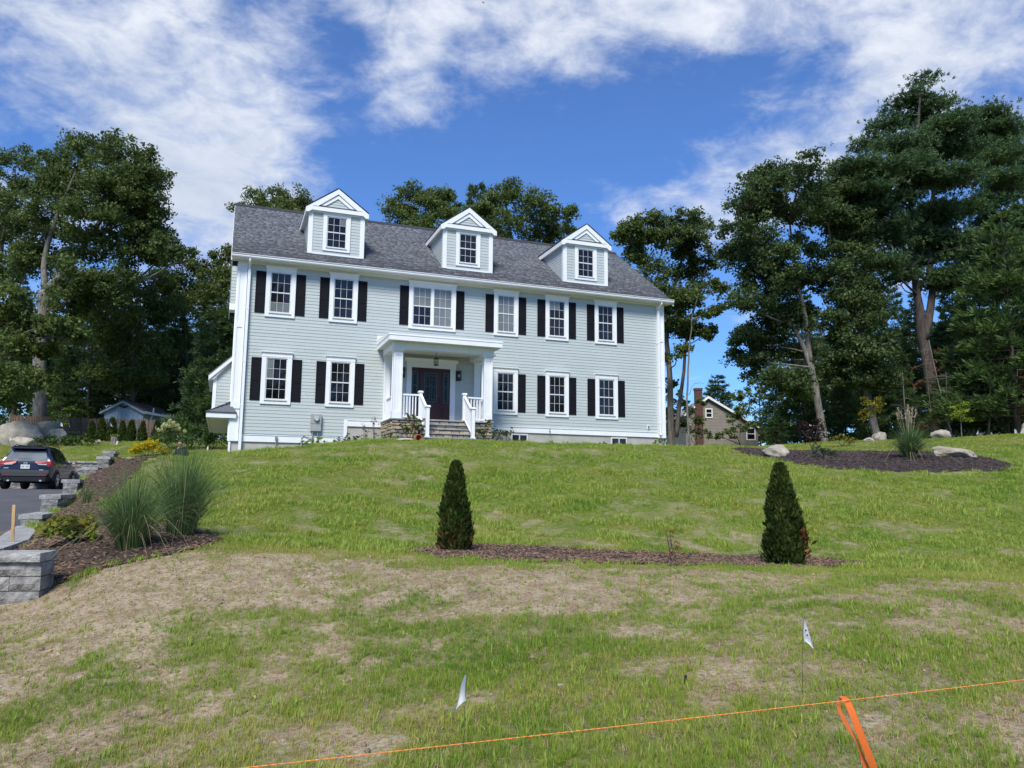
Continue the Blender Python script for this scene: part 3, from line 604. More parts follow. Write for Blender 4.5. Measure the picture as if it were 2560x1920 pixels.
# ---- dormers
def dormer(cx):
    yd = .353; k = 1.013; d = empty('dormer'); d.parent = house
    hw = .993; v0, v1 = 8.25*k, 9.86; e_v = 9.84
    core = MB().box(cx-hw+.02, cx+hw-.02, yd+.02, yd+.3, v0-.1, v1+.1)
    for s in (-1, 1):
        xo = cx+s*(hw-.02); xi = cx+s*(hw-.09)
        yb = (e_v-EAVE_V)/SL+EAVE_Y+.2
        P = [(yd+.02, roofv(yd)-.1), (yd+.02, v1+.05), (yb, v1+.05)]
        core.prism(P, 'x', min(xo, xi), max(xo, xi))
    core.build('dormer_wall', M['siding'], d)
    # front boards
    hx = hw-.14
    bw = cx-hx, cx-.495
    for (a, b, va, vb) in ((cx-hx, cx-.50, v0+.02, v1), (cx+.50, cx+hx, v0+.02, v1), (cx-.50, cx+.50, v0+.02, 8.37*k)):
        n = max(1, round((vb-va)/EXPO/1.02)); h_ = (vb-va)/n
        for i in range(n):
            t = va+i*h_
            MB().prism([(yd+.03, t), (yd-.020, t), (yd-.010, t+h_+.004), (yd+.03, t+h_+.004)], 'x', a, b).build('clapboard', M['siding'], d)
    # cheek boards
    for s in (-1, 1):
        t = v0
        while t < e_v-.02:
            yb = (t+EXPO-EAVE_V)/SL+EAVE_Y+.02; xo = cx+s*(hw-.02)
            a, b, c = xo-s*.01, xo+s*.020, xo+s*.010
            mb = MB(); te = min(t+EXPO+.006, e_v)
            q0 = [(a, t), (b, t), (c, te), (a, te)]
            if s < 0: q0 = q0[::-1]
            mb.prism(q0, 'y', yd+.06, max(yb, yd+.08)); mb.build('clapboard', M['siding'], d); t += EXPO
    for s in (-1, 1):
        xa, xb = sorted((cx+s*hw, cx+s*(hw-.145)))
        MB().box(xa, xb, yd-.035, yd+.05, v0-.03, v1-.0).build('corner_board', M['white'], d)
        xa, xb = sorted((cx+s*(hw+.012), cx+s*(hw-.02))); MB().box(xa, xb, yd-.034, yd+.13, v0-.03, v1).build('corner_board', M['white'], d)
    MB().box(cx-hw+.145, cx+hw-.145, yd-.03, yd+.03, v0-.035, v0+.022).build('base_trim', M['white'], d)
    # window (sits directly under the dormer)
    gx0, gx1 = cx-.336, cx+.336; g0, g1 = 8.515*k, 9.63*k-.0; yf = yd-.03; cs_ = .155
    wn = MB().box(gx0-cs_, gx0-.018, yf-.02, yd+.03, g0-.145, v1).box(gx1+.018, gx1+cs_, yf-.02, yd+.03, g0-.145, v1).box(gx0-.018, gx1+.018, yf-.018, yd+.03, g1+.018, v1).box(gx0-.018, gx1+.018, yf-.018, yd+.03, g0-.145, g0-.04)
    wn.build('window_casing', M['white'], d); MB().box(gx0-.04, gx1+.04, yf-.045, yf+.02, g0-.04, g0-.016).build('sill', M['sash'], d)
    pane_set(d, gx0, gx1, g0, g1, yf, 3, 2, {(1, 1, 2)} if cx < 5 else set())  # left dormer: one pale pane, a sky reflection painted as glass colour
    # frieze + pediment
    MB().box(cx-hw-.01, cx+hw+.01, yd-.06, yd+.05, v1, v1+.05).build('frieze_board', M['white'], d)
    ow = 1.125; yo = yd-.15; apex = 10.84; ev = 10.03; sl = (apex-ev)/ow
    rb_ = (ev-EAVE_V)/SL+EAVE_Y
    rf = MB()
    yb = (apex-EAVE_V)/SL+EAVE_Y+.05
    for s in (-1, 1):   # roof slab planes run back into the main roof
        q = [(cx, yo, apex), (cx+s*ow, yo, ev), (cx+s*ow, rb_+.1, ev), (cx, yb, apex)]
        t = [(x, y, z-.03) for x, y, z in q]
        if s > 0: rf.hexa(t, q)
        else: rf.hexa(t[::-1], q[::-1])
    rf.build('dormer_roof', M['shingle_dark'], d)
    # raking fascia (front), horizontal cornice, soffit
    fa = MB(); th = .17
    for s in (-1, 1):
        P = [(cx, apex-.033), (cx+s*ow, ev-.033), (cx+s*ow, ev-.033-th), (cx+s*(ow-.10), ev-.033-th), (cx, apex-.033-th*1.15)]
        fa.prism(P if s > 0 else P[::-1], 'y', yo+.005, yo+.045)
    fa.build('rake_board', M['white'], d)
    co = MB().box(cx-ow+.02, cx+ow-.02, yo+.02, yd+.04, v1+.05, v1+.075).box(cx-ow+.03, cx+ow-.03, yo+.006, yo+.044, v1+.05, v1+.20)
    co.build('cornice', M['white'], d)
    MB().hexa([(cx-ow+.24, yo+.0, v1+.20), (cx+ow-.24, yo+.0, v1+.20), (cx+ow-.24, yd+.02, v1+.20), (cx-ow+.24, yd+.02, v1+.20)], [(cx-ow+.26, yo+.0, v1+.212), (cx+ow-.26, yo+.0, v1+.212), (cx+ow-.36, yd+.0, v1+.265), (cx-ow+.36, yd+.0, v1+.265)]).build('pent_roof', M['shingle'], d)
    for s in (-1, 1):   # side eave fascia + soffit
        xa, xb = sorted((cx+s*ow, cx+s*(ow-.035)))
        MB().box(xa, xb, yo+.05, rb_+.02, ev-.22, ev-.06).build('fascia', M['white'], d)
        xa, xb = sorted((cx+s*(ow-.036), cx+s*(hw-.02)))
        MB().box(xa, xb, yo+.05, rb_-.1, ev-.215, ev-.19).build('soffit', M['soffit'], d)
    # tympanum with its own trim
    yt = yd-.06; tb = v1+.265; ta = apex-.033-th*1.15-.02; tw = (ta-tb)/sl
    MB().prism([(cx-tw-.08, tb-.1), (cx+tw+.08, tb-.1), (cx, ta+.06)], 'y', yt, yt+.1).build('gable_panel', M['siding'], d)
    n = 5; hh = (ta-tb)/n
    for i in range(n):
        w0 = tw-(i*hh)/sl; w1 = tw-((i+1)*hh)/sl
        MB().hexa([(cx-w0, yt-.022, tb+i*hh), (cx+w0, yt-.022, tb+i*hh), (cx+w0, yt+.01, tb+i*hh), (cx-w0, yt+.01, tb+i*hh)], [(cx-w1, yt-.010, tb+(i+1)*hh), (cx+w1, yt-.010, tb+(i+1)*hh), (cx+w1, yt+.01, tb+(i+1)*hh), (cx-w1, yt+.01, tb+(i+1)*hh)]).build('clapboard', M['siding'], d)
    tr = MB(); q = .11
    for s in (-1, 1):
        P = [(cx, ta), (cx+s*tw, tb), (cx+s*(tw-q*1.9), tb), (cx, ta-q*1.35)]
        tr.prism(P if s > 0 else P[::-1], 'y', yt-.05, yt-.012)
    tr.build('gable_trim', M['white'], d)
    # shingles on the two slopes (stuff)
    for s in (-1, 1):
        V_, F_ = [], []; Ls = math.hypot(ow, apex-ev); tx, tz = -s*ow/Ls, (apex-ev)/Ls; nx_, nz_ = s*(apex-ev)/Ls, ow/Ls
        for kk in range(int(Ls/.135)):
            s0 = kk*.135; x_ = cx+s*ow+tx*s0; z_ = ev+tz*s0; ye = (z_-EAVE_V)/SL+EAVE_Y; y_ = yo-.02
            while y_ < ye:
                w_ = random.uniform(.14, .34); yb_ = min(y_+w_-.004, ye+.03); i = len(V_); t_ = random.choice([.008, .012])
                for (dd, yy) in ((0, y_), (0, yb_), (.15, yb_), (.15, y_)):
                    V_.append((x_+tx*dd+nx_*.003, yy, z_+tz*dd+nz_*.003))
                for (dd, yy, h) in ((0, y_, t_), (0, yb_, t_), (.15, yb_, .006), (.15, y_, .006)):
                    V_.append((x_+tx*dd+nx_*h, yy, z_+tz*dd+nz_*h))
                F_ += [(i+4, i+5, i+6, i+7), (i, i+1, i+5, i+4), (i+1, i+2, i+6, i+5), (i+3, i, i+4, i+7)]; y_ += w_
        o = link('shingles', npmesh('shingles', np.array(V_), np.array(F_), M['shingle']), d); o['kind'] = 'stuff'
    return d
for cx in (3.41, 8.405, 13.43): dormer(cx)
# ---- entrance porch
porch = empty('porch'); porch.parent = house
PF = -1.855
def stone_patch(parent, a0, a1, v0, v1, place, seed, tan=0.5, hmin=.07, hmax=.15, wmin=.14, wmax=.40):
    r = random.Random(seed); v = v0
    while v < v1-.02:
        h = min(r.uniform(hmin, hmax), v1-v)
        if v1-(v+h) < .04: h = v1-v
        a = a0
        while a < a1-.02:
            w_ = r.uniform(wmin, wmax)
            if a1-(a+w_) < .10: w_ = a1-a
            g = .007; j = lambda s: r.uniform(-s, s)
            hh = h*r.uniform(.86, 1.0)
            P = [(a+g, v+g+abs(j(.012))), (a+w_*.5, v+g*.6), (a+w_-g, v+g+abs(j(.012))), (a+w_-g+j(.006), v+hh*.55), (a+w_-g-abs(j(.02)), v+hh-g), (a+w_*.4+j(.05), v+hh-g*.5), (a+g+abs(j(.02)), v+hh-g)]
            d = r.uniform(.02, .05); n = len(P); cx = sum(p[0] for p in P)/n; cz = sum(p[1] for p in P)/n
            vs = [place(p[0], p[1], 0) for p in P]+[place(cx+(p[0]-cx)*.9, cz+(p[1]-cz)*.86, d) for p in P]
            fs = [tuple(range(n, 2*n))]+[(i, (i+1) % n, n+(i+1) % n, n+i) for i in range(n)]
            MB().add(vs, fs).build('stone', M['stone_tan'] if r.random() < tan else M['stone'], parent)
            a += w_
        v += h
PX0, PX1 = 5.20, 8.72; FLV = 2.335
MB().box(PX0, PX1, PF+.03, -.06, 0.9, FLV-.05).build('porch_base', M['mortar'], porch)
MB().box(PX0-.06, PX1+.06, PF-.05, -.055, FLV-.05, FLV).build('porch_floor', M['bluestone'], porch, bevel=.008)
stone_patch(porch, PX0-.02, 6.12, 1.35, FLV-.05, lambda a, v, d: (a, PF+.03-d, v), 4, .72)
stone_patch(porch, 7.74, PX1+.02, 1.35, FLV-.05, lambda a, v, d: (a, PF+.03-d, v), 5, .35)
stone_patch(porch, PF, -.06, 1.35, FLV-.05, lambda a, v, d: (PX0-d, -a+PF-.06, v), 6, .85)
SX0, SX1 = 6.06, 7.80
for i in range(1, 5):
    yt = PF-.05-.27*i; vt = FLV-.168*i
    MB().box(SX0+.03, SX1-.03, yt+.06, PF+.03, 1.0, vt-.05).build('step_core', M['mortar'], porch)
    MB().box(SX0, SX1, yt, yt+.36, vt-.048, vt).build('tread', M['bluestone'], porch, bevel=.008)
for i in range(5):
    yt = PF-.05-.27*i; vt = FLV-.168*i
    stone_patch(porch, SX0+.03, SX1-.03, vt-.168, vt-.05, lambda a, v, d: (a, yt+.055-d*.5, v), 20+i, .4, .05, .12, .14, .42)
stone_patch(porch, PF-1.1, PF, 1.35, 1.62, lambda a, v, d: (SX0+.03-d*.5, a, v), 40, .5)
def column(x0, x1, y0, y1, v0, v1):
    f = .055; c = MB().box(x0+.018, x1-.018, y0+.018, y1-.018, v0, v1)
    for (xa, xb) in ((x0, x0+f), (x1-f, x1)):
        for (ya, yb) in ((y0, y0+f), (y1-f, y1)): c.box(xa, xb, ya, yb, v0, v1)
    for va, vb in ((v0, v0+.24), (v1-.16, v1)):
        e = .0015; c.box(x0+e, x1-e, y0+e, y1-e, va, vb)
    c.box(x0+.008, x1-.008, y0+.008, y1-.008, v0+.24, v0+.27)
    t = v1-.005
    prof = [(0.0, -.03), (.025, -.03), (.03, .0), (.085, .045), (.085, .069)]
    for i in range(len(prof)-1):
        (a, h0), (b, h1) = prof[i], prof[i+1]
        if h1 > h0: c.hexa([(x0-a, y0-a, t+h0), (x1+a, y0-a, t+h0), (x1+a, y1+a, t+h0), (x0-a, y1+a, t+h0)], [(x0-b, y0-b, t+h1), (x1+b, y0-b, t+h1), (x1+b, y1+b, t+h1), (x0-b, y1+b, t+h1)])
    return c.build('column', M['white'], porch)
column(5.20, 5.51, PF, PF+.31, FLV, 4.64); column(8.41, 8.72, PF, PF+.31, FLV, 4.64)
def pil(x0, x1):
    p = MB().box(x0, x1, -.10, -.02, FLV, 4.63); p.box(x0, x0+.05, -.118, -.099, FLV, 4.63).box(x1-.05, x1, -.118, -.099, FLV, 4.63).box(x0+.05, x1-.05, -.117, -.099, FLV, FLV+.2).box(x0+.05, x1-.05, -.117, -.099, 4.5, 4.63)
    p.hexa([(x0-.015, -.13, 4.63), (x1+.015, -.13, 4.63), (x1+.015, -.02, 4.63), (x0-.015, -.02, 4.63)], [(x0-.05, -.17, 4.70), (x1+.05, -.17, 4.70), (x1+.05, -.02, 4.70), (x0-.05, -.02, 4.70)])
    p.build('pilaster', M['white'], porch)
pil(5.22, 5.46); pil(8.60, 8.84)
# beams, ceiling, roof
bm_ = MB().box(5.17, 8.75, PF-.02, PF+.33, 4.706, 4.925).box(5.17, 5.50, PF+.33, -.02, 4.708, 4.925).box(8.42, 8.75, PF+.33, -.02, 4.708, 4.925)
bm_.build('beam', M['white'], porch)
MB().box(5.50, 8.42, PF+.33, -.02, 4.86, 4.92).build('ceiling', M['soffit'], porch)
MB().box(4.99, 8.93, -2.16, -.02, 4.927, 4.955).build('soffit', M['soffit'], porch)
fr_ = MB().box(4.96, 8.955, -2.19, -2.155, 4.925, 5.09).box(4.96, 4.995, -2.155, -.02, 4.9255, 5.09).box(8.92, 8.955, -2.155, -.02, 4.9255, 5.09)
fr_.box(4.945, 8.97, -2.205, -2.15, 5.09, 5.118).box(4.945, 4.99, -2.15, -.02, 5.0905, 5.118).box(8.925, 8.97, -2.15, -.02, 5.0905, 5.118)
fr_.build('fascia', M['white'], porch)
MB().prism([(-2.20, 5.119), (-.02, 5.119), (-.02, 5.29), (-2.20, 5.150)], 'x', 4.945, 8.97).build('porch_roof', M['white'], porch)
MB().prism([(-2.1, 5.158), (-.021, 5.293), (-.021, 5.30), (-2.1, 5.166)], 'x', 5.0, 8.9).build('roof_membrane', M['meter'], porch)
MB().box(4.95, 8.97, -.05, -.005, 5.30, 5.44).build('ledger_board', M['white'], porch)
# railings
def newel(x, y, v0, v1):
    n = MB().box(x-.055, x+.055, y-.055, y+.055, v0, v1-.09)
    n.hexa([(x-.058, y-.058, v1-.09), (x+.058, y-.058, v1-.09), (x+.058, y+.058, v1-.09), (x-.058, y+.058, v1-.09)], [(x-.085, y-.085, v1-.05), (x+.085, y-.085, v1-.05), (x+.085, y+.085, v1-.05), (x-.085, y+.085, v1-.05)])
    n.hexa([(x-.085, y-.085, v1-.05), (x+.085, y-.085, v1-.05), (x+.085, y+.085, v1-.05), (x-.085, y+.085, v1-.05)], [(x-.07, y-.07, v1), (x+.07, y-.07, v1), (x+.07, y+.07, v1), (x-.07, y+.07, v1)])
    n.box(x-.075, x+.075, y-.075, y+.075, v0, v0+.04)
    n.build('newel_post', M['vinyl'], porch)
YU, YL = -1.84, -2.86
for x in (6.15, 7.70): newel(x, YU, FLV, 3.29); newel(x, YL, FLV-.168*4, 2.70)
bal_me = MB().box(-.018, .018, -.018, .018, 0, 1).mesh('baluster', M['vinyl'])
def rail(x0, y0, x1, y1, vt0, vt1, vb0, vb1, n, name='handrail'):
    d = Vector((x1-x0, y1-y0, 0)); L_ = d.length; d /= L_; nx_, ny_ = -d.y*.04, d.x*.04
    def bar(va, vb, h, wd):
        a = nx_*wd, ny_*wd
        MB().hexa([(x0-a[0], y0-a[1], va-h), (x1-a[0], y1-a[1], vb-h), (x1+a[0], y1+a[1], vb-h), (x0+a[0], y0+a[1], va-h)], [(x0-a[0], y0-a[1], va), (x1-a[0], y1-a[1], vb), (x1+a[0], y1+a[1], vb), (x0+a[0], y0+a[1], va)]).build(name, M['vinyl'], porch)
    bar(vt0, vt1, .055, 1.0); bar(vb0, vb1, .045, .8)
    for i in range(1, n+1):
        t = i/(n+1); va = vb0+(vb1-vb0)*t; vb = vt0+(vt1-vt0)*t-.05
        o = link('baluster', bal_me, porch, (x0+(x1-x0)*t, y0+(y1-y0)*t, va-.01)); o.scale = (1, 1, vb-va+.015)
rail(5.51, -1.72, 6.10, -1.78, 3.18, 3.18, 2.43, 2.43, 5); rail(7.75, -1.78, 8.41, -1.72, 3.18, 3.18, 2.43, 2.43, 5)
rail(5.36, PF+.31, 5.36, -.12, 3.18, 3.18, 2.43, 2.43, 11); rail(8.56, PF+.31, 8.56, -.12, 3.18, 3.18, 2.43, 2.43, 11)
for x in (6.15, 7.70): rail(x, YU-.055, x, YL+.055, 3.18, 2.60, 2.42, 1.84, 7)
# ---- entrance door (slab, two sidelights, casing, crown)
dr = H(MB().box(6.235, 7.690, -.030, -.012, 2.33, 4.385), 'front_door', M['door'])
MB().box(6.565, 7.355, -.046, -.029, 2.36, 4.34).build('door_slab', M['door'], dr)
for a, b in ((6.535, 6.563), (7.357, 7.385)): MB().box(a, b, -.060, -.029, 2.34, 4.37).build('mullion', M['door'], dr)
for a, b, va, vb in ((6.735, 7.165, 3.17, 4.185), (6.272, 6.455, 3.17, 4.22), (7.442, 7.606, 3.15, 4.215)):
    f = .022; y = -.050
    fr = MB().box(a-f, a, y-.012, y+.02, va-f, vb+f).box(b, b+f, y-.012, y+.02, va-f, vb+f).box(a, b, y-.012, y+.02, vb, vb+f).box(a, b, y-.012, y+.02, va-f, va)
    fr.build('light_frame', M['caming'], dr)
    MB().box(a, b, y+.002, y+.02, va, vb).build('leaded_pane', M['leaded'], dr)
    cm = MB(); t = .005; w_ = b-a
    xs_ = [a+w_*.40, a+w_*.60] if w_ > .3 else []
    for x in xs_+[a+w_*.12, b-w_*.12]: cm.box(x-t, x+t, y-.006, y+.003, va+.06, vb-.06)
    for vv in (va+.06, va+(vb-va)*.52, va+(vb-va)*.545, vb-.10, vb-.06):
        cm.box(a+.01, (xs_[0] if xs_ else b-.01), y-.0055, y+.003, vv-t, vv+t)
        if xs_: cm.box(xs_[1], b-.01, y-.0055, y+.003, vv-t, vv+t); cm.box(xs_[0], xs_[1], y-.005, y+.003, vv+.04-t, vv+.04+t)
    cm.build('came', M['caming'], dr)
for a, b in ((6.70, 7.22), (6.28, 6.46), (7.44, 7.62)):
    for f in (0, .035): MB().box(a+f, b-f, -.052-f*.15, -.028, 2.52+f, 2.92-f).build('door_panel', M['door'], dr)
MB().tube([(7.28, -.05, 3.10), (7.28, -.10, 3.12), (7.28, -.10, 3.32), (7.28, -.05, 3.34)], .012, 6).build('door_handle', M['black_metal'], dr)
dc = MB().box(6.057, 6.235, -.060, .01, 2.33, 4.395).box(7.690, 7.883, -.060, .01, 2.33, 4.395).box(6.04, 7.90, -.064, .01, 4.395, 4.60)
dc.box(6.035, 7.905, -.075, .01, 4.385, 4.41)
dc.prism([(-.064, 4.60), (-.075, 4.61), (-.14, 4.69), (-.15, 4.715), (.0, 4.72), (.0, 4.60)], 'x', 5.965, 7.975)
dc.build('door_casing', M['white'], dr)
MB().box(6.2, 7.72, -.10, -.02, 2.335, 2.372).build('threshold', M['steel'], dr)
def sconce(x0, x1):
    s = MB().box(x0-.01, x1+.01, -.045, -.02, 3.97, 4.35).box(x0, x1, -.20, -.04, 4.30, 4.335).box(x0, x1, -.20, -.04, 3.985, 4.02)
    for x in (x0, x1-.016):
        for y in (-.20, -.056): s.box(x, x+.016, y, y+.016, 4.02, 4.30)
    o = H(s, 'wall_lantern', M['black_metal']); cx = (x0+x1)/2
    MB().lathe([(.001, 4.09), (.022, 4.11), (.03, 4.15), (.022, 4.19), (.012, 4.21), (.001, 4.21)], cx, -.12, 10).build('bulb', M['bulb'], o, smooth=True)
    MB().box(cx-.02, cx+.02, -.13, -.11, 4.20, 4.30).build('socket', M['black_metal'], o)
    MB().box(x0+.014, x1-.014, -.050, -.046, 4.02, 4.30).build('back_plate', M['black_metal'], o)
sconce(7.925, 8.075); sconce(5.815, 5.965)
ln = empty('pendant_lantern'); ln.parent = house
lx, ly = 6.90, -.95
MB().tube([(lx, ly, 4.865), (lx, ly, 4.60)], .008, 6).build('rod', M['black_metal'], ln)
lf = MB().lathe([(.001, 4.64), (.03, 4.63), (.085, 4.595), (.085, 4.575), (.001, 4.575)], lx, ly, 8).lathe([(.001, 4.345), (.085, 4.345), (.085, 4.365), (.001, 4.365)], lx, ly, 8)
for k in range(6):
    g = k*math.pi/3; lf.tube([(lx+.08*math.cos(g), ly+.08*math.sin(g), 4.355), (lx+.08*math.cos(g), ly+.08*math.sin(g), 4.585)], .008, 5)
lf.build('frame', M['black_metal'], ln)
MB().lathe([(.03, 4.37), (.03, 4.5)], lx, ly, 8).build('glass_tube', M['lantern_glass'], ln)
MB().lathe([(.001, 4.865), (.06, 4.86), (.06, 4.845), (.001, 4.84)], lx, ly, 12).build('canopy', M['black_metal'], ln)

# ---- fittings on the facade
mt = H(MB().box(2.744, 3.105, -.16, -.02, 2.18, 2.52).box(2.750, 3.099, -.155, -.02, 1.925, 2.178), 'electric_meter_box', M['meter'], bevel=.008)
MB().prism([(2.93+.085*math.cos(k*math.pi/8), 2.36+.085*math.sin(k*math.pi/8)) for k in range(16)][::-1], 'y', -.24, -.155).build('meter_dial', M['clear'], mt, bevel=.01)
MB().prism([(2.93+.10*math.cos(k*math.pi/8), 2.36+.10*math.sin(k*math.pi/8)) for k in range(16)][::-1], 'y', -.18, -.155).build('meter_ring', M['steel'], mt)
for x, va in ((2.83, 1.25), (3.0, 1.3)): MB().tube([(x, -.08, 1.93), (x, -.08, va)], .022, 8).build('conduit', M['steel'], mt)
H(MB().tube([(1.64, -.06, .9), (1.64, -.06, 1.60)], .017, 8).box(1.60, 1.68, -.10, -.03, 1.60, 1.72), 'conduit', M['steel'])
H(MB().tube([(2.47, -.06, .9), (2.47, -.06, 1.58)], .032, 8).tube([(2.47, -.06, 1.57), (2.47, -.06, 1.70), (2.53, -.06, 1.76), (2.65, -.06, 1.72), (2.78, -.07, 1.62)], .012, 6), 'cable_pipe', M['meter'])
vt = H(MB().box(15.985, 16.09, -.05, -.02, 2.47, 2.63), 'vent', M['white']); MB().box(16.01, 16.065, -.055, -.045, 2.49, 2.61).build('grille', M['black_metal'], vt)
ot = H(MB().box(8.02, 8.14, -.05, -.02, 2.40, 2.56), 'outlet_box', M['white']); MB().box(8.035, 8.125, -.075, -.045, 2.415, 2.545).build('cover', M['meter'], ot)
H(MB().tube([(11.67, -.02, 2.26), (11.67, -.10, 2.26), (11.67, -.13, 2.22)], .018, 8).box(11.64, 11.70, -.10, -.085, 2.28, 2.31), 'spigot', M['steel'])
# ---- side canopy over the garage doors, and the bumped-out bay above it
CX0 = -.60; cz = 2.27
cn = empty('side_canopy'); cn.parent = house
MB().box(CX0, .33, -.14, -.10, cz, cz+.165).box(CX0, CX0+.04, -.10, 7.6, cz+.0005, cz+.165).build('fascia', M['white'], cn)
MB().box(CX0+.04, XL-.035, -.10, 7.6, cz+.03, cz+.06).build('soffit', M['soffit'], cn)
MB().box(CX0+.13, XL-.036, -.02, 7.5, cz-.02, cz+.028).build('soffit_panel', M['soffit'], cn)
MB().hexa([(CX0-.03, -.17, cz+.166), (.345, -.17, cz+.166), (.345, 7.65, cz+.166), (CX0-.03, 7.65, cz+.166)], [(CX0-.03, -.17, cz+.19), (.345, -.17, cz+.19), (XL+.0, 7.65, cz+.55), (CX0-.03, 7.65, cz+.19)]).build('roof_deck', M['shingle_dark'], cn)
for kx in range(5):
    for ky in range(28):
        pass
V_, F_ = [], []; r_ = random.Random(9)
for kx in range(6):
    xa = CX0-.03+kx*.125; xb = xa+.14; va = cz+.19+(xa-CX0)*.5; vb = cz+.19+(xb-CX0)*.5; y_ = -.17+max(0, (xa-CX0)*.15)
    while y_ < 7.6:
        w_ = r_.uniform(.15, .35); i = len(V_)
        for (x, vz) in ((xa, va), (xb, vb)):
            for yy in (y_, y_+w_-.005):
                for h in (0, .016 if x == xa else .004): V_.append((x, yy, vz+h))
        F_ += [(i+1, i+5, i+7, i+3), (i, i+1, i+3, i+2), (i, i+4, i+5, i+1)]; y_ += w_
o = link('shingles', npmesh('shingles', np.array(V_), np.array(F_), M['shingle']), cn); o['kind'] = 'stuff'
MB().hexa([(CX0-.02, -.165, cz+.19), (.34, -.165, cz+.19), (.13, -.02, cz+.19), (CX0-.02, -.02, cz+.19)], [(CX0-.02, -.165, cz+.195), (.34, -.165, cz+.195), (.13, -.02, cz+.50), (CX0+.1, -.02, cz+.24)]).build('hip', M['shingle'], cn)
MB().box(XL-.04, XL+.0, .05, .30, 1.6, cz).build('bracket_post', M['white'], cn)
by = empty('side_bay'); by.parent = house
MB().prism([(-.46, 2.4), (XL+.03, 2.4), (XL+.03, 4.44), (-.46, 3.88)], 'y', 2.02, 5.4).build('bay_wall', M['siding'], by)
for i in range(16):
    t = 2.55+i*EXPO; xl = -.36
    if t > 3.92: xl = -.36+(t-3.92)*.9
    if xl < .05: MB().prism([(2.03, t), (1.998, t), (2.01, t+EXPO+.008), (2.03, t+EXPO+.008)], 'x', xl, XL+.02).build('clapboard', M['siding'], by)
MB().box(-.48, -.36, 1.985, 2.1, 2.4, 3.9).build('corner_board', M['white'], by)
MB().prism([(-.64, 3.76), (XL, 4.52), (XL, 4.68), (-.64, 3.92)], 'y', 1.85, 1.90).build('rake_board', M['white'], by)
MB().prism([(-.66, 3.91), (XL+.02, 4.69), (XL+.02, 4.73), (-.66, 3.95)], 'y', 1.84, 5.6).build('bay_roof', M['shingle'], by)
MB().prism([(-.64, 3.74), (-.46, 3.80), (XL, 4.5), (XL, 4.53), (-.64, 3.79)], 'y', 1.90, 5.5).build('soffit', M['soffit'], by)
ub = empty('upper_bay'); ub.parent = house
MB().box(-.07, XL+.03, 1.0, 1.5, 6.40, 7.75).build('bay_wall', M['siding'], ub)
MB().box(-.09, XL+.03, .985, 1.5, 6.17, 6.40).build('base_trim', M['white'], ub)
for i in range(11): MB().prism([(1.01, 6.41+i*EXPO), (.978, 6.41+i*EXPO), (.99, 6.41+(i+1)*EXPO), (1.01, 6.41+(i+1)*EXPO)], 'x', -.072, XL-.02).build('clapboard', M['siding'], ub)
# ============================================================ block retaining walls
def rough_block(L_, D_, h_, seed, bulge=.014, n=4):
    """split-face block: x length, y depth (face at -D/2), z height; pillowed, uneven face"""
    r = random.Random(seed); mb = MB(); vs = []; g = .004
    for j in range(3):
        for i in range(n+1):
            x = -L_/2+g+(L_-2*g)*i/n; z = g+(h_-2*g)*j/2
            e = (0 if i in (0, n) or j in (0, 2) else 1)
            vs.append((x, -D_/2-(bulge*r.uniform(.3, 1.3) if e else 0), z))
    fs = [(j*(n+1)+i, j*(n+1)+i+1, (j+1)*(n+1)+i+1, (j+1)*(n+1)+i) for j in range(2) for i in range(n)]
    b = len(vs); vs2 = [(x, -y, z) for x, y, z in vs]; vs += vs2; fs += [tuple(b+k for k in f[::-1]) for f in fs]
    def at_(i, j): return j*(n+1)+i
    for i in range(n): fs.append((at_(i, 2), at_(i+1, 2), b+at_(i+1, 2), b+at_(i, 2)))
    for j in range(2):
        fs.append((at_(0, j+1), b+at_(0, j+1), b+at_(0, j), at_(0, j))); fs.append((at_(n, j), b+at_(n, j), b+at_(n, j+1), at_(n, j+1)))
    return mb.add(vs, fs)
BLK = {}
def blk(L_, D_, h_, m, k):
    key = (round(L_, 2), D_, h_, m, k)
    if key not in BLK: BLK[key] = rough_block(round(L_, 2), D_, h_, k, .02 if m == 'block' else .008).mesh('block' if m == 'block' else 'cap_stone', M[m])
    return BLK[key]
def wall_run(parent, p0, p1, top, bot, bh=.15, bl=.40, D_=.32, cap=True, capL=.55, capD=.42, ch=.10, flare=0):
    p0 = Vector((*p0, 0)); p1 = Vector((*p1, 0)); d = p1-p0; L_ = d.length; d.normalize(); ang = math.atan2(d.y, d.x)
    z = top-(ch if cap else 0)-bh; row = 0
    n = max(1, round(L_/bl)); w_ = L_/n
    while z > bot-bh*.9:
        for i in range(n+(1 if row % 2 else 0)):
            if row % 2:
                s0 = max(0, (i-.5)*w_); s1 = min(L_, (i+.5)*w_)
            else: s0, s1 = i*w_, (i+1)*w_
            if s1-s0 < .06: continue
            c = p0+d*((s0+s1)/2)
            link('block', blk(s1-s0, D_, bh, 'block', random.randrange(6)), parent, (c.x, c.y, z), (0, 0, ang))
        z -= bh; row += 1
    if cap:
        n = max(1, round(L_/capL)); w_ = L_/n
        for i in range(n):
            c = p0+d*((i+.5)*w_); link('cap_stone', blk(w_-.004, capD, ch, 'capstone', random.randrange(6)), parent, (c.x, c.y, top-ch), (0, 0, ang))
rw = empty('retaining_wall', (0, 0, 0), 0, 'stepped grey block retaining wall with caps along the driveway', 'wall')
steps = [(4.3, 2.9, 1.22), (2.9, 1.6, .98), (1.6, -1.3, .56), (-1.3, -4.5, .17), (-4.5, -7.1, -.20), (-7.1, -9.0, -.58)]
for ya, yb, tv in steps:
    x = lambda y: -3.76+(4.3-y)/13.3*.18
    bot = max(float(zdrive(min(ya, yb))), tv+EYE-1.35)
    wall_run(rw, (x(yb), yb), (x(ya), ya), tv+EYE, bot)
pp = WALLPATH[1:]
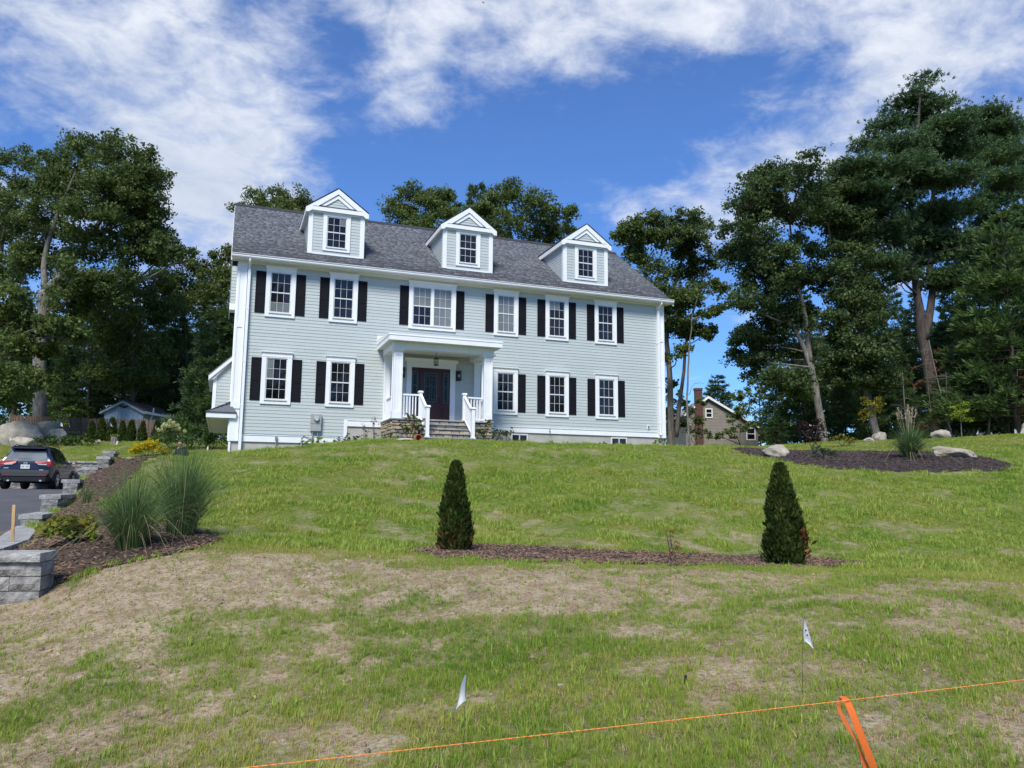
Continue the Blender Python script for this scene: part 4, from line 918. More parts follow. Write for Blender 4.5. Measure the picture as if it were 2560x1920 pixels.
for i in range(len(pp)-1):
    tv = -.80
    wall_run(rw, pp[i+1], pp[i], tv+EYE, float(zdrive(pp[i+1][1]))-.05)
fr = [(-2.86, -16.52), (-2.70, -17.05), (-2.30, -17.32), (-1.70, -17.45)]
for i in range(3): wall_run(rw, fr[i], fr[i+1], -.705+EYE, -1.52+EYE, capL=.62, bl=.42)
gw = empty('retaining_wall', (0, 0, 0), 0, 'low block garden wall by the house corner the person stands behind', 'wall')
wall_run(gw, (-3.6, 4.45), (-0.75, 4.45), 1.06+EYE, -.1+EYE, bl=.45, bh=.2)
bw_ = empty('retaining_wall', (0, 0, 0), 0, 'straight grey block retaining wall behind the parked car', 'wall')
wall_run(bw_, (-13, 12.1), (-0.9, 12.1), 1.10+EYE, -.15+EYE, bh=.20, bl=.45, capL=.6)

# ============================================================ parked car
M['paint'] = mat('dark_blue_paint', (0.005, 0.006, 0.024), 0.3, 0.05, 4, spec=0.4, clear=0.55)
M['cladding'] = mat('grey_cladding', (0.035, 0.038, 0.042), 0.55, 0.1, 20)
M['tyre'] = mat('tyre_rubber', (0.010, 0.010, 0.011), 0.9, 0.1, 20)
M['rim'] = mat('alloy_rim', (0.60, 0.61, 0.62), 0.3, 0.05, 20, metal=0.8)
M['carglass'] = mat('car_glass', (0.010, 0.013, 0.014), 0.04, 0.3, 2, spec=0.7)
M['rearglass'] = mat('car_rear_glass', (0.16, 0.18, 0.19), 0.06, 0.15, 2, spec=0.8)
M['red'] = mat('red_lens', (0.36, 0.010, 0.012), 0.35, 0.1, 10)
M['clearlens'] = mat('clear_lens', (0.42, 0.40, 0.39), 0.35, 0.05, 10)
M['chrome'] = mat('chrome', (0.75, 0.75, 0.76), 0.15, 0.05, 10, metal=0.9)
M['plate'] = mat('licence_plate', (0.70, 0.71, 0.66), 0.5, 0.05, 8)
M['ink'] = mat('dark_ink', (0.03, 0.035, 0.10), 0.6, 0.1, 10)
cp = at(58, 1222, 30.0)
car = empty('parked_car', (cp.x, cp.y, float(zdrive(7.0))), R(-3), 'dark blue SUV parked on the driveway, seen from behind', 'car')
def ring(y, hw, z0, zm, zb, zr, wr, dy=(0, 0, 0, 0, 0, 0, 0)):
    pts = [(hw*.80, z0), (hw*.97, z0+.12), (hw, zm), (hw*.985, zb-.10), (hw*.955, zb), (wr, zr-.09), (wr-.09, zr-.01), (wr*.45, zr+.025)]
    return [(x, y+(dy[i] if i < len(dy) else dy[-1]), z) for i, (x, z) in enumerate(pts)]
ST = [ring(0.0, .86, .42, .70, 1.10, 1.64, .60, (.10, .02, 0, .035, .055, .40, .46, .46)),
      ring(0.25, .915, .30, .72, 1.10, 1.67, .64, (0, 0, 0, 0, .05, .25, .35, .35)), ring(0.75, .925, .27, .72, 1.08, 1.69, .66), ring(1.6, .925, .24, .72, 1.05, 1.70, .66), ring(2.4, .925, .24, .72, 1.03, 1.66, .65),
      ring(2.95, .925, .24, .72, 1.02, 1.50, .64), ring(3.45, .92, .25, .72, 1.01, 1.20, .66), ring(3.75, .915, .27, .70, .99, 1.09, .72), ring(4.3, .88, .32, .66, .92, 1.0, .66), ring(4.55, .74, .40, .60, .80, .88, .52)]
mb = MB(); nr = 8
for sgn in (1, -1):
    b0 = len(mb.v)
    for rg in ST: mb.v += [(sgn*x, y, z) for x, y, z in rg]
    for i in range(len(ST)-1):
        for k in range(nr-1):
            f = (b0+i*nr+k, b0+(i+1)*nr+k, b0+(i+1)*nr+k+1, b0+i*nr+k+1); mb.f.append(f if sgn > 0 else f[::-1]); mb.m.append(1 if k == 0 else 0)
half = len(ST)*nr
for i in range(len(ST)-1):   # roof strip and floor
    a, b = i*nr+nr-1, (i+1)*nr+nr-1; mb.f.append((a, b, half+b, half+a)); mb.m.append(0)
    a, b = i*nr, (i+1)*nr; mb.f.append((b, a, half+a, half+b)); mb.m.append(1)
for k in range(nr-1):        # tail and nose
    mb.f.append((half+k, k, k+1, half+k+1)); mb.m.append(1 if k < 1 else 0)
    e = (len(ST)-1)*nr; mb.f.append((e+k, half+e+k, half+e+k+1, e+k+1)); mb.m.append(0)
mb.build('body', [M['paint'], M['cladding']], car, smooth=True, bevel=0)
car_body = car.children[0]; 
es = car_body.modifiers.new('edge', 'EDGE_SPLIT'); es.split_angle = R(40)
def cpan(name, pts, m, off, par=car, th=.012):     # a thin curved panel: list of rows of points, pushed out along normal dir
    o = Vector(off); V_ = []; F_ = []; n = len(pts[0])
    for row in pts: V_ += [tuple(Vector(p)+o) for p in row]
    k = len(V_)
    for row in pts: V_ += [tuple(Vector(p)+o-o.normalized()*th) for p in row]
    for i in range(len(pts)-1):
        for j in range(n-1):
            a = i*n+j; F_.append((a, a+1, a+n+1, a+n)); F_.append((k+a, k+a+n, k+a+n+1, k+a+1))
    for j in range(n-1): F_.append((j, k+j, k+j+1, j+1)); a = (len(pts)-1)*n+j; F_.append((a, a+1, k+a+1, k+a))
    for i in range(len(pts)-1): a = i*n; F_.append((a, a+n, k+a+n, k+a)); a = i*n+n-1; F_.append((a, k+a, k+a+n, a+n))
    return MB().add(V_, F_).build(name, m, par)
def lerp(a, b, t): return Vector(a).lerp(Vector(b), t)
# rear glass between belt (4) and roof edge (5) rows of the tail ring
t0, t1 = ST[0][4], ST[0][5]
def tail(xf, t): p = lerp(t0, t1, t); return (p.x*xf, p.y, p.z)
cpan('rear_window', [[tail(x, -.03) for x in (-.90, -.3, .3, .90)], [tail(x, .86) for x in (-.93, -.3, .3, .93)]], M['rearglass'], (0, -.014, .008))
MB().hexa([(-.60, .16, 1.575), (.60, .16, 1.575), (.60, .55, 1.62), (-.60, .55, 1.62)], [(-.58, .17, 1.625), (.58, .17, 1.625), (.60, .55, 1.70), (-.60, .55, 1.70)]).build('spoiler', M['paint'], car, bevel=.012)
MB().hexa([(-.30, .075, 1.16), (.12, .075, 1.16), (.12, .11, 1.16), (-.30, .11, 1.16)], [(-.30, .095, 1.185), (.12, .095, 1.18), (.12, .125, 1.18), (-.30, .125, 1.185)]).build('wiper', M['black_metal'], car)
for s in (-1, 1):
    tl = MB().hexa([(s*.36, -.03, .995), (s*.87, .03, .975), (s*.925, .42, .99), (s*.36, .10, .995)][::s], [(s*.30, .0, 1.085), (s*.86, .05, 1.095), (s*.915, .42, 1.085), (s*.30, .12, 1.085)][::s]).build('tail_light', M['red'], car)
    MB().hexa([(s*.44, -.03, .945), (s*.72, .0, .935), (s*.72, .10, .935), (s*.44, .10, .945)][::s], [(s*.40, -.03, .994), (s*.73, .01, .98), (s*.73, .12, .98), (s*.40, .12, .994)][::s]).build('reverse_lens', M['clearlens'], tl)
    MB().hexa([(s*.74, .0, .89), (s*.87, .04, .89), (s*.93, .36, .91), (s*.74, .2, .91)][::s], [(s*.74, .01, .974), (s*.875, .045, .974), (s*.93, .40, .974), (s*.74, .2, .974)][::s]).build('corner_lens', M['red'], tl)
    MB().box(min(s*.50, s*.74), max(s*.50, s*.74), -.055, -.02, .575, .605).build('reflector', M['red'], car)
    MB().prism([(s*.55+.045*math.cos(k*math.pi/5), .335+.03*math.sin(k*math.pi/5)) for k in range(10)][::-1], 'y', .0, .16).build('exhaust_tip', M['chrome'], car)
    MB().tube([(s*.57, .6, 1.70), (s*.58, .75, 1.745), (s*.58, 2.2, 1.735), (s*.57, 2.4, 1.68)], .016, 6).build('roof_rail', M['black_metal'], car)
# hatch recess, emblem, plate
MB().hexa([(-.50, -.012, .78), (.50, -.012, .78), (.50, .05, .78), (-.50, .05, .78)], [(-.34, .008, .95), (.34, .008, .95), (.34, .08, .95), (-.34, .08, .95)]).build('hatch_panel', M['paint'], car)
pl = MB().box(-.155, .155, -.024, -.006, .79, .945).build('licence_plate', M['plate'], car, bevel=.004)
gl = MB()
for i in range(7):
    if i == 3: continue
    x = -.125+i*.037; gl.box(x, x+.008, -.027, -.022, .835, .905).box(x+.008, x+.024, -.0268, -.022, .893, .905); gl.box(x+.016, x+.024, -.0266, -.022, .835 if i % 2 else .865, .893)
gl.build('plate_marks', M['ink'], pl)
em = MB()
for a, b in ((.068, .045), (.03, .043), (.06, .018)):
    for k in range(16):
        g0, g1 = k*math.pi/8, (k+1)*math.pi/8; z0_ = 1.0+(.012 if b == .018 else 0)
        em.hexa([(a*math.cos(g0), -.012, z0_+b*math.sin(g0)), (a*math.cos(g1), -.012, z0_+b*math.sin(g1)), (a*.82*math.cos(g1), -.012, z0_+b*.78*math.sin(g1)), (a*.82*math.cos(g0), -.012, z0_+b*.78*math.sin(g0))],
                [(a*math.cos(g0), .03, z0_+b*math.sin(g0)), (a*math.cos(g1), .03, z0_+b*math.sin(g1)), (a*.82*math.cos(g1), .03, z0_+b*.78*math.sin(g1)), (a*.82*math.cos(g0), .03, z0_+b*.78*math.sin(g0))])
em.build('emblem', M['chrome'], car)
MB().box(-.72, -.56, -.012, .03, .80, .825).build('badge', M['chrome'], car); MB().box(.48, .62, -.008, .03, .735, .765).build('badge', M['chrome'], car)
MB().hexa([(-.84, -.03, .60), (.84, -.03, .60), (.88, .20, .60), (-.88, .20, .60)], [(-.82, -.02, .745), (.82, -.02, .745), (.86, .2, .745), (-.86, .2, .745)]).build('bumper', M['cladding'], car, bevel=.015)
MB().hexa([(-.74, -.055, .50), (.74, -.055, .50), (.82, .20, .50), (-.82, .20, .50)], [(-.80, -.05, .60), (.80, -.05, .60), (.86, .20, .60), (-.86, .20, .60)]).build('bumper_step', M['cladding'], car, bevel=.015)
MB().hexa([(-.70, .04, .30), (.70, .04, .30), (.74, .3, .30), (-.74, .3, .30)], [(-.76, -.03, .495), (.76, -.03, .495), (.82, .25, .495), (-.82, .25, .495)]).build('valance', M['cladding'], car, bevel=.015)
MB().prism([(.95, 1.70), (1.12, 1.70), (1.0, 1.775), (.95, 1.765)], 'x', -.025, .025).build('antenna_fin', M['paint'], car)
# side windows
for s in (1, -1):
    def side(i, f, t):
        a = lerp(ST[i][4], ST[i+1][4], f); b = lerp(ST[i][5], ST[i+1][5], f); p = a.lerp(b, t); return (s*p.x, p.y, p.z)
    wins = [[(1, .1), (1, .5), (1, .95)], [(2, .08), (2, .5), (2, .94)], [(3, .0), (3, .5), (3, .98)], [(4, .05), (4, .5), (4, .95), (5, .55)]]
    for cells in wins:
        rows = [[side(i, f, t) for i, f in cells] for t in (.05, .50, .93)]
        if s < 0: rows = rows[::-1]
        cpan('side_window', rows, M['carglass'], (s*.016, 0, .004))
    mr_ = MB().hexa([(s*.90, 3.02, 1.04), (s*1.08, 3.04, 1.05), (s*1.08, 3.20, 1.05), (s*.90, 3.20, 1.04)][::s], [(s*.92, 3.02, 1.16), (s*1.10, 3.04, 1.18), (s*1.09, 3.18, 1.17), (s*.92, 3.18, 1.16)][::s]).build('wing_mirror', M['paint'], car, bevel=.02)
    MB().box(*sorted((s*.955, s*1.075)), 3.012, 3.03, 1.065, 1.155).build('mirror_glass', M['clearlens'], mr_)
    for y in (1.05, 2.15): MB().box(*sorted((s*.925, s*.955)), y, y+.2, .90, .93).build('door_handle', M['paint'], car)
    MB().hexa([(s*.90, .95, .26), (s*.945, .95, .30), (s*.945, 3.05, .30), (s*.90, 3.05, .26)][::s], [(s*.90, .95, .46), (s*.945, .95, .44), (s*.945, 3.05, .44), (s*.90, 3.05, .46)][::s]).build('sill_cladding', M['cladding'], car)
    for y in (.80, 3.42):
        wx = s*.80
        ar = MB().prism([(y+.43*math.cos(k*math.pi/10), max(.28, .36+.43*math.sin(k*math.pi/10))) for k in range(11)]+[(y-.36, .30), (y+.36, .30)], 'x', *sorted((s*.87, s*.940))).build('wheel_arch', M['cladding'], car)
        wh = empty('wheel'); wh.parent = car
        ty = MB(); n = 24; prof = [(.22, -.11), (.33, -.115), (.36, -.08), (.362, 0), (.36, .08), (.33, .115), (.22, .11)]
        xo = s*.845
        for (r0, a) in prof: ty.v += [(xo+a, y+r0*math.cos(2*math.pi*k/n), .362+r0*math.sin(2*math.pi*k/n)) for k in range(n)]
        for i in range(len(prof)-1):
            for k in range(n): ty.f.append((i*n+k, i*n+(k+1) % n, (i+1)*n+(k+1) % n, (i+1)*n+k)); ty.m.append(0)
        ty.f += [tuple(range(n)), tuple(range(len(prof)*n-n, len(prof)*n))[::-1]]; ty.m += [0, 0]
        ty.build('tyre', M['tyre'], wh, smooth=False)
        rm = MB(); xf = xo+s*.118
        for k in range(24):
            g0, g1 = k*math.pi/12, (k+1)*math.pi/12
            rm.hexa([(xf, y+.235*math.cos(g0), .362+.235*math.sin(g0)), (xf, y+.235*math.cos(g1), .362+.235*math.sin(g1)), (xf-s*.05, y+.235*math.cos(g1), .362+.235*math.sin(g1)), (xf-s*.05, y+.235*math.cos(g0), .362+.235*math.sin(g0))],
                    [(xf, y+.205*math.cos(g0), .362+.205*math.sin(g0)), (xf, y+.205*math.cos(g1), .362+.205*math.sin(g1)), (xf-s*.05, y+.205*math.cos(g1), .362+.205*math.sin(g1)), (xf-s*.05, y+.205*math.cos(g0), .362+.205*math.sin(g0))])
        for k in range(5):
            g = k*2*math.pi/5+.3; c_, s_ = math.cos(g), math.sin(g); q = []
            for xx in (xf-s*.03, xf+s*.012):
                for (r0, w_) in ((.03, .035), (.21, .05)):
                    q += [(xx, y+r0*c_-w_*s_, .362+r0*s_+w_*c_), (xx, y+r0*c_+w_*s_, .362+r0*s_-w_*c_)]
            rm.add(q, [(0, 1, 3, 2), (4, 6, 7, 5), (0, 2, 6, 4), (1, 5, 7, 3), (2, 3, 7, 6), (0, 4, 5, 1)])
        rm.build('rim', M['rim'], wh)

# ============================================================ person standing behind the garden wall, head bowed
M['skin'] = mat('skin', (0.42, 0.24, 0.16), 0.55, 0.05, 8)
M['shirt'] = mat('navy_shirt', (0.010, 0.016, 0.024), 0.9, 0.15, 12, bump=0.3, bscale=20)
M['trousers'] = mat('dark_trousers', (0.020, 0.022, 0.026), 0.9, 0.1, 12)
M['hair'] = mat('dark_hair', (0.012, 0.010, 0.010), 0.6, 0.2, 40, bump=0.6, bscale=60)
pp_ = at(455, 1122, 29.4); pz = float(zdrive(6))
person = empty('person', (pp_.x, max(pp_.y, 4.95), pz+.10), R(160), 'person in a dark navy top bending their head behind the yellow shrub', 'person')
def skin_body():
    J = {'pelvis': ((0, 0, .95), .135), 'waist': ((0, .0, 1.10), .125), 'chest': ((0, .04, 1.30), .155), 'neckb': ((0, .09, 1.47), .085), 'neck': ((0, .13, 1.545), .055), 'head0': ((0, .17, 1.61), .078), 'head1': ((0, .205, 1.69), .095), 'head2': ((0, .21, 1.77), .080)}
    for s, n in ((1, 'r'), (-1, 'l')):
        J['sh'+n] = ((s*.19, .06, 1.42), .075); J['el'+n] = ((s*.27, .10, 1.15), .050); J['wr'+n] = ((s*.17, .34, 1.10), .032); J['ha'+n] = ((s*.13, .42, 1.10), .036)
        J['hip'+n] = ((s*.10, 0, .90), .105); J['kn'+n] = ((s*.12, .05, .50), .065); J['an'+n] = ((s*.13, -.01, .09), .045); J['toe'+n] = ((s*.15, .16, .045), .042)
        for k in range(4): J[f'f{k}{n}'] = ((s*(.155-.022*k), .485-.006*abs(k-1), 1.085), .009); J[f'g{k}{n}'] = ((s*(.15-.02*k), .51, 1.055), .008)
        J['th'+n] = ((s*.085, .44, 1.09), .010)
    E_ = [('pelvis', 'waist'), ('waist', 'chest'), ('chest', 'neckb'), ('neckb', 'neck'), ('neck', 'head0'), ('head0', 'head1'), ('head1', 'head2')]
    for n in 'rl':
        E_ += [('chest', 'sh'+n), ('sh'+n, 'el'+n), ('el'+n, 'wr'+n), ('wr'+n, 'ha'+n), ('pelvis', 'hip'+n), ('hip'+n, 'kn'+n), ('kn'+n, 'an'+n), ('an'+n, 'toe'+n), ('ha'+n, 'th'+n)]
        for k in range(4): E_ += [('ha'+n, f'f{k}{n}'), (f'f{k}{n}', f'g{k}{n}')]
    names = list(J); me = bpy.data.meshes.new('body'); me.from_pydata([J[n][0] for n in names], [(names.index(a), names.index(b)) for a, b in E_], [])
    o = bpy.data.objects.new('body', me); COL.objects.link(o)
    sk = o.modifiers.new('skin', 'SKIN'); ss = o.modifiers.new('sub', 'SUBSURF'); ss.levels = 2; ss.render_levels = 2
    lay = me.skin_vertices[0].data if me.skin_vertices else None
    if lay is None:
        return o
    for i, n in enumerate(names): lay[i].radius = (J[n][1], J[n][1]*(1.0)); lay[i].use_root = (n == 'pelvis')
    return o
try:
    bo = skin_body(); bpy.context.view_layer.update(); dg = bpy.context.evaluated_depsgraph_get()
    me2 = bpy.data.meshes.new_from_object(bo.evaluated_get(dg)); bpy.data.objects.remove(bo)
    me2.name = 'body'; me2.materials.clear()
    for m_ in ('shirt', 'trousers', 'skin', 'tyre'): me2.materials.append(M[m_])
    for p in me2.polygons:
        c = p.center; i = 0
        if c.z < .97: i = 1
        if c.z < .10: i = 3
        if c.z > 1.525 or c.y > .345: i = 2
        p.material_index = i; p.use_smooth = True
    link('body', me2, person)
    hr = MB(); n = 14
    for j in range(7):
        th = j/6*math.pi*.60
        for k in range(n):
            g = 2*math.pi*k/n; x, y, z = .104*math.sin(th)*math.cos(g), .115*math.sin(th)*math.sin(g), .112*math.cos(th)
            y, z = y*math.cos(-.45)-z*math.sin(-.45), y*math.sin(-.45)+z*math.cos(-.45)
            hr.v.append((x, .195+y*1.0, 1.715+z))
    for j in range(6):
        for k in range(n): hr.f.append((j*n+k, j*n+(k+1) % n, (j+1)*n+(k+1) % n, (j+1)*n+k)); hr.m.append(0)
    # keep the face free: pull the front rows up
    for i, (x, y, z) in enumerate(hr.v):
        if y > .27 and z < 1.74: hr.v[i] = (x, y-.05, z+.05)
    hr.build('hair', M['hair'], person, smooth=True)
    for s in (-1, 1):
        MB().lathe([(.001, -.010), (.010, 0), (.001, .010)], 0, 0, 8).build('eye', M['hair'], person, loc=(s*.034, .298, 1.695))
        MB().lathe([(.001, -.030), (.016, -.01), (.018, .015), (.001, .030)], 0, 0, 8).build('ear', M['skin'], person, loc=(s*.097, .20, 1.685))
    MB().hexa([(-.018, .290, 1.645), (.018, .290, 1.645), (.010, .325, 1.650), (-.010, .325, 1.650)], [(-.010, .290, 1.70), (.010, .290, 1.70), (.005, .300, 1.70), (-.005, .300, 1.70)]).build('nose', M['skin'], person)
    MB().box(-.026, .026, .280, .292, 1.612, 1.620).build('mouth', M['deadleaf'], person)
except Exception as ex:
    print('person failed', ex)
# ============================================================ vegetation generators
def quads(C, A, B):            # rhombic leaves: centre, half long axis, half short axis
    n = len(C); V_ = np.stack([C-A, C+B*1.0+A*.1, C+A, C-B+A*.1], 1).reshape(-1, 3); return V_, np.arange(n*4).reshape(-1, 4)
def unit(v): return v/np.maximum(np.linalg.norm(v, axis=-1, keepdims=True), 1e-9)
def rsphere(n, r): return unit(r.normal(size=(n, 3)))
def broad_leaves(r, centers, crad, per, size, up=.5, aspect=.55):
    n = len(centers)*per; c = np.repeat(centers, per, 0); rad = np.repeat(crad, per)
    off = rsphere(n, r)*(r.random(n)**.55)[:, None]*rad[:, None]; off[:, 2] *= .75
    N_ = unit(rsphere(n, r)+np.array([0, 0, up])+unit(off)*.4)
    A = unit(np.cross(N_, rsphere(n, r))); B = np.cross(N_, A); s = size*r.uniform(.45, 1.45, n)[:, None]
    return c+off, A*s, B*s*aspect
def lobe_clumps(r, lobes, dens, cr=(.35, .65)):
    P, Rr = [], []
    for c, rad, fl in lobes:
        n = max(6, int(dens*rad*rad)); d = rsphere(n, r); d[:, 2] = np.where(d[:, 2] < -.35, -d[:, 2]*.6, d[:, 2])
        q = d*(rad*(.45+.55*r.random(n)**.5))[:, None]*(1+.18*r.normal(size=n))[:, None]; q[:, 2] *= fl
        P.append(np.array(c)+q); Rr.append(r.uniform(*cr, n)*min(1.0, .5+rad*.35))
    return np.concatenate(P), np.concatenate(Rr)
def needles(r, P, D, L_, per, spread=.8, w=.10):
    n = len(P)*per; p = np.repeat(P, per, 0); d = unit(np.repeat(D, per, 0)+rsphere(n, r)*spread)
    A = d*(L_*r.uniform(.6, 1.15, n))[:, None]*.5; B = unit(np.cross(d, rsphere(n, r)))*(w*L_)
    return p+A, A, B
def limb(mb, pts, r0, r1, n=7, wob=.0, rr=None):
    pts = [Vector(p) for p in pts]; out = []
    m = 4                        # Catmull-Rom smoothing
    for i in range(len(pts)-1):
        p0 = pts[max(i-1, 0)]; p1 = pts[i]; p2 = pts[i+1]; p3 = pts[min(i+2, len(pts)-1)]
        for k in range(m):
            t = k/m; q = .5*((2*p1)+(p2-p0)*t+(2*p0-5*p1+4*p2-p3)*t*t+(3*p1-p0-3*p2+p3)*t**3)
            if wob and rr is not None: q += Vector(rr.normal(size=3)*wob)
            out.append(q)
    out.append(pts[-1]); N_ = len(out)
    mb.tube(out, [r0+(r1-r0)*(i/(N_-1))**.8 for i in range(N_)], n)
    return out
def tree_px(name, label, base, d, trunks, lobes, lm='oak', bark='bark', seed=0, tr=.35, dens=14.0, per=52, leaf=.10, style='broad', depth=2.2, group=None, crad=(.40, .80), cat='tree', up=.5, fill=0):
    """a tree whose trunk line and leaf masses are laid out from where they show; every mass gets its own depth"""
    r = np.random.default_rng(seed+100); b = at(base[0], base[1], d); bz = zl(b.x, b.y); b.z = bz
    root = empty(name, (b.x, b.y, bz-.05), 0, label, cat, group); k = d/FPX
    mb = MB(); lim = []
    for ti, (pts, r0, r1) in enumerate(trunks):
        dd = r.uniform(-.6, .6) if ti else 0
        P = [at(px, py, d+dd*(i/(max(1, len(pts)-1)))) for i, (px, py) in enumerate(pts)]
        if ti == 0: P[0].z = bz-.1
        P = [p-root.location for p in P]; lim += limb(mb, P, r0, r1, 8, .02, r)
        if ti == 0: mb.tube([P[0]-Vector((0, 0, .1)), P[0]+(P[1]-P[0])*.04, P[0]+(P[1]-P[0])*.10], [r0*1.5, r0*1.18, r0*1.0], 8)
    L_ = []
    for lb in lobes:
        px, py, rp = lb[:3]; dd = r.normal()*depth*.6; c = at(px, py, d+dd)-root.location; L_.append((tuple(c), rp*k, (.80 if style == 'broad' else .34)))
    n0 = len(L_)
    for _ in range(fill):        # extra masses between the main ones close the crown
        i = r.integers(n0); ds_ = [np.linalg.norm(np.array(L_[i][0])-np.array(q[0])) for q in L_[:n0]]; j = np.argsort(ds_)[r.integers(1, min(6, n0))]
        c = (np.array(L_[i][0])+np.array(L_[j][0]))/2+np.clip(r.normal(size=3), -1.5, 1.5)*np.array([.3, .7, .2])-np.array([0, 0, .15]); L_.append((tuple(c), (L_[i][1]+L_[j][1])/2*r.uniform(.75, 1.0), L_[i][2]))
    la = np.array([tuple(p) for p in lim])
    for c, rad, fl in L_[:n0]:        # a limb from the nearest lower trunk point into each mass, and twigs
        c = Vector(c); dist = np.linalg.norm(la-np.array(c), axis=1)+np.maximum(0, la[:, 2]-c.z+.3)*3; s = Vector(la[dist.argmin()])
        m1 = s.lerp(c, .5)+Vector((r.normal()*.25, r.normal()*.25, r.uniform(-.2, .3)))
        rb = min(.10, .022+.018*(c-s).length)
        limb(mb, [s, m1, c], rb, .02, 5)
        for q in range(4):
            e = c+Vector(tuple(rsphere(1, r)[0]))*rad*.8; mb.tube([m1.lerp(c, .6), c.lerp(e, .5)+Vector((0, 0, .1)), e], [.018, .013, .006], 4)
    mb.build('trunk', M[bark], root, smooth=True)
    if style == 'broad':       # smaller side masses make the outline uneven
        L_ = [(c, rad*1.05, fl) for c, rad, fl in L_]+[(tuple(np.array(c)+rsphere(1, r)[0]*rad*np.array([1.0, 1.0, .7])), rad*r.uniform(.35, .62), .9) for c, rad, fl in L_ for _ in range(2)]
    P, Rr = lobe_clumps(r, L_, dens, crad)
    if style == 'broad': C, A, B = broad_leaves(r, P, Rr, per, leaf, up)
    else:
        n = len(P); rep = max(2, per//7); P2 = np.repeat(P, rep, 0)+r.normal(size=(n*rep, 3))*np.array([.42, .42, .12]); D = unit(r.normal(size=(n*rep, 3))*np.array([1, 1, .4])+np.array([0, 0, .55]))
        C, A, B = needles(r, P2, D, leaf*2.4, 7, .8, .09)
    V_, F_ = quads(C, A, B); link('crown', npmesh('crown', V_, F_, M[lm]), root)
    return root
_conif = {}
def conifer_mesh(h, rad, base, seed, lm, whorl=.55, nb=6, tuft=.26, per=5, droop=.05, dens=9, bark='bark_pine', bare=True):
    r = np.random.default_rng(seed); mb = MB(); lean = r.normal(size=2)*.01*h
    tp = [(lean[0]*t*t, lean[1]*t*t, h*t) for t in np.linspace(-.02, .98, 9)]; mb.tube(tp, [max(.02, h*.0125*(1-t)+.012) for t in np.linspace(0, 1, 9)], 8)
    P, D = [], []; z = h*base
    if bare:
        for i in range(int(h*base/.45)):
            zz_ = r.uniform(.12, 1)*h*base; a = r.uniform(0, 6.28); l = r.uniform(.3, 1.0)*rad*.6; mb.tube([(0, 0, zz_), (math.cos(a)*l*.6, math.sin(a)*l*.6, zz_+.05), (math.cos(a)*l, math.sin(a)*l, zz_-.10)], [.016, .011, .004], 4)
    while z < h*.985:
        t = (z/h-base)/(1-base); prof = (1-t)**.75*(.55+.45*min(1, t*5+.2)) if base > .12 else (1-t)**.85
        for k in range(nb):
            a = r.uniform(0, 6.28); l = rad*prof*r.uniform(.65, 1.15)+.12; cx, cy = lean*(z/h)**2; d = np.array([math.cos(a), math.sin(a), 0])
            rise = .10 if t < .5 else .35
            tip = np.array([cx, cy, z])+d*l+np.array([0, 0, l*(rise-droop)])
            if l > .5: mb.tube([(cx, cy, z), tuple(np.array([cx, cy, z])+d*l*.5+np.array([0, 0, l*(rise*.3)])), tuple(tip)], [.012+.006*l, .01+.003*l, .004], 4, cap=False)
            n = max(5, int(dens*l*1.4)); s = r.uniform(.25, 1, n)**.8; lat = r.normal(size=n)*.16*l*(1.15-s)*1.6; sd = np.array([-d[1], d[0], 0])
            q = np.array([cx, cy, z])+d*(s*l)[:, None]+sd*lat[:, None]; q[:, 2] += (s**1.4)*l*(rise-droop)+r.normal(size=n)*.05*l-.12*np.abs(lat)
            P.append(q); D.append(unit(d*.8+sd*np.sign(lat)[:, None]*.5+np.array([0, 0, .55])+r.normal(size=(n, 3))*.2))
        z += whorl*r.uniform(.7, 1.2)
    P.append(np.array([[lean[0], lean[1], h*.97]]*6)); D.append(unit(np.array([[0, 0, 1.]]*6)+r.normal(size=(6, 3))*.4))
    P = np.concatenate(P); D = np.concatenate(D); C, A, B = needles(r, P, D, tuft, per, .7, .10)
    V_, F_ = quads(C, A, B)
    return mb.mesh('trunk', M[bark], True), npmesh('foliage', V_, F_, M[lm])
def conifer(name, label, px, py, d, h, key, group=None, rz=None, s=None, cat='tree'):
    b = at(px, py, d); z = zl(b.x, b.y); root = empty(name, (b.x, b.y, z-.03), random.uniform(0, 6.28) if rz is None else rz, label, cat, group)
    tm, fm, h0 = _conif[key]; k = h/h0
    root.scale = (k if s is None else s, k if s is None else s, k)
    link('trunk', tm, root); link('crown', fm, root); return root
_conif['young'] = (*conifer_mesh(9, 2.7, .10, 11, 'pine2', .42, 7, .36, 5, .04, 10), 9)
_conif['young2'] = (*conifer_mesh(9, 2.5, .06, 12, 'pine', .40, 8, .36, 5, .08, 10), 9)
_conif['tall'] = (*conifer_mesh(18, 3.6, .30, 13, 'pine', .62, 7, .42, 5, .10, 8), 18)
_conif['tall2'] = (*conifer_mesh(18, 3.2, .22, 14, 'pine', .58, 7, .42, 5, .06, 8), 18)

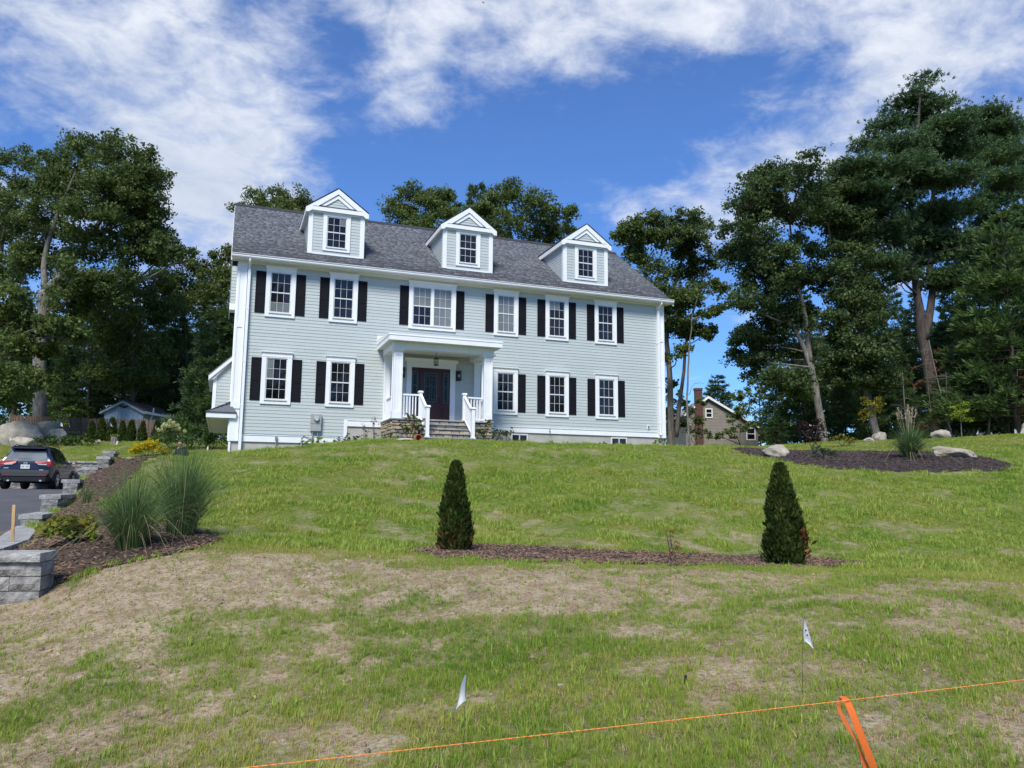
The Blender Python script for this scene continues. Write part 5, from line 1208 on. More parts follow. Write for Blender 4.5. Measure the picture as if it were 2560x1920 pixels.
# ---- left side
tree_px('oak_tree', 'tall dark oak with pale forked trunk rising behind the boulders on the left', (100, 1062), 48,
        [([(100, 1062), (100, 920), (106, 800), (114, 728)], .42, .36), ([(114, 728), (180, 655), (245, 560), (300, 470), (345, 420)], .26, .06), ([(114, 728), (112, 640), (150, 520), (190, 430)], .24, .06), ([(225, 590), (310, 560), (390, 545)], .10, .03), ([(140, 690), (220, 722), (310, 724)], .10, .03)],
        [(235, 385, 62), (170, 410, 55), (310, 400, 62), (370, 430, 45), (190, 465, 68), (285, 470, 70), (350, 490, 60), (125, 520, 62), (225, 540, 75), (320, 555, 70), (385, 540, 42), (150, 600, 66), (250, 630, 70), (345, 640, 55), (110, 680, 55), (395, 620, 38), (60, 640, 42), (200, 700, 55), (290, 705, 50), (430, 615, 32), (470, 640, 28), (55, 560, 45), (240, 760, 40), (160, 760, 40)], 'oak', 'bark_light', 1, dens=15, per=56, fill=20)
tree_px('oak_tree', 'oak cut off by the left edge beyond the tallest oak', (-60, 1060), 53, [([(-60, 1060), (-40, 800), (0, 640), (20, 520)], .36, .08)],
        [(40, 415, 55), (-10, 460, 65), (65, 480, 45), (20, 520, 55), (-50, 560, 80), (30, 600, 45), (-50, 680, 75), (10, 700, 50)], 'oak', 'bark', 2)
tree_px('maple_tree', 'fresh green maple overhanging the left edge in front of the big oak trunk', (-10, 1062), 43, [([(-10, 1062), (0, 950), (10, 850), (30, 760)], .14, .05)],
        [(30, 740, 42), (0, 800, 60), (60, 820, 45), (20, 880, 60), (90, 880, 42), (120, 815, 34), (165, 820, 26), (195, 838, 20), (40, 950, 60), (0, 1000, 50), (95, 960, 38), (130, 880, 26)], 'oak2', 'bark', 3, dens=18, per=46, leaf=.11, depth=1.2)
tree_px('maple_tree', 'olive green maple standing between the big oak and the dark pines', (330, 1070), 53, [([(330, 1070), (335, 900), (360, 760), (390, 690)], .20, .05)],
        [(345, 740, 55), (400, 700, 42), (300, 800, 55), (370, 810, 55), (420, 770, 40), (260, 860, 50), (320, 880, 55), (390, 880, 50), (250, 940, 50), (310, 960, 55), (360, 950, 45), (230, 800, 40)], 'oak2', 'bark', 4, dens=15)
tree_px('oak_tree', 'rounded oak at the end of the tree line left of the house', (470, 1070), 58, [([(470, 1070), (465, 900), (460, 720)], .22, .05)],
        [(420, 650, 35), (470, 665, 36), (510, 700, 40), (440, 710, 48), (490, 750, 48), (400, 740, 42), (450, 790, 50)], 'oak', 'bark', 5, dens=15)
tree_px('oak_tree', 'oak showing its crown against the left gable of the house', (560, 1060), 56, [([(560, 1060), (562, 880), (566, 700)], .2, .05)],
        [(565, 640, 34), (535, 690, 42), (580, 690, 40), (560, 740, 48), (600, 640, 30), (525, 760, 40), (585, 800, 40), (560, 850, 40)], 'oak2', 'bark', 6, dens=15)
for i, (px, py, d, h, key, lab) in enumerate([
        (430, 1078, 58, 9.4, 'young2', 'dark young pine behind the blue shed roof'), (520, 1078, 50, 9.4, 'young2', 'broad dark pine directly left of the house'), (580, 1078, 50, 10.0, 'young', 'young pine half hidden by the left house corner'),
        (350, 1080, 60, 7.5, 'young2', 'low dark pine above the blue shed gable'), (215, 1078, 58, 13.0, 'tall', 'tall dark pine right of the big oak trunk'), (300, 1076, 62, 14.5, 'tall2', 'slim dark pine deep in the left woods'), (30, 1076, 60, 13.5, 'tall', 'dark pine at the far left behind the boulders'), (420, 1076, 66, 15.0, 'tall2', 'pine tip showing above the left tree line'), (150, 1080, 54, 6.0, 'young', 'small pine behind the picket fence'), (240, 1080, 59, 5.5, 'young2', 'smallest pine behind the picket fence'), (120, 1076, 62, 13.0, 'tall2', 'dark pine directly behind the big oak trunk'), (370, 1076, 60, 11.5, 'tall', 'dark pine behind the olive green maple'), (500, 1076, 62, 13.0, 'tall', 'dark pine behind the broad pine left of the house')]):
    conifer('pine_tree', lab, px, py, d, h, key, 'pines in the left woods')
# ---- behind the house
tree_px('oak_tree', 'oak crown peeping over the roof beside the left dormer', (690, 1000), 60, [([(690, 1000), (690, 700), (690, 560)], .25, .06)],
        [(635, 500, 30), (690, 492, 34), (735, 505, 36), (600, 530, 28), (660, 530, 42), (720, 545, 45), (765, 520, 28)], 'oak2', 'bark', 7)
tree_px('oak_tree', 'rounded oak crown over the roof between the left and middle dormers', (1040, 1000), 62, [([(1040, 1000), (1040, 700), (1045, 570)], .25, .06)],
        [(1030, 487, 38), (985, 525, 36), (1060, 515, 44), (1005, 552, 40), (1095, 490, 32), (1105, 540, 45), (1060, 570, 45)], 'oak2', 'bark', 8, dens=15)
conifer('pine_tree', 'pine top rising behind the middle dormer', 1190, 1000, 68, 26.2, 'tall2', 'pines behind the house')
conifer('pine_tree', 'second pine top behind the middle dormer, a little lower', 1128, 1000, 70, 26.0, 'tall', 'pines behind the house')
tree_px('oak_tree', 'large oak crown over the roof between the middle and right dormers', (1300, 1000), 61, [([(1300, 1000), (1295, 700), (1270, 560), (1262, 480)], .28, .05), ([(1295, 700), (1340, 610), (1400, 560)], .12, .03)],
        [(1275, 470, 26), (1245, 505, 40), (1310, 500, 42), (1365, 515, 36), (1405, 545, 32), (1420, 580, 24), (1330, 560, 50), (1265, 565, 52), (1215, 540, 42), (1390, 600, 34), (1200, 590, 40), (1345, 605, 42), (1180, 545, 36)], 'oak', 'bark', 9, dens=15, fill=6)
# ---- right side
tree_px('oak_tree', 'airy oak just right of the house with gaps of sky in its crown', (1678, 1092), 50, [([(1678, 1092), (1675, 960), (1668, 820), (1690, 700), (1720, 600)], .26, .07), ([(1690, 1092), (1706, 960), (1720, 830), (1750, 720)], .17, .05), ([(1670, 840), (1630, 740), (1600, 640)], .12, .04)],
        [(1585, 565, 36), (1565, 605, 34), (1645, 555, 30), (1615, 600, 34), (1715, 560, 42), (1755, 572, 36), (1690, 610, 46), (1740, 630, 40), (1595, 655, 36), (1650, 680, 48), (1715, 690, 42), (1790, 650, 32), (1630, 740, 44), (1690, 750, 44), (1750, 735, 36), (1670, 820, 40), (1735, 835, 34), (1770, 830, 22), (1640, 830, 32), (1690, 890, 30), (1800, 720, 20)], 'oak', 'bark', 10, dens=14, per=50, fill=16)
tree_px('oak_tree', 'leaning oak with mottled trunk in the middle of the right tree line', (2062, 1088), 42, [([(2062, 1088), (2042, 985), (2022, 900), (1985, 820), (1930, 740), (1880, 660)], .24, .05), ([(2025, 905), (2012, 790), (1985, 660), (1975, 560)], .17, .05), ([(1985, 820), (1930, 790), (1870, 720)], .08, .03)],
        [(1905, 465, 45), (1955, 440, 42), (1860, 510, 48), (1930, 520, 52), (2010, 440, 46), (2060, 470, 44), (1835, 580, 46), (1905, 600, 56), (1990, 540, 52), (1840, 660, 42), (1900, 690, 48), (1965, 660, 50), (1950, 750, 48), (1880, 770, 42), (1995, 800, 52), (1860, 840, 36), (1910, 860, 46), (1965, 890, 48), (1890, 905, 30), (1945, 945, 40), (1990, 960, 36), (2040, 700, 46)], 'oak3', 'bark_light', 11, dens=18, per=56, leaf=.088, fill=30)
tree_px('oak_tree', 'oak with a curved pale trunk just left of the tall pine', (2195, 1088), 42, [([(2195, 1088), (2168, 980), (2150, 900), (2148, 820), (2120, 740), (2085, 650), (2070, 560)], .22, .05), ([(2148, 850), (2165, 770), (2150, 680)], .11, .04)],
        [(2075, 530, 50), (2130, 470, 44), (2110, 420, 34), (2145, 570, 52), (2085, 640, 52), (2160, 680, 54), (2110, 750, 48), (2185, 780, 50), (2075, 820, 44), (2130, 870, 46), (2200, 880, 46), (2080, 930, 44), (2150, 960, 42), (2220, 960, 38)], 'oak3', 'bark_light', 12, dens=18, per=56, leaf=.088, fill=30)
tree_px('pine_tree', 'tallest white pine with thick forked trunk on the right', (2345, 1092), 45, [([(2345, 1092), (2325, 950), (2305, 830), (2290, 700), (2275, 560), (2290, 400), (2300, 220)], .42, .05), ([(2310, 850), (2330, 740), (2322, 600), (2335, 450), (2345, 300)], .28, .05)],
        [(2292, 210, 20), (2288, 236, 30), (2250, 268, 38), (2330, 262, 34), (2385, 300, 36), (2218, 315, 42), (2290, 305, 60), (2365, 325, 60), (2180, 365, 42), (2250, 370, 62), (2330, 385, 66), (2410, 380, 56), (2150, 410, 34), (2215, 430, 56), (2300, 455, 66), (2390, 460, 62), (2160, 470, 34), (2235, 500, 50), (2330, 530, 60), (2420, 530, 52), (2195, 545, 36), (2285, 590, 46), (2390, 600, 48), (2240, 610, 30), (2450, 600, 40), (2300, 660, 34), (2420, 680, 40), (2220, 660, 34), (2360, 640, 44), (2250, 700, 36), (2350, 720, 40), (2210, 590, 34)], 'pine', 'bark_pine', 13, style='needle', fill=36, dens=36, per=56, leaf=.135, depth=3)
tree_px('pine_tree', 'wide white pine filling the upper right edge', (2490, 1088), 50, [([(2490, 1088), (2490, 800), (2485, 560), (2490, 320)], .38, .05)],
        [(2430, 285, 34), (2475, 300, 42), (2520, 345, 46), (2450, 345, 50), (2550, 380, 50), (2490, 400, 60), (2570, 450, 60), (2440, 430, 46), (2520, 480, 62), (2460, 510, 50), (2560, 545, 60), (2490, 580, 56), (2580, 620, 60), (2440, 640, 48), (2530, 680, 56), (2470, 730, 50), (2570, 740, 56)], 'pine', 'bark_pine', 14, style='needle', fill=26, dens=30, per=56, leaf=.135, depth=3)
for i, (px, py, d, h, key, lab) in enumerate([
        (2545, 1084, 37, 11.5, 'young', 'bright young pine leaning into the right edge'), (2460, 1086, 40, 8.8, 'young', 'light green pine in front of the tall pines'), (2620, 1084, 40, 14.0, 'young2', 'dense pine cut off by the right edge'),
        (2250, 1090, 46, 6.5, 'young2', 'dark low pine behind the lime sapling'), (2115, 1090, 46, 5.0, 'young', 'small pale pine between the two oak trunks'), (2010, 1094, 52, 4.6, 'young', 'small pine right of the brown house'), (1945, 1094, 56, 3.8, 'young', 'smallest pine beside the brown house'), (2390, 1088, 50, 9.5, 'young2', 'dark pine behind the dead saplings'), (2180, 1090, 54, 9.0, 'tall2', 'dark pine deep between the oaks on the right'), (2300, 1090, 56, 12.0, 'tall', 'dark pine behind the thick forked trunk'), (2100, 1090, 58, 10.0, 'tall2', 'dark pine behind the leaning oak'), (2520, 1088, 52, 9.0, 'young2', 'dark pine deep behind the right edge saplings'), (2020, 1090, 60, 14.0, 'tall', 'tall dark pine closing the gap behind the leaning oak'), (2150, 1090, 62, 16.0, 'tall2', 'tall dark pine behind the curved oak'), (2240, 1090, 60, 15.0, 'tall', 'tall dark pine left behind the thick forked trunk'), (2400, 1088, 58, 15.0, 'tall2', 'tall dark pine right behind the thick forked trunk'), (1940, 1092, 64, 9.0, 'tall', 'lower dark pine left behind the leaning oak')]):
    conifer('pine_tree', lab, px, py, d, h, key, 'pines on the right')
conifer('pine_tree', 'distant round pine above the brown house chimney', 1795, 1100, 82, 10.5, 'young2', 'pines on the right', s=1.6)
tree_px('birch_sapling', 'thin pale birch sapling standing just right of the house', (1722, 1094), 40, [([(1722, 1094), (1719, 1000), (1722, 900), (1730, 800), (1745, 740)], .07, .015), ([(1722, 985), (1735, 960), (1760, 958)], .02, .008)],
        [(1745, 745, 18), (1725, 800, 14), (1760, 790, 12)], 'oak2', 'bark_light', 15, dens=14, per=12, leaf=.07, crad=(.2, .35))
for i, (px, top, lab, lobes) in enumerate([(1900, 930, 'loose leafy tree rising behind the brown house roof', [(1880, 950, 24), (1920, 960, 26), (1860, 985, 26), (1905, 1000, 30), (1940, 1010, 30), (1870, 1030, 26), (1925, 1050, 34), (1960, 1060, 28)]),
                                 (1660, 980, 'dark bushy tree between the house and the brown house', [(1665, 965, 26), (1640, 1000, 28), (1685, 1010, 30), (1660, 1050, 34), (1700, 1060, 26), (1640, 1070, 30)]),
                                 (2000, 960, 'green thicket tree at the foot of the right oaks', [(1985, 990, 26), (2020, 1010, 28), (1970, 1040, 30), (2010, 1055, 30), (2050, 1040, 26), (2090, 1050, 28)])]):
    tree_px('understory_tree', lab, (px, 1096), (66, 52, 50)[i], [([(px, 1096), (px, (top+1096)//2), (px, top+20)], .07, .03)], lobes, ('oak2', 'oak', 'oak2')[i], 'bark', 30+i, dens=12, per=24, leaf=.11, crad=(.3, .5), depth=1.4)
# bare sapling trunks on the right, some dead
def sapling(px0, py0, px1, py1, d, r0, lab, twigs=16, dead=0, seed=0):
    r = np.random.default_rng(seed); b = at(px0, py0, d); z = zl(b.x, b.y); root = empty('bare_sapling', (b.x, b.y, z-.05), 0, lab, 'tree', 'bare saplings at the right wood edge')
    t = at(px1, py1, d)-root.location; mb = MB(); mid = t*.5+Vector((r.normal()*.12, r.normal()*.12, 0)); pts = limb(mb, [(0, 0, -.05), mid, t], r0, r0*.3, 6)
    tips = []
    for i in range(twigs):
        p = pts[int(r.uniform(.2, .98)*(len(pts)-1))]; a = r.uniform(0, 6.28); l = r.uniform(.5, 1.5); e = p+Vector((math.cos(a)*l, math.sin(a)*l, r.uniform(-.35, .15)*l)); mb.tube([p, p.lerp(e, .5)+Vector((0, 0, .08)), e], [.012, .008, .003], 4); tips.append((p.lerp(e, .6), e))
    mb.build('trunk', M['bark_light' if seed % 2 else 'bark'], root, smooth=True)
    if dead:
        P = np.array([tuple(a.lerp(b_, r.random())) for a, b_ in tips for _ in range(dead)])+r.normal(size=(len(tips)*dead, 3))*.14
        D = unit(r.normal(size=P.shape)+np.array([0, 0, .3])); C, A, B = needles(r, P, D, .20, 6, .9, .12); V_, F_ = quads(C, A, B); link('dead_needles', npmesh('dead_needles', V_, F_, M['deadpine']), root)
    return root
for i, a in enumerate([(2366, 1092, 2365, 930, 39, .045, 'thin bare trunk right of the thick pine trunk'), (2384, 1094, 2322, 850, 38, .05, 'bare sapling leaning left across the thick pine trunk'), (2441, 1086, 2418, 800, 39, .06, 'bare sapling behind the lime green young tree'), (2467, 1082, 2436, 830, 38, .07, 'straightest bare sapling right of the lime green tree'), (2518, 1086, 2452, 830, 38, .065, 'bare sapling leaning left near the right edge'), (2523, 1084, 2496, 850, 38.5, .05, 'slim bare sapling beside the leaning one at the right edge'), (2410, 1090, 2408, 900, 40, .04, 'thin bare pole directly behind the lime green tree'), (2270, 1094, 2256, 930, 41, .05, 'bare pole left of the tall plumed grass')]):
    sapling(*a, seed=i)
sapling(2552, 1084, 2545, 900, 37, .05, 'dead sapling with rust brown needles at the right edge', 20, 5, 21)
sapling(2335, 1094, 2310, 870, 40, .04, 'dead sapling with rust brown needles in front of the thick pine trunk', 16, 4, 22)
# far woods that read as one mass
def far_wood(lab, segs, top, lm, n, seed):
    r = np.random.default_rng(seed); C_ = []
    for (px0, px1, d0, d1, t0, t1) in segs:
        k = int(n*(px1-px0)/600); px = r.uniform(px0, px1, k); d = r.uniform(d0, d1, k); f = r.random(k)**.8
        tp = t0+(t1-t0)*(px-px0)/(px1-px0)+60*(fbm(px/55., d*0+seed, 3)-.5)
        for a, b_, g, tt in zip(px, d, f, tp): C_.append(tuple(at(a, 1100+(tt-1100)*g, b_)))
    C_ = np.array(C_); C, A, B = broad_leaves(r, C_, np.full(len(C_), .9), 16, .20); V_, F_ = quads(C, A, B)
    o = link('far_woodland', npmesh('far_woodland', V_, F_, M[lm])); tag(o, lab, 'woodland', None, 'stuff')
far_wood('dense dark woodland filling the background left of the house', [(-350, 640, 66, 84, 760, 840)], 0, 'oak3', 2600, 51)
far_wood('dense dark woodland filling the background on the right', [(1990, 2900, 60, 78, 860, 740), (1600, 2000, 90, 105, 1055, 1060)], 0, 'oak3', 1500, 52)
# trees across the street behind the viewpoint (they show in the window panes)
for i, (x, y, h, key) in enumerate([(-22, -52, 22, 'tall'), (-10, -56, 20, 'tall2'), (3, -54, 23, 'tall'), (14, -58, 21, 'tall2'), (26, -53, 22, 'tall'), (38, -57, 20, 'tall2')]):
    root = empty('pine_tree', (x, y, zl(x, y)-.05), i*1.1, ('pine across the street opposite the driveway', 'slimmer pine across the street right of the driveway', 'tallest pine across the street opposite the porch', 'pine across the street opposite the right windows', 'pine across the street beyond the right house corner', 'farthest right pine across the street')[i], 'tree', 'pines across the street'); tm, fm, h0 = _conif[key]; root.scale = (h/h0*1.3, h/h0*1.3, h/h0); link('trunk', tm, root); link('crown', fm, root)
# ============================================================ shrubs, grasses, small plants
def gp(px, py, **k): return gpx(px, py, **k)
def arborvitae_mesh(h, w, seed, n, s, brown=None, lean=(0, 0), size=.034):
    r = np.random.default_rng(seed); t = r.random(n)**.85; a = r.uniform(0, 6.28, n)
    prof = np.where(t < .18, .84+.16*t/.18, np.clip(1-((t-.18)/.84), 0, 1)**.58)*w/2*(1+.13*np.sin(a*3+t*9)+.10*np.sin(a*7+t*23)); rad = prof*np.sqrt(r.uniform(.5, 1.0, n))*np.where(r.random(n) < .12, r.uniform(1.0, 1.28, n), 1)+np.where(r.random(n) < .1, .012, 0)
    d = np.stack([np.cos(a), np.sin(a), np.zeros(n)], 1); P = d*rad[:, None]; P[:, 2] = t*h; P[:, 0] += lean[0]*t*h; P[:, 1] += lean[1]*t*h
    D = unit(d*.55+np.array([0, 0, .9])+r.normal(size=(n, 3))*.28); N_ = unit(d+r.normal(size=(n, 3))*.5); B = unit(np.cross(D, N_)); sz = size*r.uniform(.6, 1.4, n)[:, None]
    V_, F_ = quads(P, D*sz*1.3, B*sz*.55); g = np.zeros(n, bool)
    if brown is not None: g = brown(P, t, r)
    V4 = V_.reshape(-1, 4, 3); mk = lambda m, lm: npmesh('foliage', V4[m].reshape(-1, 3), np.arange(m.sum()*4).reshape(-1, 4), M[lm])
    return mk(~g, 'arbor'), (mk(g, 'arborbrown') if g.any() else None)
stem_me = MB().tube([(0, 0, -.05), (0, 0, .5)], [.022, .012], 6).mesh('trunk', M['bark'])
a1, a1b = arborvitae_mesh(1.24, .45, 1, 9000, 1, lambda P, t, r: (r.random(len(t)) < np.clip(.36-t*.7, .01, .3)))
p = gp(1136, 1380); o = empty('arborvitae', p, 0, 'slim dark arborvitae in the mulch strip below the front steps, browned at its foot', 'shrub'); link('trunk', stem_me, o); link('foliage', a1, o); link('browned_foliage', a1b, o)
p2 = gp(1968, 1414); a2, a2b = arborvitae_mesh(1.37, .55, 2, 11000, 1, lambda P, t, r: ((P[:, 0] > .07) & (P[:, 1] < .05) & (t < .40) & (r.random(len(t)) < .8)) | (r.random(len(t)) < .04), (-.05, 0))
o = empty('arborvitae', p2, 0, 'broader dark arborvitae on the right with a rusty brown patch at its base', 'shrub'); link('trunk', stem_me, o); link('foliage', a2, o); link('browned_foliage', a2b, o)
ar_me, _ = arborvitae_mesh(1.2, .55, 3, 2200, 1, size=.055)
for i, (px, s, lab) in enumerate([(227, .95, 'leftmost small arborvitae of the row along the picket fence'), (253, 1.08, 'second small arborvitae from the left along the picket fence'), (278, 1.12, 'third small arborvitae along the picket fence, the tallest'), (304, .95, 'fourth small arborvitae along the fence, in front of the blue shed gable'), (327, 1.0, 'fifth small arborvitae along the fence, in front of the blue shed'), (355, .93, 'sixth small arborvitae, left of the shed downpipe'), (391, 1.0, 'rightmost small arborvitae of the row beside the hedge')]):
    b = at(px, 1095, 44.5); o = empty('small_arborvitae', (b.x, b.y, zl(b.x, b.y)), i*1.3, lab, 'shrub', 'small arborvitae along the fence'); o.scale = (s, s, s); link('trunk', stem_me, o); link('foliage', ar_me, o)
def shrub(name, label, loc, lobes, lm, leaf, dens=40, per=22, seed=0, crad=(.06, .12), cat='shrub', group=None, twig=True, asp=.5, up=.6, extra=None, tm='bark'):
    r = np.random.default_rng(seed+500); root = empty(name, loc, 0, label, cat, group); mb = MB()
    for c, rad, fl in (lobes if twig else []):
        for k in range(3):
            e = np.array(c)+rsphere(1, r)[0]*rad*.6; e[2] = max(e[2], .05); mb.tube([(r.normal()*.02, r.normal()*.02, -.03), tuple(np.array(c)*.5+r.normal(size=3)*.02), tuple(e)], [.010, .007, .003], 4)
    if twig: mb.build('stems', M[tm], root)
    P, Rr = lobe_clumps(r, lobes, dens, (1, 1)); Rr = r.uniform(*crad, len(P)); P[:, 2] = np.maximum(P[:, 2], .03)
    C, A, B = broad_leaves(r, P, Rr, per, leaf, up, asp); C[:, 2] = np.maximum(C[:, 2], .0); V_, F_ = quads(C, A, B); link('foliage', npmesh('foliage', V_, F_, M[lm]), root)
    if extra:
        nm, lm2, n2, lf2, zmin = extra; k = P[P[:, 2] > zmin*P[:, 2].max()]; k = k[r.integers(0, len(k), n2)]+r.normal(size=(n2, 3))*.02
        C, A, B = broad_leaves(r, k, np.full(n2, lf2*2.2), 16, lf2, .3, .8); V_, F_ = quads(C, A, B); link(nm, npmesh(nm, V_, F_, M[lm2]), root)
    return root
def grass_clump(name, label, loc, h, spread, n, seed, plumes=0, wid=.007, lean=(0, 0), dry=.04):
    r = np.random.default_rng(seed+900); root = empty(name, loc, 0, label, 'ornamental grass'); seg = 6
    def blades(n, h0, h1, sp, w, arch):
        a = r.uniform(0, 6.28, n); l = r.uniform(h0, h1, n)*h; s = np.abs(r.normal(size=n))*sp+.03; t = np.linspace(0, 1, seg+1)
        d = np.stack([np.cos(a)+lean[0], np.sin(a)+lean[1]], 1); b0 = np.stack([np.cos(a), np.sin(a)], 1)*(r.random(n)**.5*.12*h)[:, None]
        out = (s*l)[:, None]*t**1.7; z = l[:, None]*(t-arch*(s[:, None])*t**3.0)
        P = np.stack([b0[:, :1]+d[:, :1]*out, b0[:, 1:]+d[:, 1:]*out, z], -1)
        sd = np.stack([-d[:, 1], d[:, 0], np.zeros(n)], 1); tw = r.uniform(-1, 1, (n, 1)); sd = unit(sd+np.array([1, .4, 0])*tw)
        wd = (w*(1-t**1.5*.92))[None, :, None]*r.uniform(.7, 1.3, (n, 1, 1)); return P-sd[:, None]*wd, P+sd[:, None]*wd
    def mk(nm, Lf, Rt, m):
        n_ = len(Lf); V_ = np.stack([Lf, Rt], 2).reshape(-1, 3); k = np.arange(n_)[:, None]*(seg+1)*2+np.arange(seg)[None]*2
        F_ = np.stack([k, k+1, k+3, k+2], -1).reshape(-1, 4); link(nm, npmesh(nm, V_, F_, M[m]), root)
    mk('foliage', *blades(n, .55, 1.05, spread, wid, .55), 'maiden')
    if dry: mk('dry_blades', *blades(int(n*dry)+3, .4, .95, spread*1.5, wid, .9), 'dry')
    if plumes:
        mb = MB(); C_, D_ = [], []
        for k in range(plumes):
            a = r.uniform(0, 6.28); s = abs(r.normal())*.18; top = Vector((math.cos(a)*s*h, math.sin(a)*s*h, h*r.uniform(1.0, 1.3))); mb.tube([(0, 0, 0), top*.5, top], [.005, .004, .002], 4)
            for q in np.linspace(0, 1, 26): C_.append(tuple(top*(1-.16*q)+Vector(tuple(r.normal(size=3)*.012)))); D_.append(tuple((top.normalized()+Vector((.25, 0, 0))+Vector(tuple(r.normal(size=3)*.35))).normalized()))
        mb.build('plume_stalks', M['dry'], root); C, A, B = needles(r, np.array(C_), np.array(D_), .07, 3, .3, .10); V_, F_ = quads(C, A, B); link('plumes', npmesh('plumes', V_, F_, M['plume']), root)
    return root
p = gp(325, 1374); grass_clump('ornamental_grass', 'wide arching ornamental grass in the left mulch bed, the nearest one', p, 1.25, .80, 1100, 1, wid=.0036, dry=.07)
p = gp(452, 1338); grass_clump('ornamental_grass', 'upright ornamental grass in the left mulch bed, right of the nearest one', p, 1.52, .55, 1000, 2, wid=.004, dry=.05)
p = gp(2275, 1146); grass_clump('ornamental_grass', 'plumed ornamental grass in the dark mulch island on the right', p, 1.25, .75, 1000, 3, plumes=16, wid=.007)
p = gp(215, 1262); grass_clump('ornamental_grass', 'low thin grass tuft beside the stepped wall caps', (p.x, p.y, zl(p.x, p.y)), .55, .5, 220, 4, wid=.004, dry=.5)
p = gp(178, 1364); shrub('leafy_shrub', 'low yellow green shrub behind the front block wall', p, [((-.16, 0, .14), .19, .8), ((.12, -.02, .13), .20, .8), ((0, .08, .24), .20, .7), ((.2, .1, .22), .14, .8), ((-.2, .12, .24), .13, .8)], 'lime', .034, 330, 16, 1, (.05, .10), extra=('top_leaves', 'yellowgreen', 40, .045, .55))
p = gp(368, 1142); shrub('golden_shrub', 'bright golden yellow threadleaf shrub at the head of the mulch bed', (p.x, p.y, zl(p.x, p.y)), [((-.3, 0, .38), .40, .8), ((.1, 0, .48), .40, .85), ((.5, 0, .32), .34, .7), ((.85, .05, .2), .26, .6), ((-.5, 0, .22), .28, .7)], 'gold', .05, 620, 16, 2, (.06, .14), asp=.3, up=1.0)
b = at(428, 1117, 37.5); hz = zl(b.x, b.y); ht = at(426, 1066, 37.5).z-hz
hy = empty('hydrangea_tree', (b.x, b.y, hz), 0, 'small hydrangea tree with pale lime blooms left of the house', 'tree'); r_ = np.random.default_rng(5); mb = MB(); mb.tube([(0, 0, -.05), (.02, 0, ht*.45), (0, 0, ht*.75)], [.03, .025, .02], 6); BC = []
for k in range(26):
    c = np.array([r_.normal()*.34, r_.normal()*.28, ht+r_.normal()*.17]); c[0] = np.clip(c[0], -.62, .62); mb.tube([(0, 0, ht*.70), tuple(c*.5+np.array([0, 0, ht*.38])), tuple(c)], [.012, .008, .005], 4); BC.append(c)
mb.build('trunk', M['bark'], hy); BC = np.array(BC)
C, A, B = broad_leaves(r_, BC-np.array([0, 0, .25]), np.full(26, .22), 14, .06); V_, F_ = quads(C, A, B); link('foliage', npmesh('foliage', V_, F_, M['oak']), hy)
n = 26*70; q = np.repeat(BC, 70, 0); off = rsphere(n, r_)*.085*np.array([1, 1, 1.15]); N_ = unit(off+r_.normal(size=(n, 3))*.03); A = unit(np.cross(N_, rsphere(n, r_)))*.028; B = np.cross(N_, A); V_, F_ = quads(q+off, A, B); link('blooms', npmesh('blooms', V_, F_, M['bloom']), hy)
# hedge of vines left of the house, low cover by the boulders
for i, (px, py, rr_, lab) in enumerate([(430, 1085, 1.0, 'left part of the leafy hedge behind the hydrangea tree'), (480, 1085, 1.05, 'middle part of the leafy hedge behind the hydrangea tree'), (535, 1085, 1.1, 'right part of the leafy hedge against the house canopy')]):
    b = at(px, 1100, 41); z = zl(b.x, b.y); shrub('hedge_shrub', lab, (b.x, b.y, z), [((-.5, 0, .5), .6*rr_, .9), ((.4, .1, .6), .65*rr_, .9), ((0, 0, 1.0), .55*rr_, .7), ((.7, -.2, .35), .45, .8), ((-.2, -.4, .3), .5, .7)], 'shrub', .075, 34, 22, 10+i, (.18, .30), group='hedge left of the house')
for i, (px, lab) in enumerate([(120, 'low leafy creeper beside the largest boulder'), (165, 'low leafy creeper between the boulders and the small arborvitae'), (205, 'low leafy creeper at the foot of the leftmost small arborvitae')]):
    b = at(px, 1097, 42.5); shrub('creeper', lab, (b.x, b.y, zl(b.x, b.y)), [((-.5, 0, .2), .45, .5), ((.3, 0, .25), .5, .5), ((0, .2, .4), .4, .5)], 'shrub', .07, 40, 20, 20+i, (.14, .24), group='creepers by the boulders')
b = at(150, 1094, 44.0); shrub('leafy_sapling', 'pale leaved sapling behind the boulders', (b.x, b.y, zl(b.x, b.y)), [((0, 0, 1.5), .35, .9), ((.4, 0, 1.9), .3, .9), ((-.3, 0, 1.2), .3, .9), ((.2, 0, 1.0), .3, .9)], 'lime', .06, 40, 16, 25, (.12, .22))
# right island
p = gp(2062, 1147); shrub('dwarf_spruce', 'low dark green dwarf spruce in the dark mulch island', p, [((-.2, 0, .16), .24, .7), ((.15, 0, .18), .26, .7), ((0, .1, .26), .22, .7), ((.34, 0, .12), .18, .7)], 'spruce', .04, 180, 18, 30, (.05, .10), asp=.25)
p = at(2032, 1117, 27.5); shrub('purple_shrub', 'dark purple leaved shrub behind the dwarf spruce', (p.x, p.y, zl(p.x, p.y)), [((-.3, 0, .7), .32, .8), ((.2, 0, .8), .35, .8), ((0, 0, .4), .35, .8), ((.45, 0, .55), .28, .8), ((-.45, 0, .95), .2, .8), ((.3, 0, 1.05), .2, .8)], 'purple', .045, 80, 18, 31, (.10, .18))
p = at(2108, 1112, 30); shrub('lime_shrub', 'low yellow green shrub right of the purple shrub', (p.x, p.y, zl(p.x, p.y)), [((-.3, 0, .25), .3, .7), ((.2, 0, .3), .32, .7), ((.5, 0, .2), .2, .7)], 'yellowgreen', .04, 90, 18, 32, (.08, .15))
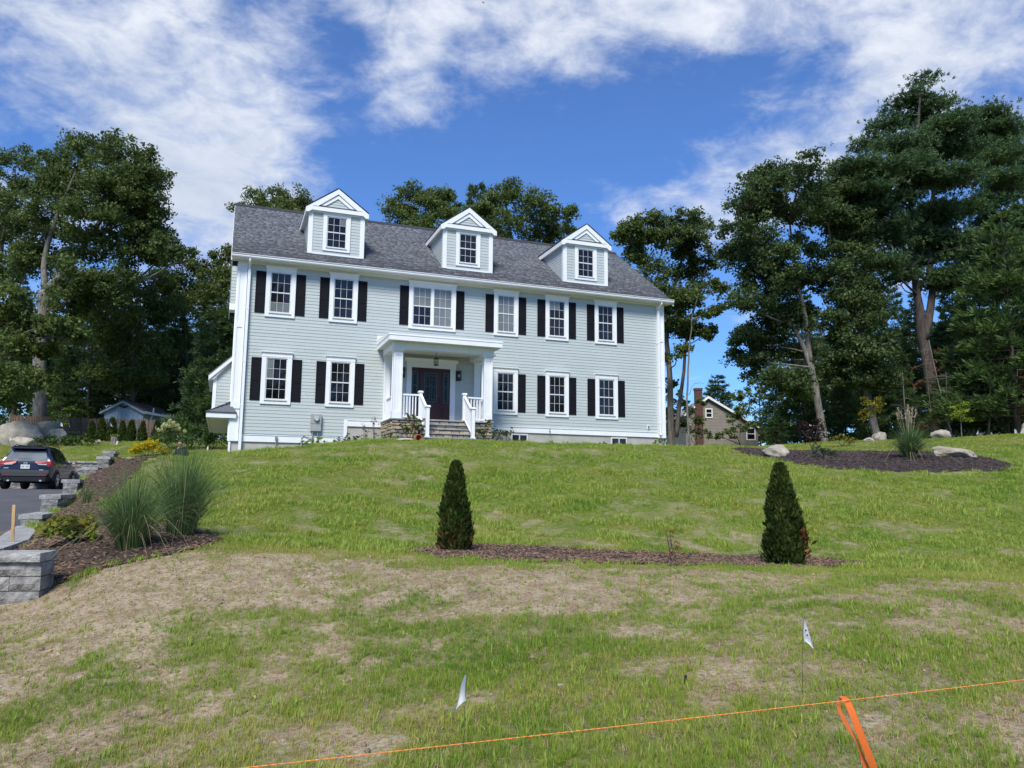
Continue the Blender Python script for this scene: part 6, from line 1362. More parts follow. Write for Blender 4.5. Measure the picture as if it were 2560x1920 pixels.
def young_tree(px, py, d, top, wpx, lm, lab, seed):
    b = at(px, py, d); z = zl(b.x, b.y); h = at(px, top, d).z-z; w = wpx*d/FPX; r = np.random.default_rng(seed)
    lb = [((r.normal()*w*.22, r.normal()*w*.2, h*(.52+.44*k/7)), w*(.34-.16*k/7), .8) for k in range(8)]
    o = shrub('young_tree', lab, (b.x, b.y, z), lb, lm, .05, 60, 18, seed, (.10, .20), cat='tree', twig=False); MB().tube([(0, 0, -.05), (.02, 0, h*.5), (0, 0, h*.9)], [.025, .02, .008], 6).build('trunk', M['bark_light'], o)
young_tree(2192, 1100, 33, 992, 62, 'yellowgreen', 'young yellowing maple left of the plumed grass', 41)
young_tree(2405, 1102, 35, 1010, 50, 'lime', 'lime green young tree with three pale stems on the right lawn edge', 42)
# planting along the foundation
def fnd(px, py, Y): b = at(px, py, 26); t = (Y+DIST)/(b.y+DIST); x = b.x*t; return (x, Y, zl(x, Y))
for px, lab, h, sd in ((912, 'thin dark twiggy sapling left of the porch, the lower one', .62, 1), (935, 'thin dark twiggy sapling against the porch corner, the taller one', .88, 2)):
    loc = fnd(px, 1100, -.9); shrub('twiggy_sapling', lab, loc, [((0, 0, h*.35), .16, 1.2), ((.05, 0, h*.65), .15, 1.3), ((-.04, 0, h*.9), .10, 1.4)], 'purple', .028, 90, 5, 50+sd, (.05, .1))
for i, (px, Y, lobes, lm, lf, lab, ex) in enumerate([
        (877, -1.0, [((0, 0, .12), .17, .8), ((.14, 0, .1), .13, .8)], 'spruce', .03, 'small round dark evergreen by the foundation step', None),
        (782, -.8, [((0, 0, .1), .14, .7), ((.16, 0, .16), .12, .8), ((-.16, 0, .08), .1, .7)], 'lime', .035, 'spiky yellow green plant under the electric meter', None),
        (845, -.9, [((0, 0, .1), .13, .7), ((.15, 0, .08), .1, .7)], 'shrub', .03, 'small green plant right of the electric meter', None),
        (975, -2.3, [((0, 0, .1), .16, .7), ((.2, 0, .08), .12, .7)], 'shrub', .03, 'low green plant at the left foot of the porch stones', None),
        (1026, -2.6, [((-.1, 0, .2), .2, 1), ((.12, 0, .25), .2, 1), ((0, 0, .48), .16, .9), ((.2, 0, .45), .12, .9)], 'shrub', .035, 'flowering shrub with fading pink blooms left of the steps', ('blooms', 'bloom_pink', 16, .025, .5)),
        (1208, -2.5, [((-.1, 0, .2), .2, 1), ((.12, 0, .2), .2, 1), ((.05, 0, .42), .15, .9)], 'shrub', .035, 'flowering shrub with fading pink blooms right of the steps', ('blooms', 'bloom_pink', 16, .025, .4)),
        (1258, -1.0, [((0, 0, .2), .18, 1), ((.15, 0, .3), .14, 1), ((-.12, 0, .32), .12, 1)], 'oak', .035, 'upright dark leaved shrub right of the porch', None),
        (1275, -1.6, [((0, 0, .08), .15, .6), ((.2, 0, .08), .15, .6)], 'shrub', .025, 'low mounded plant in front of the first basement window', None),
        (1383, -1.2, [((0, 0, .06), .14, .6)], 'shrub', .03, 'small plant at the foundation under the spigot', None),
        (1420, -1.2, [((0, 0, .05), .12, .6)], 'oak2', .03, 'tiny plant at the foundation between the basement windows', None),
        (1505, -1.2, [((0, 0, .06), .14, .6), ((.1, 0, .06), .1, .6)], 'oak', .03, 'small dark plant left of the second basement window', None),
        (1645, -.9, [((0, 0, .16), .16, .8), ((.16, 0, .12), .13, .8)], 'lime', .03, 'plant with pale pink flower heads at the right house corner', ('blooms', 'bloom_pink', 10, .022, .5))]):
    loc = fnd(px, 1100, Y); lobes = [(tuple(1.6*q for q in c), 1.55*rr, f) for c, rr, f in lobes]; shrub('foundation_plant', lab, loc, lobes, lm, lf, 200, 12, 60+i, (.04, .08), group='plants along the foundation', extra=ex)
p = gp(1680, 1406); shrub('withered_shrub', 'withered reddish brown shrub in the mulch strip left of the right arborvitae', p, [((0, 0, .10), .10, 1), ((.03, 0, .22), .10, 1.1), ((-.03, 0, .36), .08, 1.2), ((.10, 0, .16), .07, 1)], 'deadleaf', .017, 700, 6, 80, (.03, .06))
p = gp(1432, 1384); shrub('small_shrub', 'tiny olive shrub in the middle of the mulch strip', p, [((0, 0, .07), .08, 1.1)], 'yellowgreen', .016, 900, 10, 81, (.03, .05), asp=.25)
# ============================================================ boulders
from mathutils import noise as mnoise
def boulder(label, loc, sx, sy, sz, seed, rz=0, tilt=0, group=None, cuts=14):
    bm = bmesh.new(); bmesh.ops.create_icosphere(bm, subdivisions=4, radius=1.0); r = random.Random(seed); pl = []
    for k in range(cuts): n = Vector((r.gauss(0, 1), r.gauss(0, 1), r.gauss(0, .8)+.2)).normalized(); pl.append((n, r.uniform(.55, .88)))
    for v in bm.verts:
        for n, d in pl:
            e = v.co.dot(n)-d
            if e > 0: v.co -= n*e*.92
        v.co *= 1+.14*mnoise.fractal(v.co*1.3+Vector((seed*3.1, 0, 0)), 1.0, 2.0, 5)+.05*mnoise.fractal(v.co*5+Vector((seed, 0, 0)), 1, 2, 3)
        v.co = Vector((v.co.x*sx, v.co.y*sy, v.co.z*sz))
    me = bpy.data.meshes.new('boulder'); bm.to_mesh(me); bm.free(); me.materials.append(M['boulder']); me.polygons.foreach_set('use_smooth', [True]*len(me.polygons))
    o = link('boulder', me, None, (loc[0], loc[1], loc[2]+sz*.35), (0, tilt, rz)); tag(o, label, 'boulder', group); return o
def bo_at(px, py, d): b = at(px, py, d); return (b.x, b.y, zl(b.x, b.y))
boulder('largest pale boulder at the left under the big oak', bo_at(58, 1094, 43.0), 1.32, .9, .95, 1, tilt=.06)
boulder('flat tan boulder in front of the largest boulder', bo_at(62, 1098, 41.6), .75, .5, .42, 2)
boulder('rounded boulder right of the largest boulder, half under leaves', bo_at(142, 1096, 43.8), .65, .5, .62, 3)
boulder('tilted slab boulder behind the largest boulder', bo_at(112, 1090, 45.5), .75, .4, 1.1, 4, tilt=.5)
boulder('small pale stone at the foot of the small arborvitae row', bo_at(246, 1098, 43.2), .26, .2, .22, 5)
boulder('small pale pointed stone behind the bowed person', bo_at(450, 1106, 38.5), .24, .2, .40, 6)
boulder('pale boulder tipping into the left end of the dark mulch island', tuple(gp(1942, 1141)), .56, .36, .30, 7, tilt=.25)
boulder('long pale boulder at the right end of the dark mulch island', tuple(gp(2385, 1144)), .86, .5, .25, 8, tilt=.12)
boulder('rounded boulder at the foot of the yellowing maple', bo_at(2200, 1116, 32.5), .42, .35, .36, 9)
boulder('pair of split pale boulders left of the lime green tree', bo_at(2352, 1106, 35), .58, .4, .32, 10)
boulder('boulder cut off by the right edge at the wood', bo_at(2575, 1088, 35), .7, .5, .55, 11)
boulder('small stone left of the yellowing maple', bo_at(2175, 1118, 31.5), .28, .2, .13, 14)
boulder('pale flat stone beside the twiggy saplings', fnd(925, 1105, -1.8), .26, .16, .11, 12)
boulder('flat grey stepping stone in the lawn below the porch', fnd(1010, 1110, -4.6), .40, .25, .06, 13)
# ============================================================ fence, shed, brown house
M['picket'] = mat('weathered_picket', (0.16, 0.105, 0.075), 0.9, 0.2, 5, rnd=0.25)
pk_me = MB().prism([(-.04, 0), (.04, 0), (.04, 1.06), (0, 1.14), (-.04, 1.06)], 'y', -.011, .011).mesh('picket', M['picket'])
fa, fb = at(20, 1090, 47.5), at(385, 1090, 47.5); fz = zl((fa.x+fb.x)/2, fa.y)
fence = empty('picket_fence', (fa.x, fa.y, 0), 0, 'brown weathered picket fence behind the small arborvitae', 'fence'); n = 84
for i in range(n):
    t = i/(n-1); x, y = fa.x+(fb.x-fa.x)*t, fa.y+(fb.y-fa.y)*t; o = link('picket', pk_me, fence, (x-fa.x, y-fa.y, zl(x, y)+random.uniform(-.02, .02)), (0, random.uniform(-.02, .02), math.atan2(fb.y-fa.y, fb.x-fa.x)))
for k in range(7):
    t = (k+.5)/7; x, y = fa.x+(fb.x-fa.x)*t, fa.y+(fb.y-fa.y)*t; MB().box(-.05, .05, .03, .13, -.1, 1.18).build('post', M['picket'], fence, loc=(x-fa.x, y-fa.y, zl(x, y)))
for h in (.3, .88): MB().tube([(t*(fb.x-fa.x), t*(fb.y-fa.y)+.03, zl(fa.x+t*(fb.x-fa.x), fa.y+t*(fb.y-fa.y))+h) for t in np.linspace(0, 1, 9)], .03, 4).build('rail', M['picket'], fence)
M['blueshed'] = mat('pale_blue_boards', (0.27, 0.35, 0.44), 0.8, 0.1, 3, stretch=(1, 1, .2))
M['shedroof'] = mat('brown_shingle', (0.13, 0.10, 0.08), 0.95, 0.25, 6, bump=.5)
sb = at(354, 1094, 52); shed = empty('garden_shed', (sb.x, sb.y, zl(sb.x, sb.y)-.1), R(-24), 'pale blue garden shed with brown roof behind the picket fence', 'shed'); W_, D_, eh, ah = 2.75, 4.4, 1.72, 2.42
wl_ = MB().box(-W_, 0, 0, D_, 0, eh); wl_.prism([(-W_, eh-.001), (0, eh-.001), (-W_/2, ah)], 'y', 0, D_); wl_.build('wall', M['blueshed'], shed)
for i in range(10): x = -W_+.14+i*(W_-.28)/9; zt = eh+(ah-eh)*(1-abs(x+W_/2)/(W_/2))-.05; MB().box(x-.02, x+.02, -.02, 0, 0, zt).build('batten', M['blueshed'], shed)
rf = MB()
for s in (0, 1):
    xe = .22 if s else -W_-.22; q = [(-W_/2, -.2, ah+.06), (xe, -.2, eh-.02), (xe, D_+.2, eh-.02), (-W_/2, D_+.2, ah+.06)]; t = [(x, y, z-.06) for x, y, z in q]; rf.hexa(t if s else t[::-1], q if s else q[::-1])
rf.build('roof', M['shedroof'], shed)
for s in (0, 1):
    xe = .22 if s else -W_-.22; P = [(-W_/2, ah-.0), (xe, eh-.09), (xe, eh-.22), (-W_/2, ah-.15)]; MB().prism(P if s else P[::-1], 'y', -.235, -.205).build('bargeboard', M['blueshed'], shed)
MB().box(.225, .25, -.2, D_+.2, eh-.18, eh-.02).build('fascia', M['white'], shed)
MB().tube([(.2, .9, eh+.3), (.2, .9, eh-.05), (.06, .9, eh-.35), (.06, .9, .1)], .05, 8).build('downpipe', M['white'], shed)
eg = MB()                      # dark spread-wing ornament on the gable
for s in (-1, 1): eg.hexa([(-W_/2, -.05, eh+.28), (-W_/2+s*.42, -.05, eh+.40), (-W_/2+s*.40, -.02, eh+.36), (-W_/2, -.02, eh+.18)][::s], [(-W_/2, -.06, eh+.36), (-W_/2+s*.42, -.06, eh+.44), (-W_/2+s*.40, -.02, eh+.44), (-W_/2, -.02, eh+.36)][::s])
eg.build('gable_ornament', M['black_metal'], shed)
# brown house
M['tansiding'] = mat('tan_siding', (0.225, 0.205, 0.175), 0.75, 0.08, 3); M['brick'] = mat('red_brick', (0.11, 0.05, 0.04), 0.9, 0.25, 14, bump=.4)
M['greyroof'] = mat('grey_roof', (0.28, 0.28, 0.28), 0.9, 0.1, 4)
D0 = 70.0; hb = at(1800, 1112, D0); ks = D0/FPX; gz = hb.z
nh = empty('brown_house', (hb.x, hb.y, gz), -YAW, 'brown clapboard house with red brick chimney beyond the right lawn', 'house')
def hp(px, py): return ((px-1800)*ks, (1112-py)*ks)
poly = [hp(1716, 1130), hp(1716, 1032), hp(1772, 991), hp(1896, 1066), hp(1896, 1130)]
MB().prism(poly, 'y', 0, 9.0).build('wall', M['tansiding'], nh)
sd = MB(); z = hp(0, 1130)[1]
while z < hp(0, 995)[1]:
    py = 1112-z/ks; xl = 1716 if py > 1032 else 1716+(1032-py)*56/41.; xr = 1896 if py > 1066 else 1772+(py-991)*124/75.
    a, b_ = hp(xl, py)[0]+.05, hp(xr, py)[0]-.05
    if b_ > a+.1: sd.prism([(.0, z), (-.03, z), (-.008, z+.135), (.0, z+.135)], 'x', a, b_)
    z += .135
o = sd.build('siding_courses', M['tansiding'], nh); o['kind'] = 'stuff'
rf = MB()
for (xa, za), (xb, zb) in ((hp(1711, 1036), hp(1772, 990)), (hp(1901, 1067), hp(1772, 990))):
    q = [(xb, -.3, zb), (xa, -.3, za), (xa, 9.3, za), (xb, 9.3, zb)]; t = [(x, y, z_-.16) for x, y, z_ in q]; rf.hexa(t, q) if xa > xb else rf.hexa(t[::-1], q[::-1])
rf.build('roof', M['greyroof'], nh)
for (xa, za), (xb, zb) in ((hp(1711, 1036), hp(1772, 990)), (hp(1901, 1067), hp(1772, 990))):
    P = [(xb, zb-.02), (xa, za-.02), (xa, za-.22), (xb, zb-.24)]; MB().prism(P if xa > xb else P[::-1], 'y', -.34, -.302).build('rake_board', M['white'], nh)
(xa, za), (xb, zb) = hp(1738, 1130), hp(1756, 971); ch = MB().box(xa, xb, -.45, -.005, za, zb-.2).box(xa-.04, xb+.04, -.49, .1, zb-.2, zb).build('chimney', M['brick'], nh)
def nwin(p0, p1, rows):
    (xa, zb), (xb, za) = hp(*p0), hp(*p1); t = .09; w_ = MB().box(xa, xa+t, -.08, 0, za, zb).box(xb-t, xb, -.08, 0, za, zb).box(xa+t, xb-t, -.08, 0, zb-t, zb).box(xa+t, xb-t, -.08, 0, za, za+t).box(xa+t, xb-t, -.075, 0, (za+zb)/2-.03, (za+zb)/2+.03).build('window', M['white'], nh)
    for a, b_ in ((za+t, (za+zb)/2-.03), ((za+zb)/2+.03, zb-t)): MB().box(xa+t, xb-t, -.05, -.03, a, b_).build('pane', M['glass'], w_)
nwin((1765, 1021), (1783, 1045), 2); nwin((1866, 1068), (1889, 1100), 2)
# ============================================================ marker flags
def flag(px, py, h, d, lab, w=.075, fh=.10, turn=0.0, marks=False, gz=None, lean=0.0):
    b = gp(px, py) if d is None else at(px, py, d); z = b.z if d is None else zl(b.x, b.y)
    o = empty('marker_flag', (b.x, b.y, z), turn, lab, 'flag', 'white marker flags'); MB().tube([(-lean, 0, -.03), (-lean*.5, 0, h*.5), (0, 0, h)], .0013 if d is None else .004, 5).build('wire', M['wire'], o)
    V_, F_ = [], []; nx_, nz_ = 6, 4
    for i in range(nx_+1):
        for j in range(nz_+1):
            t = i/nx_; s = j/nz_; V_.append((w*t*(.75-.1*s), .022*math.sin(t*3.0)*w/.075+.006*math.sin(s*4), h-fh*(1-s)-t*t*fh*(.80*(s)+.32)))
    for i in range(nx_):
        for j in range(nz_): a = i*(nz_+1)+j; F_.append((a, a+nz_+1, a+nz_+2, a+1))
    f = MB().add(V_, F_).build('flag', M['flag'], o, smooth=True)
    if marks:
        def on(t, s): return Vector((w*t*(.75-.1*s), .022*math.sin(t*3.0)*w/.075+.006*math.sin(s*4)-.0012, h-fh*(1-s)-t*t*fh*(.80*s+.32)))
        mk = MB()
        for (t, s, a) in ((.42, .62, .006), (.62, .56, .0055)):
            c = on(t, s); mk.prism([(c.x+a*math.cos(k*.785), c.z+a*math.sin(k*.785)) for k in range(8)][::-1], 'y', c.y-.001, c.y)
        for k in range(3):
            for q in range(5): c = on(.30+q*.10, .46-k*.12); mk.box(c.x-.002, c.x+.0025, c.y-.001, c.y, c.z-.0013, c.z+.0013)
        mk.build('print', M['ink'], f)
    return o
flag(1162, 1903, .385, None, 'blank white marker flag on a wire in the near grass, the nearest one', w=-.062, fh=.125, turn=-.3, lean=.01)
flag(2016, 1738, .41, None, 'white marker flag with dark print on the right of the near slope', w=.075, fh=.125, turn=-.3, marks=True, lean=.025)
for i, (px, py, d, h, lab) in enumerate([(24, 1094, 41.4, .55, 'white flag in front of the largest boulder'), (148, 1094, 42, 1.35, 'white flag raised above the creepers by the boulders'), (272, 1094, 44, 1.15, 'white flag beside the third small arborvitae'), (388, 1096, 43.8, .95, 'white flag on the rightmost small arborvitae'), (522, 1106, 39.5, .3, 'white flag in the lawn under the house canopy'), (296, 1098, 43, .2, 'low white flag at the foot of the fourth small arborvitae'), (2446, 1094, 36.5, .45, 'white flag right of the lime green tree'), (2478, 1094, 36.3, .3, 'low white flag between the saplings on the right'), (2537, 1090, 35.6, .38, 'white flag beside the boulder at the right edge')]):
    flag(px, py, h, d, lab, w=.20, fh=.20, turn=i*.7-1)
# wooden stakes, string line and flagging tape
def stake(loc, h, lab, w=.02, lean=0):
    o = MB().hexa([(-w, -w*.6, -.15), (w, -w*.6, -.15), (w, w*.6, -.15), (-w, w*.6, -.15)], [(-w+lean, -w*.6, h), (w+lean, -w*.6, h), (w+lean, w*.6, h), (-w+lean, w*.6, h)]).build('wooden_stake', M['stake'], None, loc=loc, bevel=.002); return tag(o, lab, 'stake')
p = gp(31, 1372); stake(p, .62, 'wooden survey stake standing behind the front block wall', .021, -.03)
sA = at(527, 1920, 2.15); sB = at(2560, 1693, 3.2); dv = sB-sA; eA = sA-dv*.55; eB = sB+dv*.6
stA = stake((eA.x, eA.y, zl(eA.x, eA.y)), eA.z-zl(eA.x, eA.y)+.06, 'wooden stake at the left end of the orange string'); stB = stake((eB.x, eB.y, zl(eB.x, eB.y)), eB.z-zl(eB.x, eB.y)+.06, 'wooden stake at the right end of the orange string')
pts = [eA+(eB-eA)*t-Vector((0, 0, .012*math.sin(math.pi*t))) for t in np.linspace(0, 1, 60)]
st = MB().tube(pts, .0012, 6)
for ph in (0, math.pi): st.tube([eA+(eB-eA)*t-Vector((0, 0, .012*math.sin(math.pi*t)))+Vector((0, .0009*math.cos(t*900+ph), .0009*math.sin(t*900+ph))) for t in np.linspace(0, 1, 700)], .0009, 4)
tag(st.build('string_line', M['string'], None), 'taut orange string stretched across the near slope', 'string')
p = at(26, 1330, gp(31, 1372).length and 9.6); lp = gp(31, 1372)+Vector((-.01, -.03, .27)); MB_ = MB().tube([lp, lp+Vector((-.35, -.5, -.12)), lp+Vector((-1.0, -1.2, -.22))], .003, 5)
tag(MB_.build('string_line', M['string'], None), 'short orange string running left from the wooden survey stake', 'string')
def strip(rows, wd): 
    V_ = []; F_ = []
    for (px, py, dd, tw) in rows:
        c = at(px, py, dd); rt = _house(Vector((math.cos(tw), math.sin(tw)*.9, 0)))*wd; V_ += [tuple(c-rt), tuple(c+rt)]
    for i in range(len(rows)-1): F_.append((2*i, 2*i+1, 2*i+3, 2*i+2))
    return V_, F_
kn = 2.905
rb = empty('flagging_tape', at(2106, 1744, kn), 0, 'bright orange flagging tape tied to the string and hanging down', 'tape')
inv = rb.location.copy()
for rows, nm in (([(2104, 1740, kn, .1), (2116, 1748, kn-.01, .15), (2128, 1776, kn-.015, .1), (2146, 1822, kn-.02, .0), (2165, 1870, kn-.02, -.1), (2184, 1918, kn-.01, -.1), (2200, 1965, kn, -.1), (2214, 2015, kn, 0)], 'tail'), ([(2106, 1742, kn, .8), (2094, 1752, kn-.01, .6), (2098, 1778, kn-.02, .9), (2118, 1815, kn-.01, .5), (2142, 1850, kn, 1.1), (2152, 1882, kn+.01, .8), (2166, 1920, kn+.01, .4), (2180, 1960, kn+.01, .3), (2186, 1990, kn+.01, .4)], 'tail'), ([(2086, 1746, kn-.012, .2), (2100, 1744, kn-.014, .3), (2112, 1743, kn-.014, .2), (2122, 1740, kn-.012, .1)], 'knot')):
    V_, F_ = strip(rows, .0150 if nm == 'tail' else .010); me = MB().add([tuple(Vector(v)-inv) for v in V_], F_).mesh(nm, M['ribbon'], True); o = link(nm, me, rb); sm = o.modifiers.new('thick', 'SOLIDIFY'); sm.thickness = .0006; ss = o.modifiers.new('sub', 'SUBSURF'); ss.levels = 1; ss.render_levels = 2
# terracotta pot lying at the steps
loc = fnd(1046, 1098, -3.15); pot = empty('terracotta_pot', (loc[0], loc[1], loc[2]+.115), 0, 'terracotta pot tipped over beside the front steps', 'pot')
o = MB().lathe([(.075, -.19), (.10, -.05), (.112, .0), (.125, .0), (.125, .045), (.105, .045), (.085, -.16), (.001, -.165)], 0, 0, 18).build('pot_body', M['terracotta'], pot, smooth=False, rot=(R(82), 0, R(12)))
# brush at the wood edge, litter in the grass, tree stump, tiny aeroplane
for i, (x0, y0, x1, y1, r0, lab) in enumerate([(2440, 1096, 2462, 1082, .09, 'thick log lying at the wood edge on the right'), (2476, 1092, 2500, 1082, .04, 'thin branch propped behind the low white flag on the right'), (2424, 1098, 2432, 1086, .04, 'short stick poking up beside the thick log'), (2395, 1102, 2415, 1096, .06, 'log lying right behind the lime green tree')]):
    a = at(x0, y0, 36.5); b_ = at(x1, y1, 37.2); a.z = zl(a.x, a.y)+r0*.5; b_.z = max(b_.z, zl(b_.x, b_.y)); mb = MB().tube([a, a.lerp(b_, .5)+Vector((0, 0, .04)), b_], [r0, r0*.9, r0*.6], 7); mb.tube([a.lerp(b_, .6), a.lerp(b_, .7)+Vector((.2, 0, .15))], [r0*.4, r0*.15], 5); tag(mb.build('log', M['bark_light'], None), lab, 'log', 'logs at the wood edge')
b = at(286, 1096, 43.4); o = empty('tree_stump', (b.x, b.y, zl(b.x, b.y)), 0, 'grey stump with a green plant on top between the small arborvitae', 'stump'); MB().lathe([(.26, -.05), (.20, .05), (.18, .38), (.001, .39)], 0, 0, 10).build('stump', M['bark_light'], o)
r_ = np.random.default_rng(4); C, A, B = broad_leaves(r_, np.array([[0, 0, .46], [.12, 0, .44], [-.12, 0, .44]]), np.full(3, .13), 50, .05); V_, F_ = quads(C, A, B); link('foliage', npmesh('foliage', V_, F_, M['lime']), o)
p = gp(1402, 1716); o = MB().hexa([(-.014, -.010, 0), (.014, -.008, 0), (.013, .010, 0), (-.013, .009, 0)], [(-.014, -.009, .012), (.014, -.009, .014), (.012, .010, .008), (-.012, .010, .010)]).build('litter_scrap', M['flag'], None, loc=p, rot=(.2, .1, .3)); tag(o, 'small pale scrap of litter lying in the near grass', 'litter')
p = gp(1712, 1716); o = MB().lathe([(.001, 0), (.007, .003), (.0085, .02), (.008, .048), (.004, .055), (.001, .056)], 0, 0, 8).build('dark_peg', M['black_metal'], None, loc=p, rot=(.12, .1, 0)); tag(o, 'small dark peg sticking up in the near grass', 'peg')
p = gp(2385, 1845); lf = MB()
for k, (a, l) in enumerate(((.2, .05), (1.3, .03), (2.5, .035), (3.4, .05), (4.4, .03), (5.3, .03))): lf.add([(0, 0, .006), (math.cos(a-.35)*l*.5, math.sin(a-.35)*l*.5, .014), (math.cos(a)*l, math.sin(a)*l, .018), (math.cos(a+.35)*l*.5, math.sin(a+.35)*l*.5, .010)], [(0, 1, 2, 3)])
tag(lf.build('fallen_leaf', M['dry'], None, loc=p), 'curled tan fallen leaf on the near slope at the right', 'leaf')
p = at(1208, 6, 3400); pl = empty('aeroplane', p, R(60), 'tiny dark aeroplane high in the sky above the house', 'aeroplane')
MB().tube([(0, -8, 0), (0, -5, .2), (0, 3, .3), (0, 8, 0)], [.3, .9, 1.0, .2], 8).build('fuselage', M['black_metal'], pl); MB().hexa([(-9, 1, 0), (9, 1, 0), (9, -1, 0), (-9, -1, 0)], [(-9, 1, .25), (9, 1, .25), (9, -1, .2), (-9, -1, .2)]).build('wing', M['black_metal'], pl); MB().box(-3, 3, -7.6, -6.4, .2, .4).box(-.15, .15, -8, -6.2, .3, 2.2).build('tail_plane', M['black_metal'], pl)

for i, (px, lobes, lab) in enumerate([(1738, [(1732, 1028, 17), (1748, 1008, 12), (1728, 1058, 22), (1750, 1052, 18), (1735, 1085, 26), (1756, 1085, 22)], 'viny shrub climbing the brick chimney of the brown house'), (1850, [(1836, 1046, 16), (1858, 1036, 15), (1848, 1070, 22), (1874, 1078, 22), (1826, 1085, 18), (1890, 1060, 16), (1800, 1092, 14)], 'loose sapling in front of the brown house wall')]):
    tree_px('understory_tree', lab, (px, 1100), 64, [([(px, 1100), (px, 1060), (px+3, 1030)], .04, .015)], lobes, 'oak2', 'bark', 60+i, dens=10, per=16, leaf=.09, crad=(.25, .45), depth=.8)
# ============================================================ grass: tufts instanced on points (stuff)
def grass_mat(name, c1, c2, c3):
    m = bpy.data.materials.new(name); m.use_nodes = True; t = m.node_tree; N = t.nodes; L = t.links; b = N['Principled BSDF']; b.inputs['Roughness'].default_value = 0.5; b.inputs['Specular IOR Level'].default_value = 0.25
    g = N.new('ShaderNodeNewGeometry'); nz = N.new('ShaderNodeTexNoise'); nz.inputs['Scale'].default_value = 0.9; nz.inputs['Detail'].default_value = 3; L.new(g.outputs['Position'], nz.inputs['Vector'])
    oi = N.new('ShaderNodeObjectInfo'); ad = N.new('ShaderNodeMath'); ad.operation = 'MULTIPLY_ADD'; ad.inputs[1].default_value = .45; L.new(oi.outputs['Random'], ad.inputs[0]); L.new(nz.outputs[0], ad.inputs[2])
    a2 = N.new('ShaderNodeMath'); a2.operation = 'MULTIPLY_ADD'; a2.inputs[1].default_value = .30; L.new(g.outputs['Random Per Island'], a2.inputs[0]); L.new(ad.outputs[0], a2.inputs[2])
    rp = N.new('ShaderNodeValToRGB'); e = rp.color_ramp.elements; e.new(.5)
    for k, (p_, c) in zip(e, ((.55, c1), (.85, c2), (1.15, c3))): k.position = min(1, p_); k.color = (*c, 1)
    L.new(a2.outputs[0], rp.inputs[0]); L.new(rp.outputs[0], b.inputs['Base Color'])
    tr = N.new('ShaderNodeBsdfTranslucent'); L.new(rp.outputs[0], tr.inputs[0]); ms = N.new('ShaderNodeMixShader'); ms.inputs[0].default_value = .3
    L.new(b.outputs[0], ms.inputs[1]); L.new(tr.outputs[0], ms.inputs[2]); L.new(ms.outputs[0], N['Material Output'].inputs[0]); return m
gm_a = grass_mat('turf_green', (0.113, 0.220, 0.022), (0.196, 0.311, 0.033), (0.299, 0.367, 0.057))
gm_b = grass_mat('turf_yellow', (0.207, 0.282, 0.033), (0.293, 0.350, 0.050), (0.391, 0.384, 0.088))
gm_c = grass_mat('crabgrass', (0.201, 0.305, 0.044), (0.270, 0.379, 0.057), (0.356, 0.429, 0.088))
gm_d = grass_mat('straw', (0.276, 0.198, 0.099), (0.380, 0.282, 0.154), (0.494, 0.384, 0.220))
def tuft(name, n, h0, h1, spread, foot, w, m, seed, arch=.5):
    r = np.random.default_rng(seed); a = r.uniform(0, 6.28, n); l = r.uniform(h0, h1, n); s = np.abs(r.normal(size=n))*spread+.05
    d = np.stack([np.cos(a), np.sin(a)], 1); b0 = d*(r.random(n)**.5*foot)[:, None]*(r.choice([-1, 1], n))[:, None]; sd = np.stack([-d[:, 1], d[:, 0], np.zeros(n)], 1)
    V_ = []
    for t, wf in ((0, .8), (.5, 1.0), (1.0, 0)):
        out = s*l*t**1.6; z = l*t*(1-arch*np.clip(s, 0, 1.2)*t*.6); P = np.concatenate([b0+d*out[:, None], z[:, None]], 1)
        if wf: V_ += [P-sd*w*wf, P+sd*w*wf]
        else: V_ += [P]
    V_ = np.stack(V_, 1).reshape(-1, 3); k = np.arange(n)*5; F_ = np.concatenate([np.stack([k, k+1, k+3], 1), np.stack([k, k+3, k+2], 1), np.stack([k+2, k+3, k+4], 1)])
    me = npmesh(name, V_, F_, m); return bpy.data.objects.new(name, me)
gc = bpy.data.collections.new('tuft_library')
lib = [tuft('a_fine', 16, .035, .085, .45, .035, .0016, gm_a, 1), tuft('b_fine_yellow', 15, .03, .075, .5, .035, .0016, gm_b, 2), tuft('c_crab', 9, .05, .12, .75, .02, .0034, gm_c, 3, .7), tuft('d_straw', 11, .02, .05, 1.3, .05, .0014, gm_d, 4, .9),
       tuft('e_tall', 7, .09, .17, .35, .015, .0024, gm_c, 5), tuft('f_patch', 34, .05, .10, .45, .11, .0030, gm_a, 6), tuft('g_patch_yellow', 32, .04, .09, .5, .11, .0030, gm_b, 7), tuft('h_far', 30, .06, .13, .45, .2, .007, gm_a, 8), tuft('i_far_yellow', 30, .05, .12, .5, .2, .007, gm_b, 9), tuft('j_coarse', 14, .08, .17, .6, .06, .0045, gm_c, 10, .7)]
for o in lib: gc.objects.link(o)
def sample(d0, d1, per, seed, lat=.70):
    r = np.random.default_rng(seed); area = lat*(d1*d1-d0*d0); n = int(area*per); d = np.sqrt(r.uniform(d0*d0, d1*d1, n)); la = d*r.uniform(-lat, lat, n)
    x = la*cY+d*sY; y = -la*sY+d*cY-DIST; return x, y, r
PX_, PY_, ID_, SC_ = [], [], [], []
def addp(x, y, i, s): PX_.append(x); PY_.append(y); ID_.append(i); SC_.append(s)
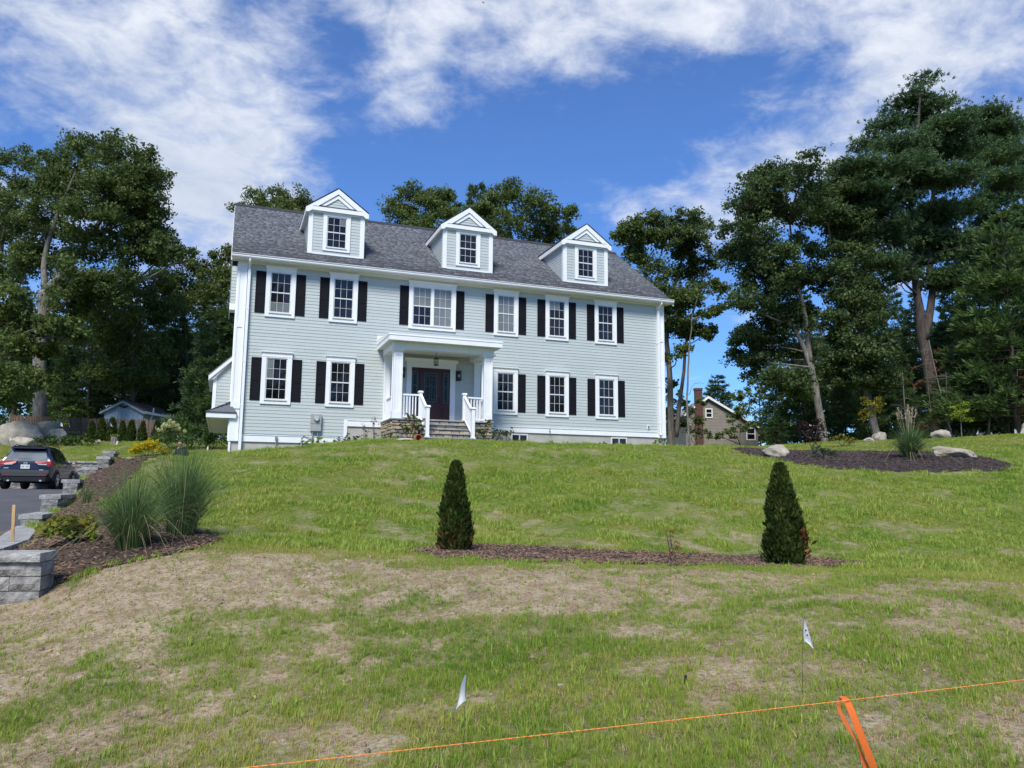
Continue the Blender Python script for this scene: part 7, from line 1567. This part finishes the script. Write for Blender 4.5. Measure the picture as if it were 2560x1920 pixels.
def keep_out(x, y, beds=True):
    k = ~inpoly(x, y, DRIVE) & ~inpoly(x, y, FOOT) & (y > -25.7) & ~((x > 5.1) & (x < 8.85) & (y > -2.1) & (y < 0)) & ~((x > 6.0) & (x < 7.9) & (y > -3.05) & (y < -2))
    k &= ~((x < -2.0) & (y < -16.2) & (y > -17.62) & (x > -3.2)) & ~((x < -3.6) & (y < 4.8) & (y > -17))
    if beds:
        for b in (BED_L, BED_C, BED_R): k &= ~inpoly(x+.05*np.sin(y*9), y+.05*np.sin(x*11), b)
    return k
for d0, d1, per, sd, zone in ((2.4, 6.0, 1150, 1, 0), (6.0, 10.0, 800, 2, 0), (10.0, 14.5, 420, 3, 1), (14.5, 20, 250, 4, 1), (20, 27.5, 140, 5, 1), (27.5, 50, 45, 6, 2)):
    x, y, r = sample(d0, d1, per, sd); lu = lushness(x, y); n = len(x); u = r.random(n); tone = fbm(x*.7+40, y*.7, 3)+.25*(r.random(n)-.5)
    if zone == 0:
        a = (u < np.clip((lu-.12)*1.6, 0, 1)); sp = fbm(x*1.6+5, y*1.6+9, 3)
        idx = np.where(tone > .46, 0, 1); idx = np.where((r.random(n) < .05+.10*(sp > .60)), 2, idx); idx = np.where(r.random(n) < .010, 4, idx)
        st_ = (~a) & (r.random(n) < .30); idx = np.where(st_, 3, idx); lone = (~a) & (~st_) & (r.random(n) < .13); idx = np.where(lone, r.choice([0, 1, 1, 0, 2, 2, 4], n), idx)
        idx = np.where(a & (r.random(n) < .20), 3, idx)
        k = (a | st_ | lone); s = r.uniform(.45, 1.0, n)*np.where(idx == 3, 1.1, .45+.5*lu); s = np.where(lone, r.uniform(.3, .75, n), s)
    elif zone == 1:
        cl = fbm(x*2.2+71, y*2.2+13, 3); k = u < np.clip((lu-.12)*1.5, .10, 1)*np.clip(.35+1.9*(cl-.30), .22, 1); idx = np.where(tone > .43, 5, 6); idx = np.where(r.random(n) < np.where(cl > .56, .40, .05), 9, idx); idx = np.where(r.random(n) < .05, 3, idx); s = r.uniform(.42, .92, n)*(.6+.45*lu)*np.clip(.55+1.5*(cl-.28), .5, 1.35)*(1.0 if d0 < 14 else 1.1)
    else:
        k = u < .95; idx = np.where(tone > .5, 7, 8); s = r.uniform(.5, .9, n)*.7
    k &= keep_out(x, y)
    if zone == 2: k &= (y > 12.4) | (x > 16.9)
    addp(x[k], y[k], idx[k], s[k])
# weeds creeping over the mulch edges
for b, n in ((BED_L, 260), (BED_C, 240), (BED_R, 160)):
    p = np.array(b); r = np.random.default_rng(len(b)); i = r.integers(0, len(p), n); t = r.random(n)[:, None]; q = p[i]*(1-t)+p[(i+1) % len(p)]*t+r.normal(size=(n, 2))*.06; k = keep_out(q[:, 0], q[:, 1], False); q = q[k]
    addp(q[:, 0], q[:, 1], r.choice([0, 5, 2], len(q)), r.uniform(.6, 1.1, len(q)))
X_ = np.concatenate(PX_); Y_ = np.concatenate(PY_); I_ = np.concatenate(ID_).astype(np.int32); S_ = np.concatenate(SC_).astype(np.float32); Z_ = zlawn(X_, Y_)-.004
r = np.random.default_rng(77)
me = bpy.data.meshes.new('turf_points'); me.vertices.add(len(X_)); me.vertices.foreach_set('co', np.stack([X_, Y_, Z_], 1).astype(np.float32).ravel())
a = me.attributes.new('idx', 'INT', 'POINT'); a.data.foreach_set('value', I_); a = me.attributes.new('scl', 'FLOAT', 'POINT'); a.data.foreach_set('value', S_)
a = me.attributes.new('rot', 'FLOAT_VECTOR', 'POINT'); a.data.foreach_set('vector', np.stack([r.normal(0, .10, len(X_)), r.normal(0, .10, len(X_)), r.uniform(0, 6.28, len(X_))], 1).astype(np.float32).ravel())
turf = link('lawn_grass', me); tag(turf, 'green and yellowing grass blades growing over the lawn', 'grass', None, 'stuff')
ng = bpy.data.node_groups.new('turf', 'GeometryNodeTree'); ng.interface.new_socket('Geometry', in_out='INPUT', socket_type='NodeSocketGeometry'); ng.interface.new_socket('Geometry', in_out='OUTPUT', socket_type='NodeSocketGeometry')
gi = ng.nodes.new('NodeGroupInput'); go = ng.nodes.new('NodeGroupOutput'); ip = ng.nodes.new('GeometryNodeInstanceOnPoints'); ci = ng.nodes.new('GeometryNodeCollectionInfo')
ci.inputs['Collection'].default_value = gc; ci.inputs['Separate Children'].default_value = True; ci.inputs['Reset Children'].default_value = True; ip.inputs['Pick Instance'].default_value = True
def na(nm, ty): n = ng.nodes.new('GeometryNodeInputNamedAttribute'); n.data_type = ty; n.inputs['Name'].default_value = nm; return n.outputs['Attribute']
er = ng.nodes.new('FunctionNodeEulerToRotation'); ng.links.new(na('rot', 'FLOAT_VECTOR'), er.inputs[0]); ng.links.new(gi.outputs[0], ip.inputs['Points']); ng.links.new(ci.outputs[0], ip.inputs['Instance']); ng.links.new(na('idx', 'INT'), ip.inputs['Instance Index']); ng.links.new(er.outputs[0], ip.inputs['Rotation']); ng.links.new(na('scl', 'FLOAT'), ip.inputs['Scale']); ng.links.new(ip.outputs[0], go.inputs[0])
md = turf.modifiers.new('turf', 'NODES'); md.node_group = ng

# crumbs of soil and small pebbles on the bare crest
x, y, r = sample(2.4, 9.8, 190, 31); k = keep_out(x, y) & (r.random(len(x)) < np.clip(1.0-lushness(x, y), .05, 1)); x, y = x[k], y[k]; n = len(x)
M['clod'] = mat('soil_clod', (0.30, 0.235, 0.155), 0.95, 0.2, 9, island=0.45)
sz = r.lognormal(-4.75, .5, n); S = np.stack([sz*r.uniform(.8, 1.5, n), sz*r.uniform(.7, 1.2, n), sz*r.uniform(.5, .9, n)], 1)
v, f = boxes_np(np.stack([x, y, zlawn(x, y)+sz*.2], 1), S, r.uniform(0, 6.28, n), r.normal(0, .4, n), r.normal(0, .4, n))
tag(link('soil_crumbs', npmesh('soil_crumbs', v, f, M['clod'])), 'loose crumbs of tan soil and pebbles on the bare near slope', 'soil', None, 'stuff')
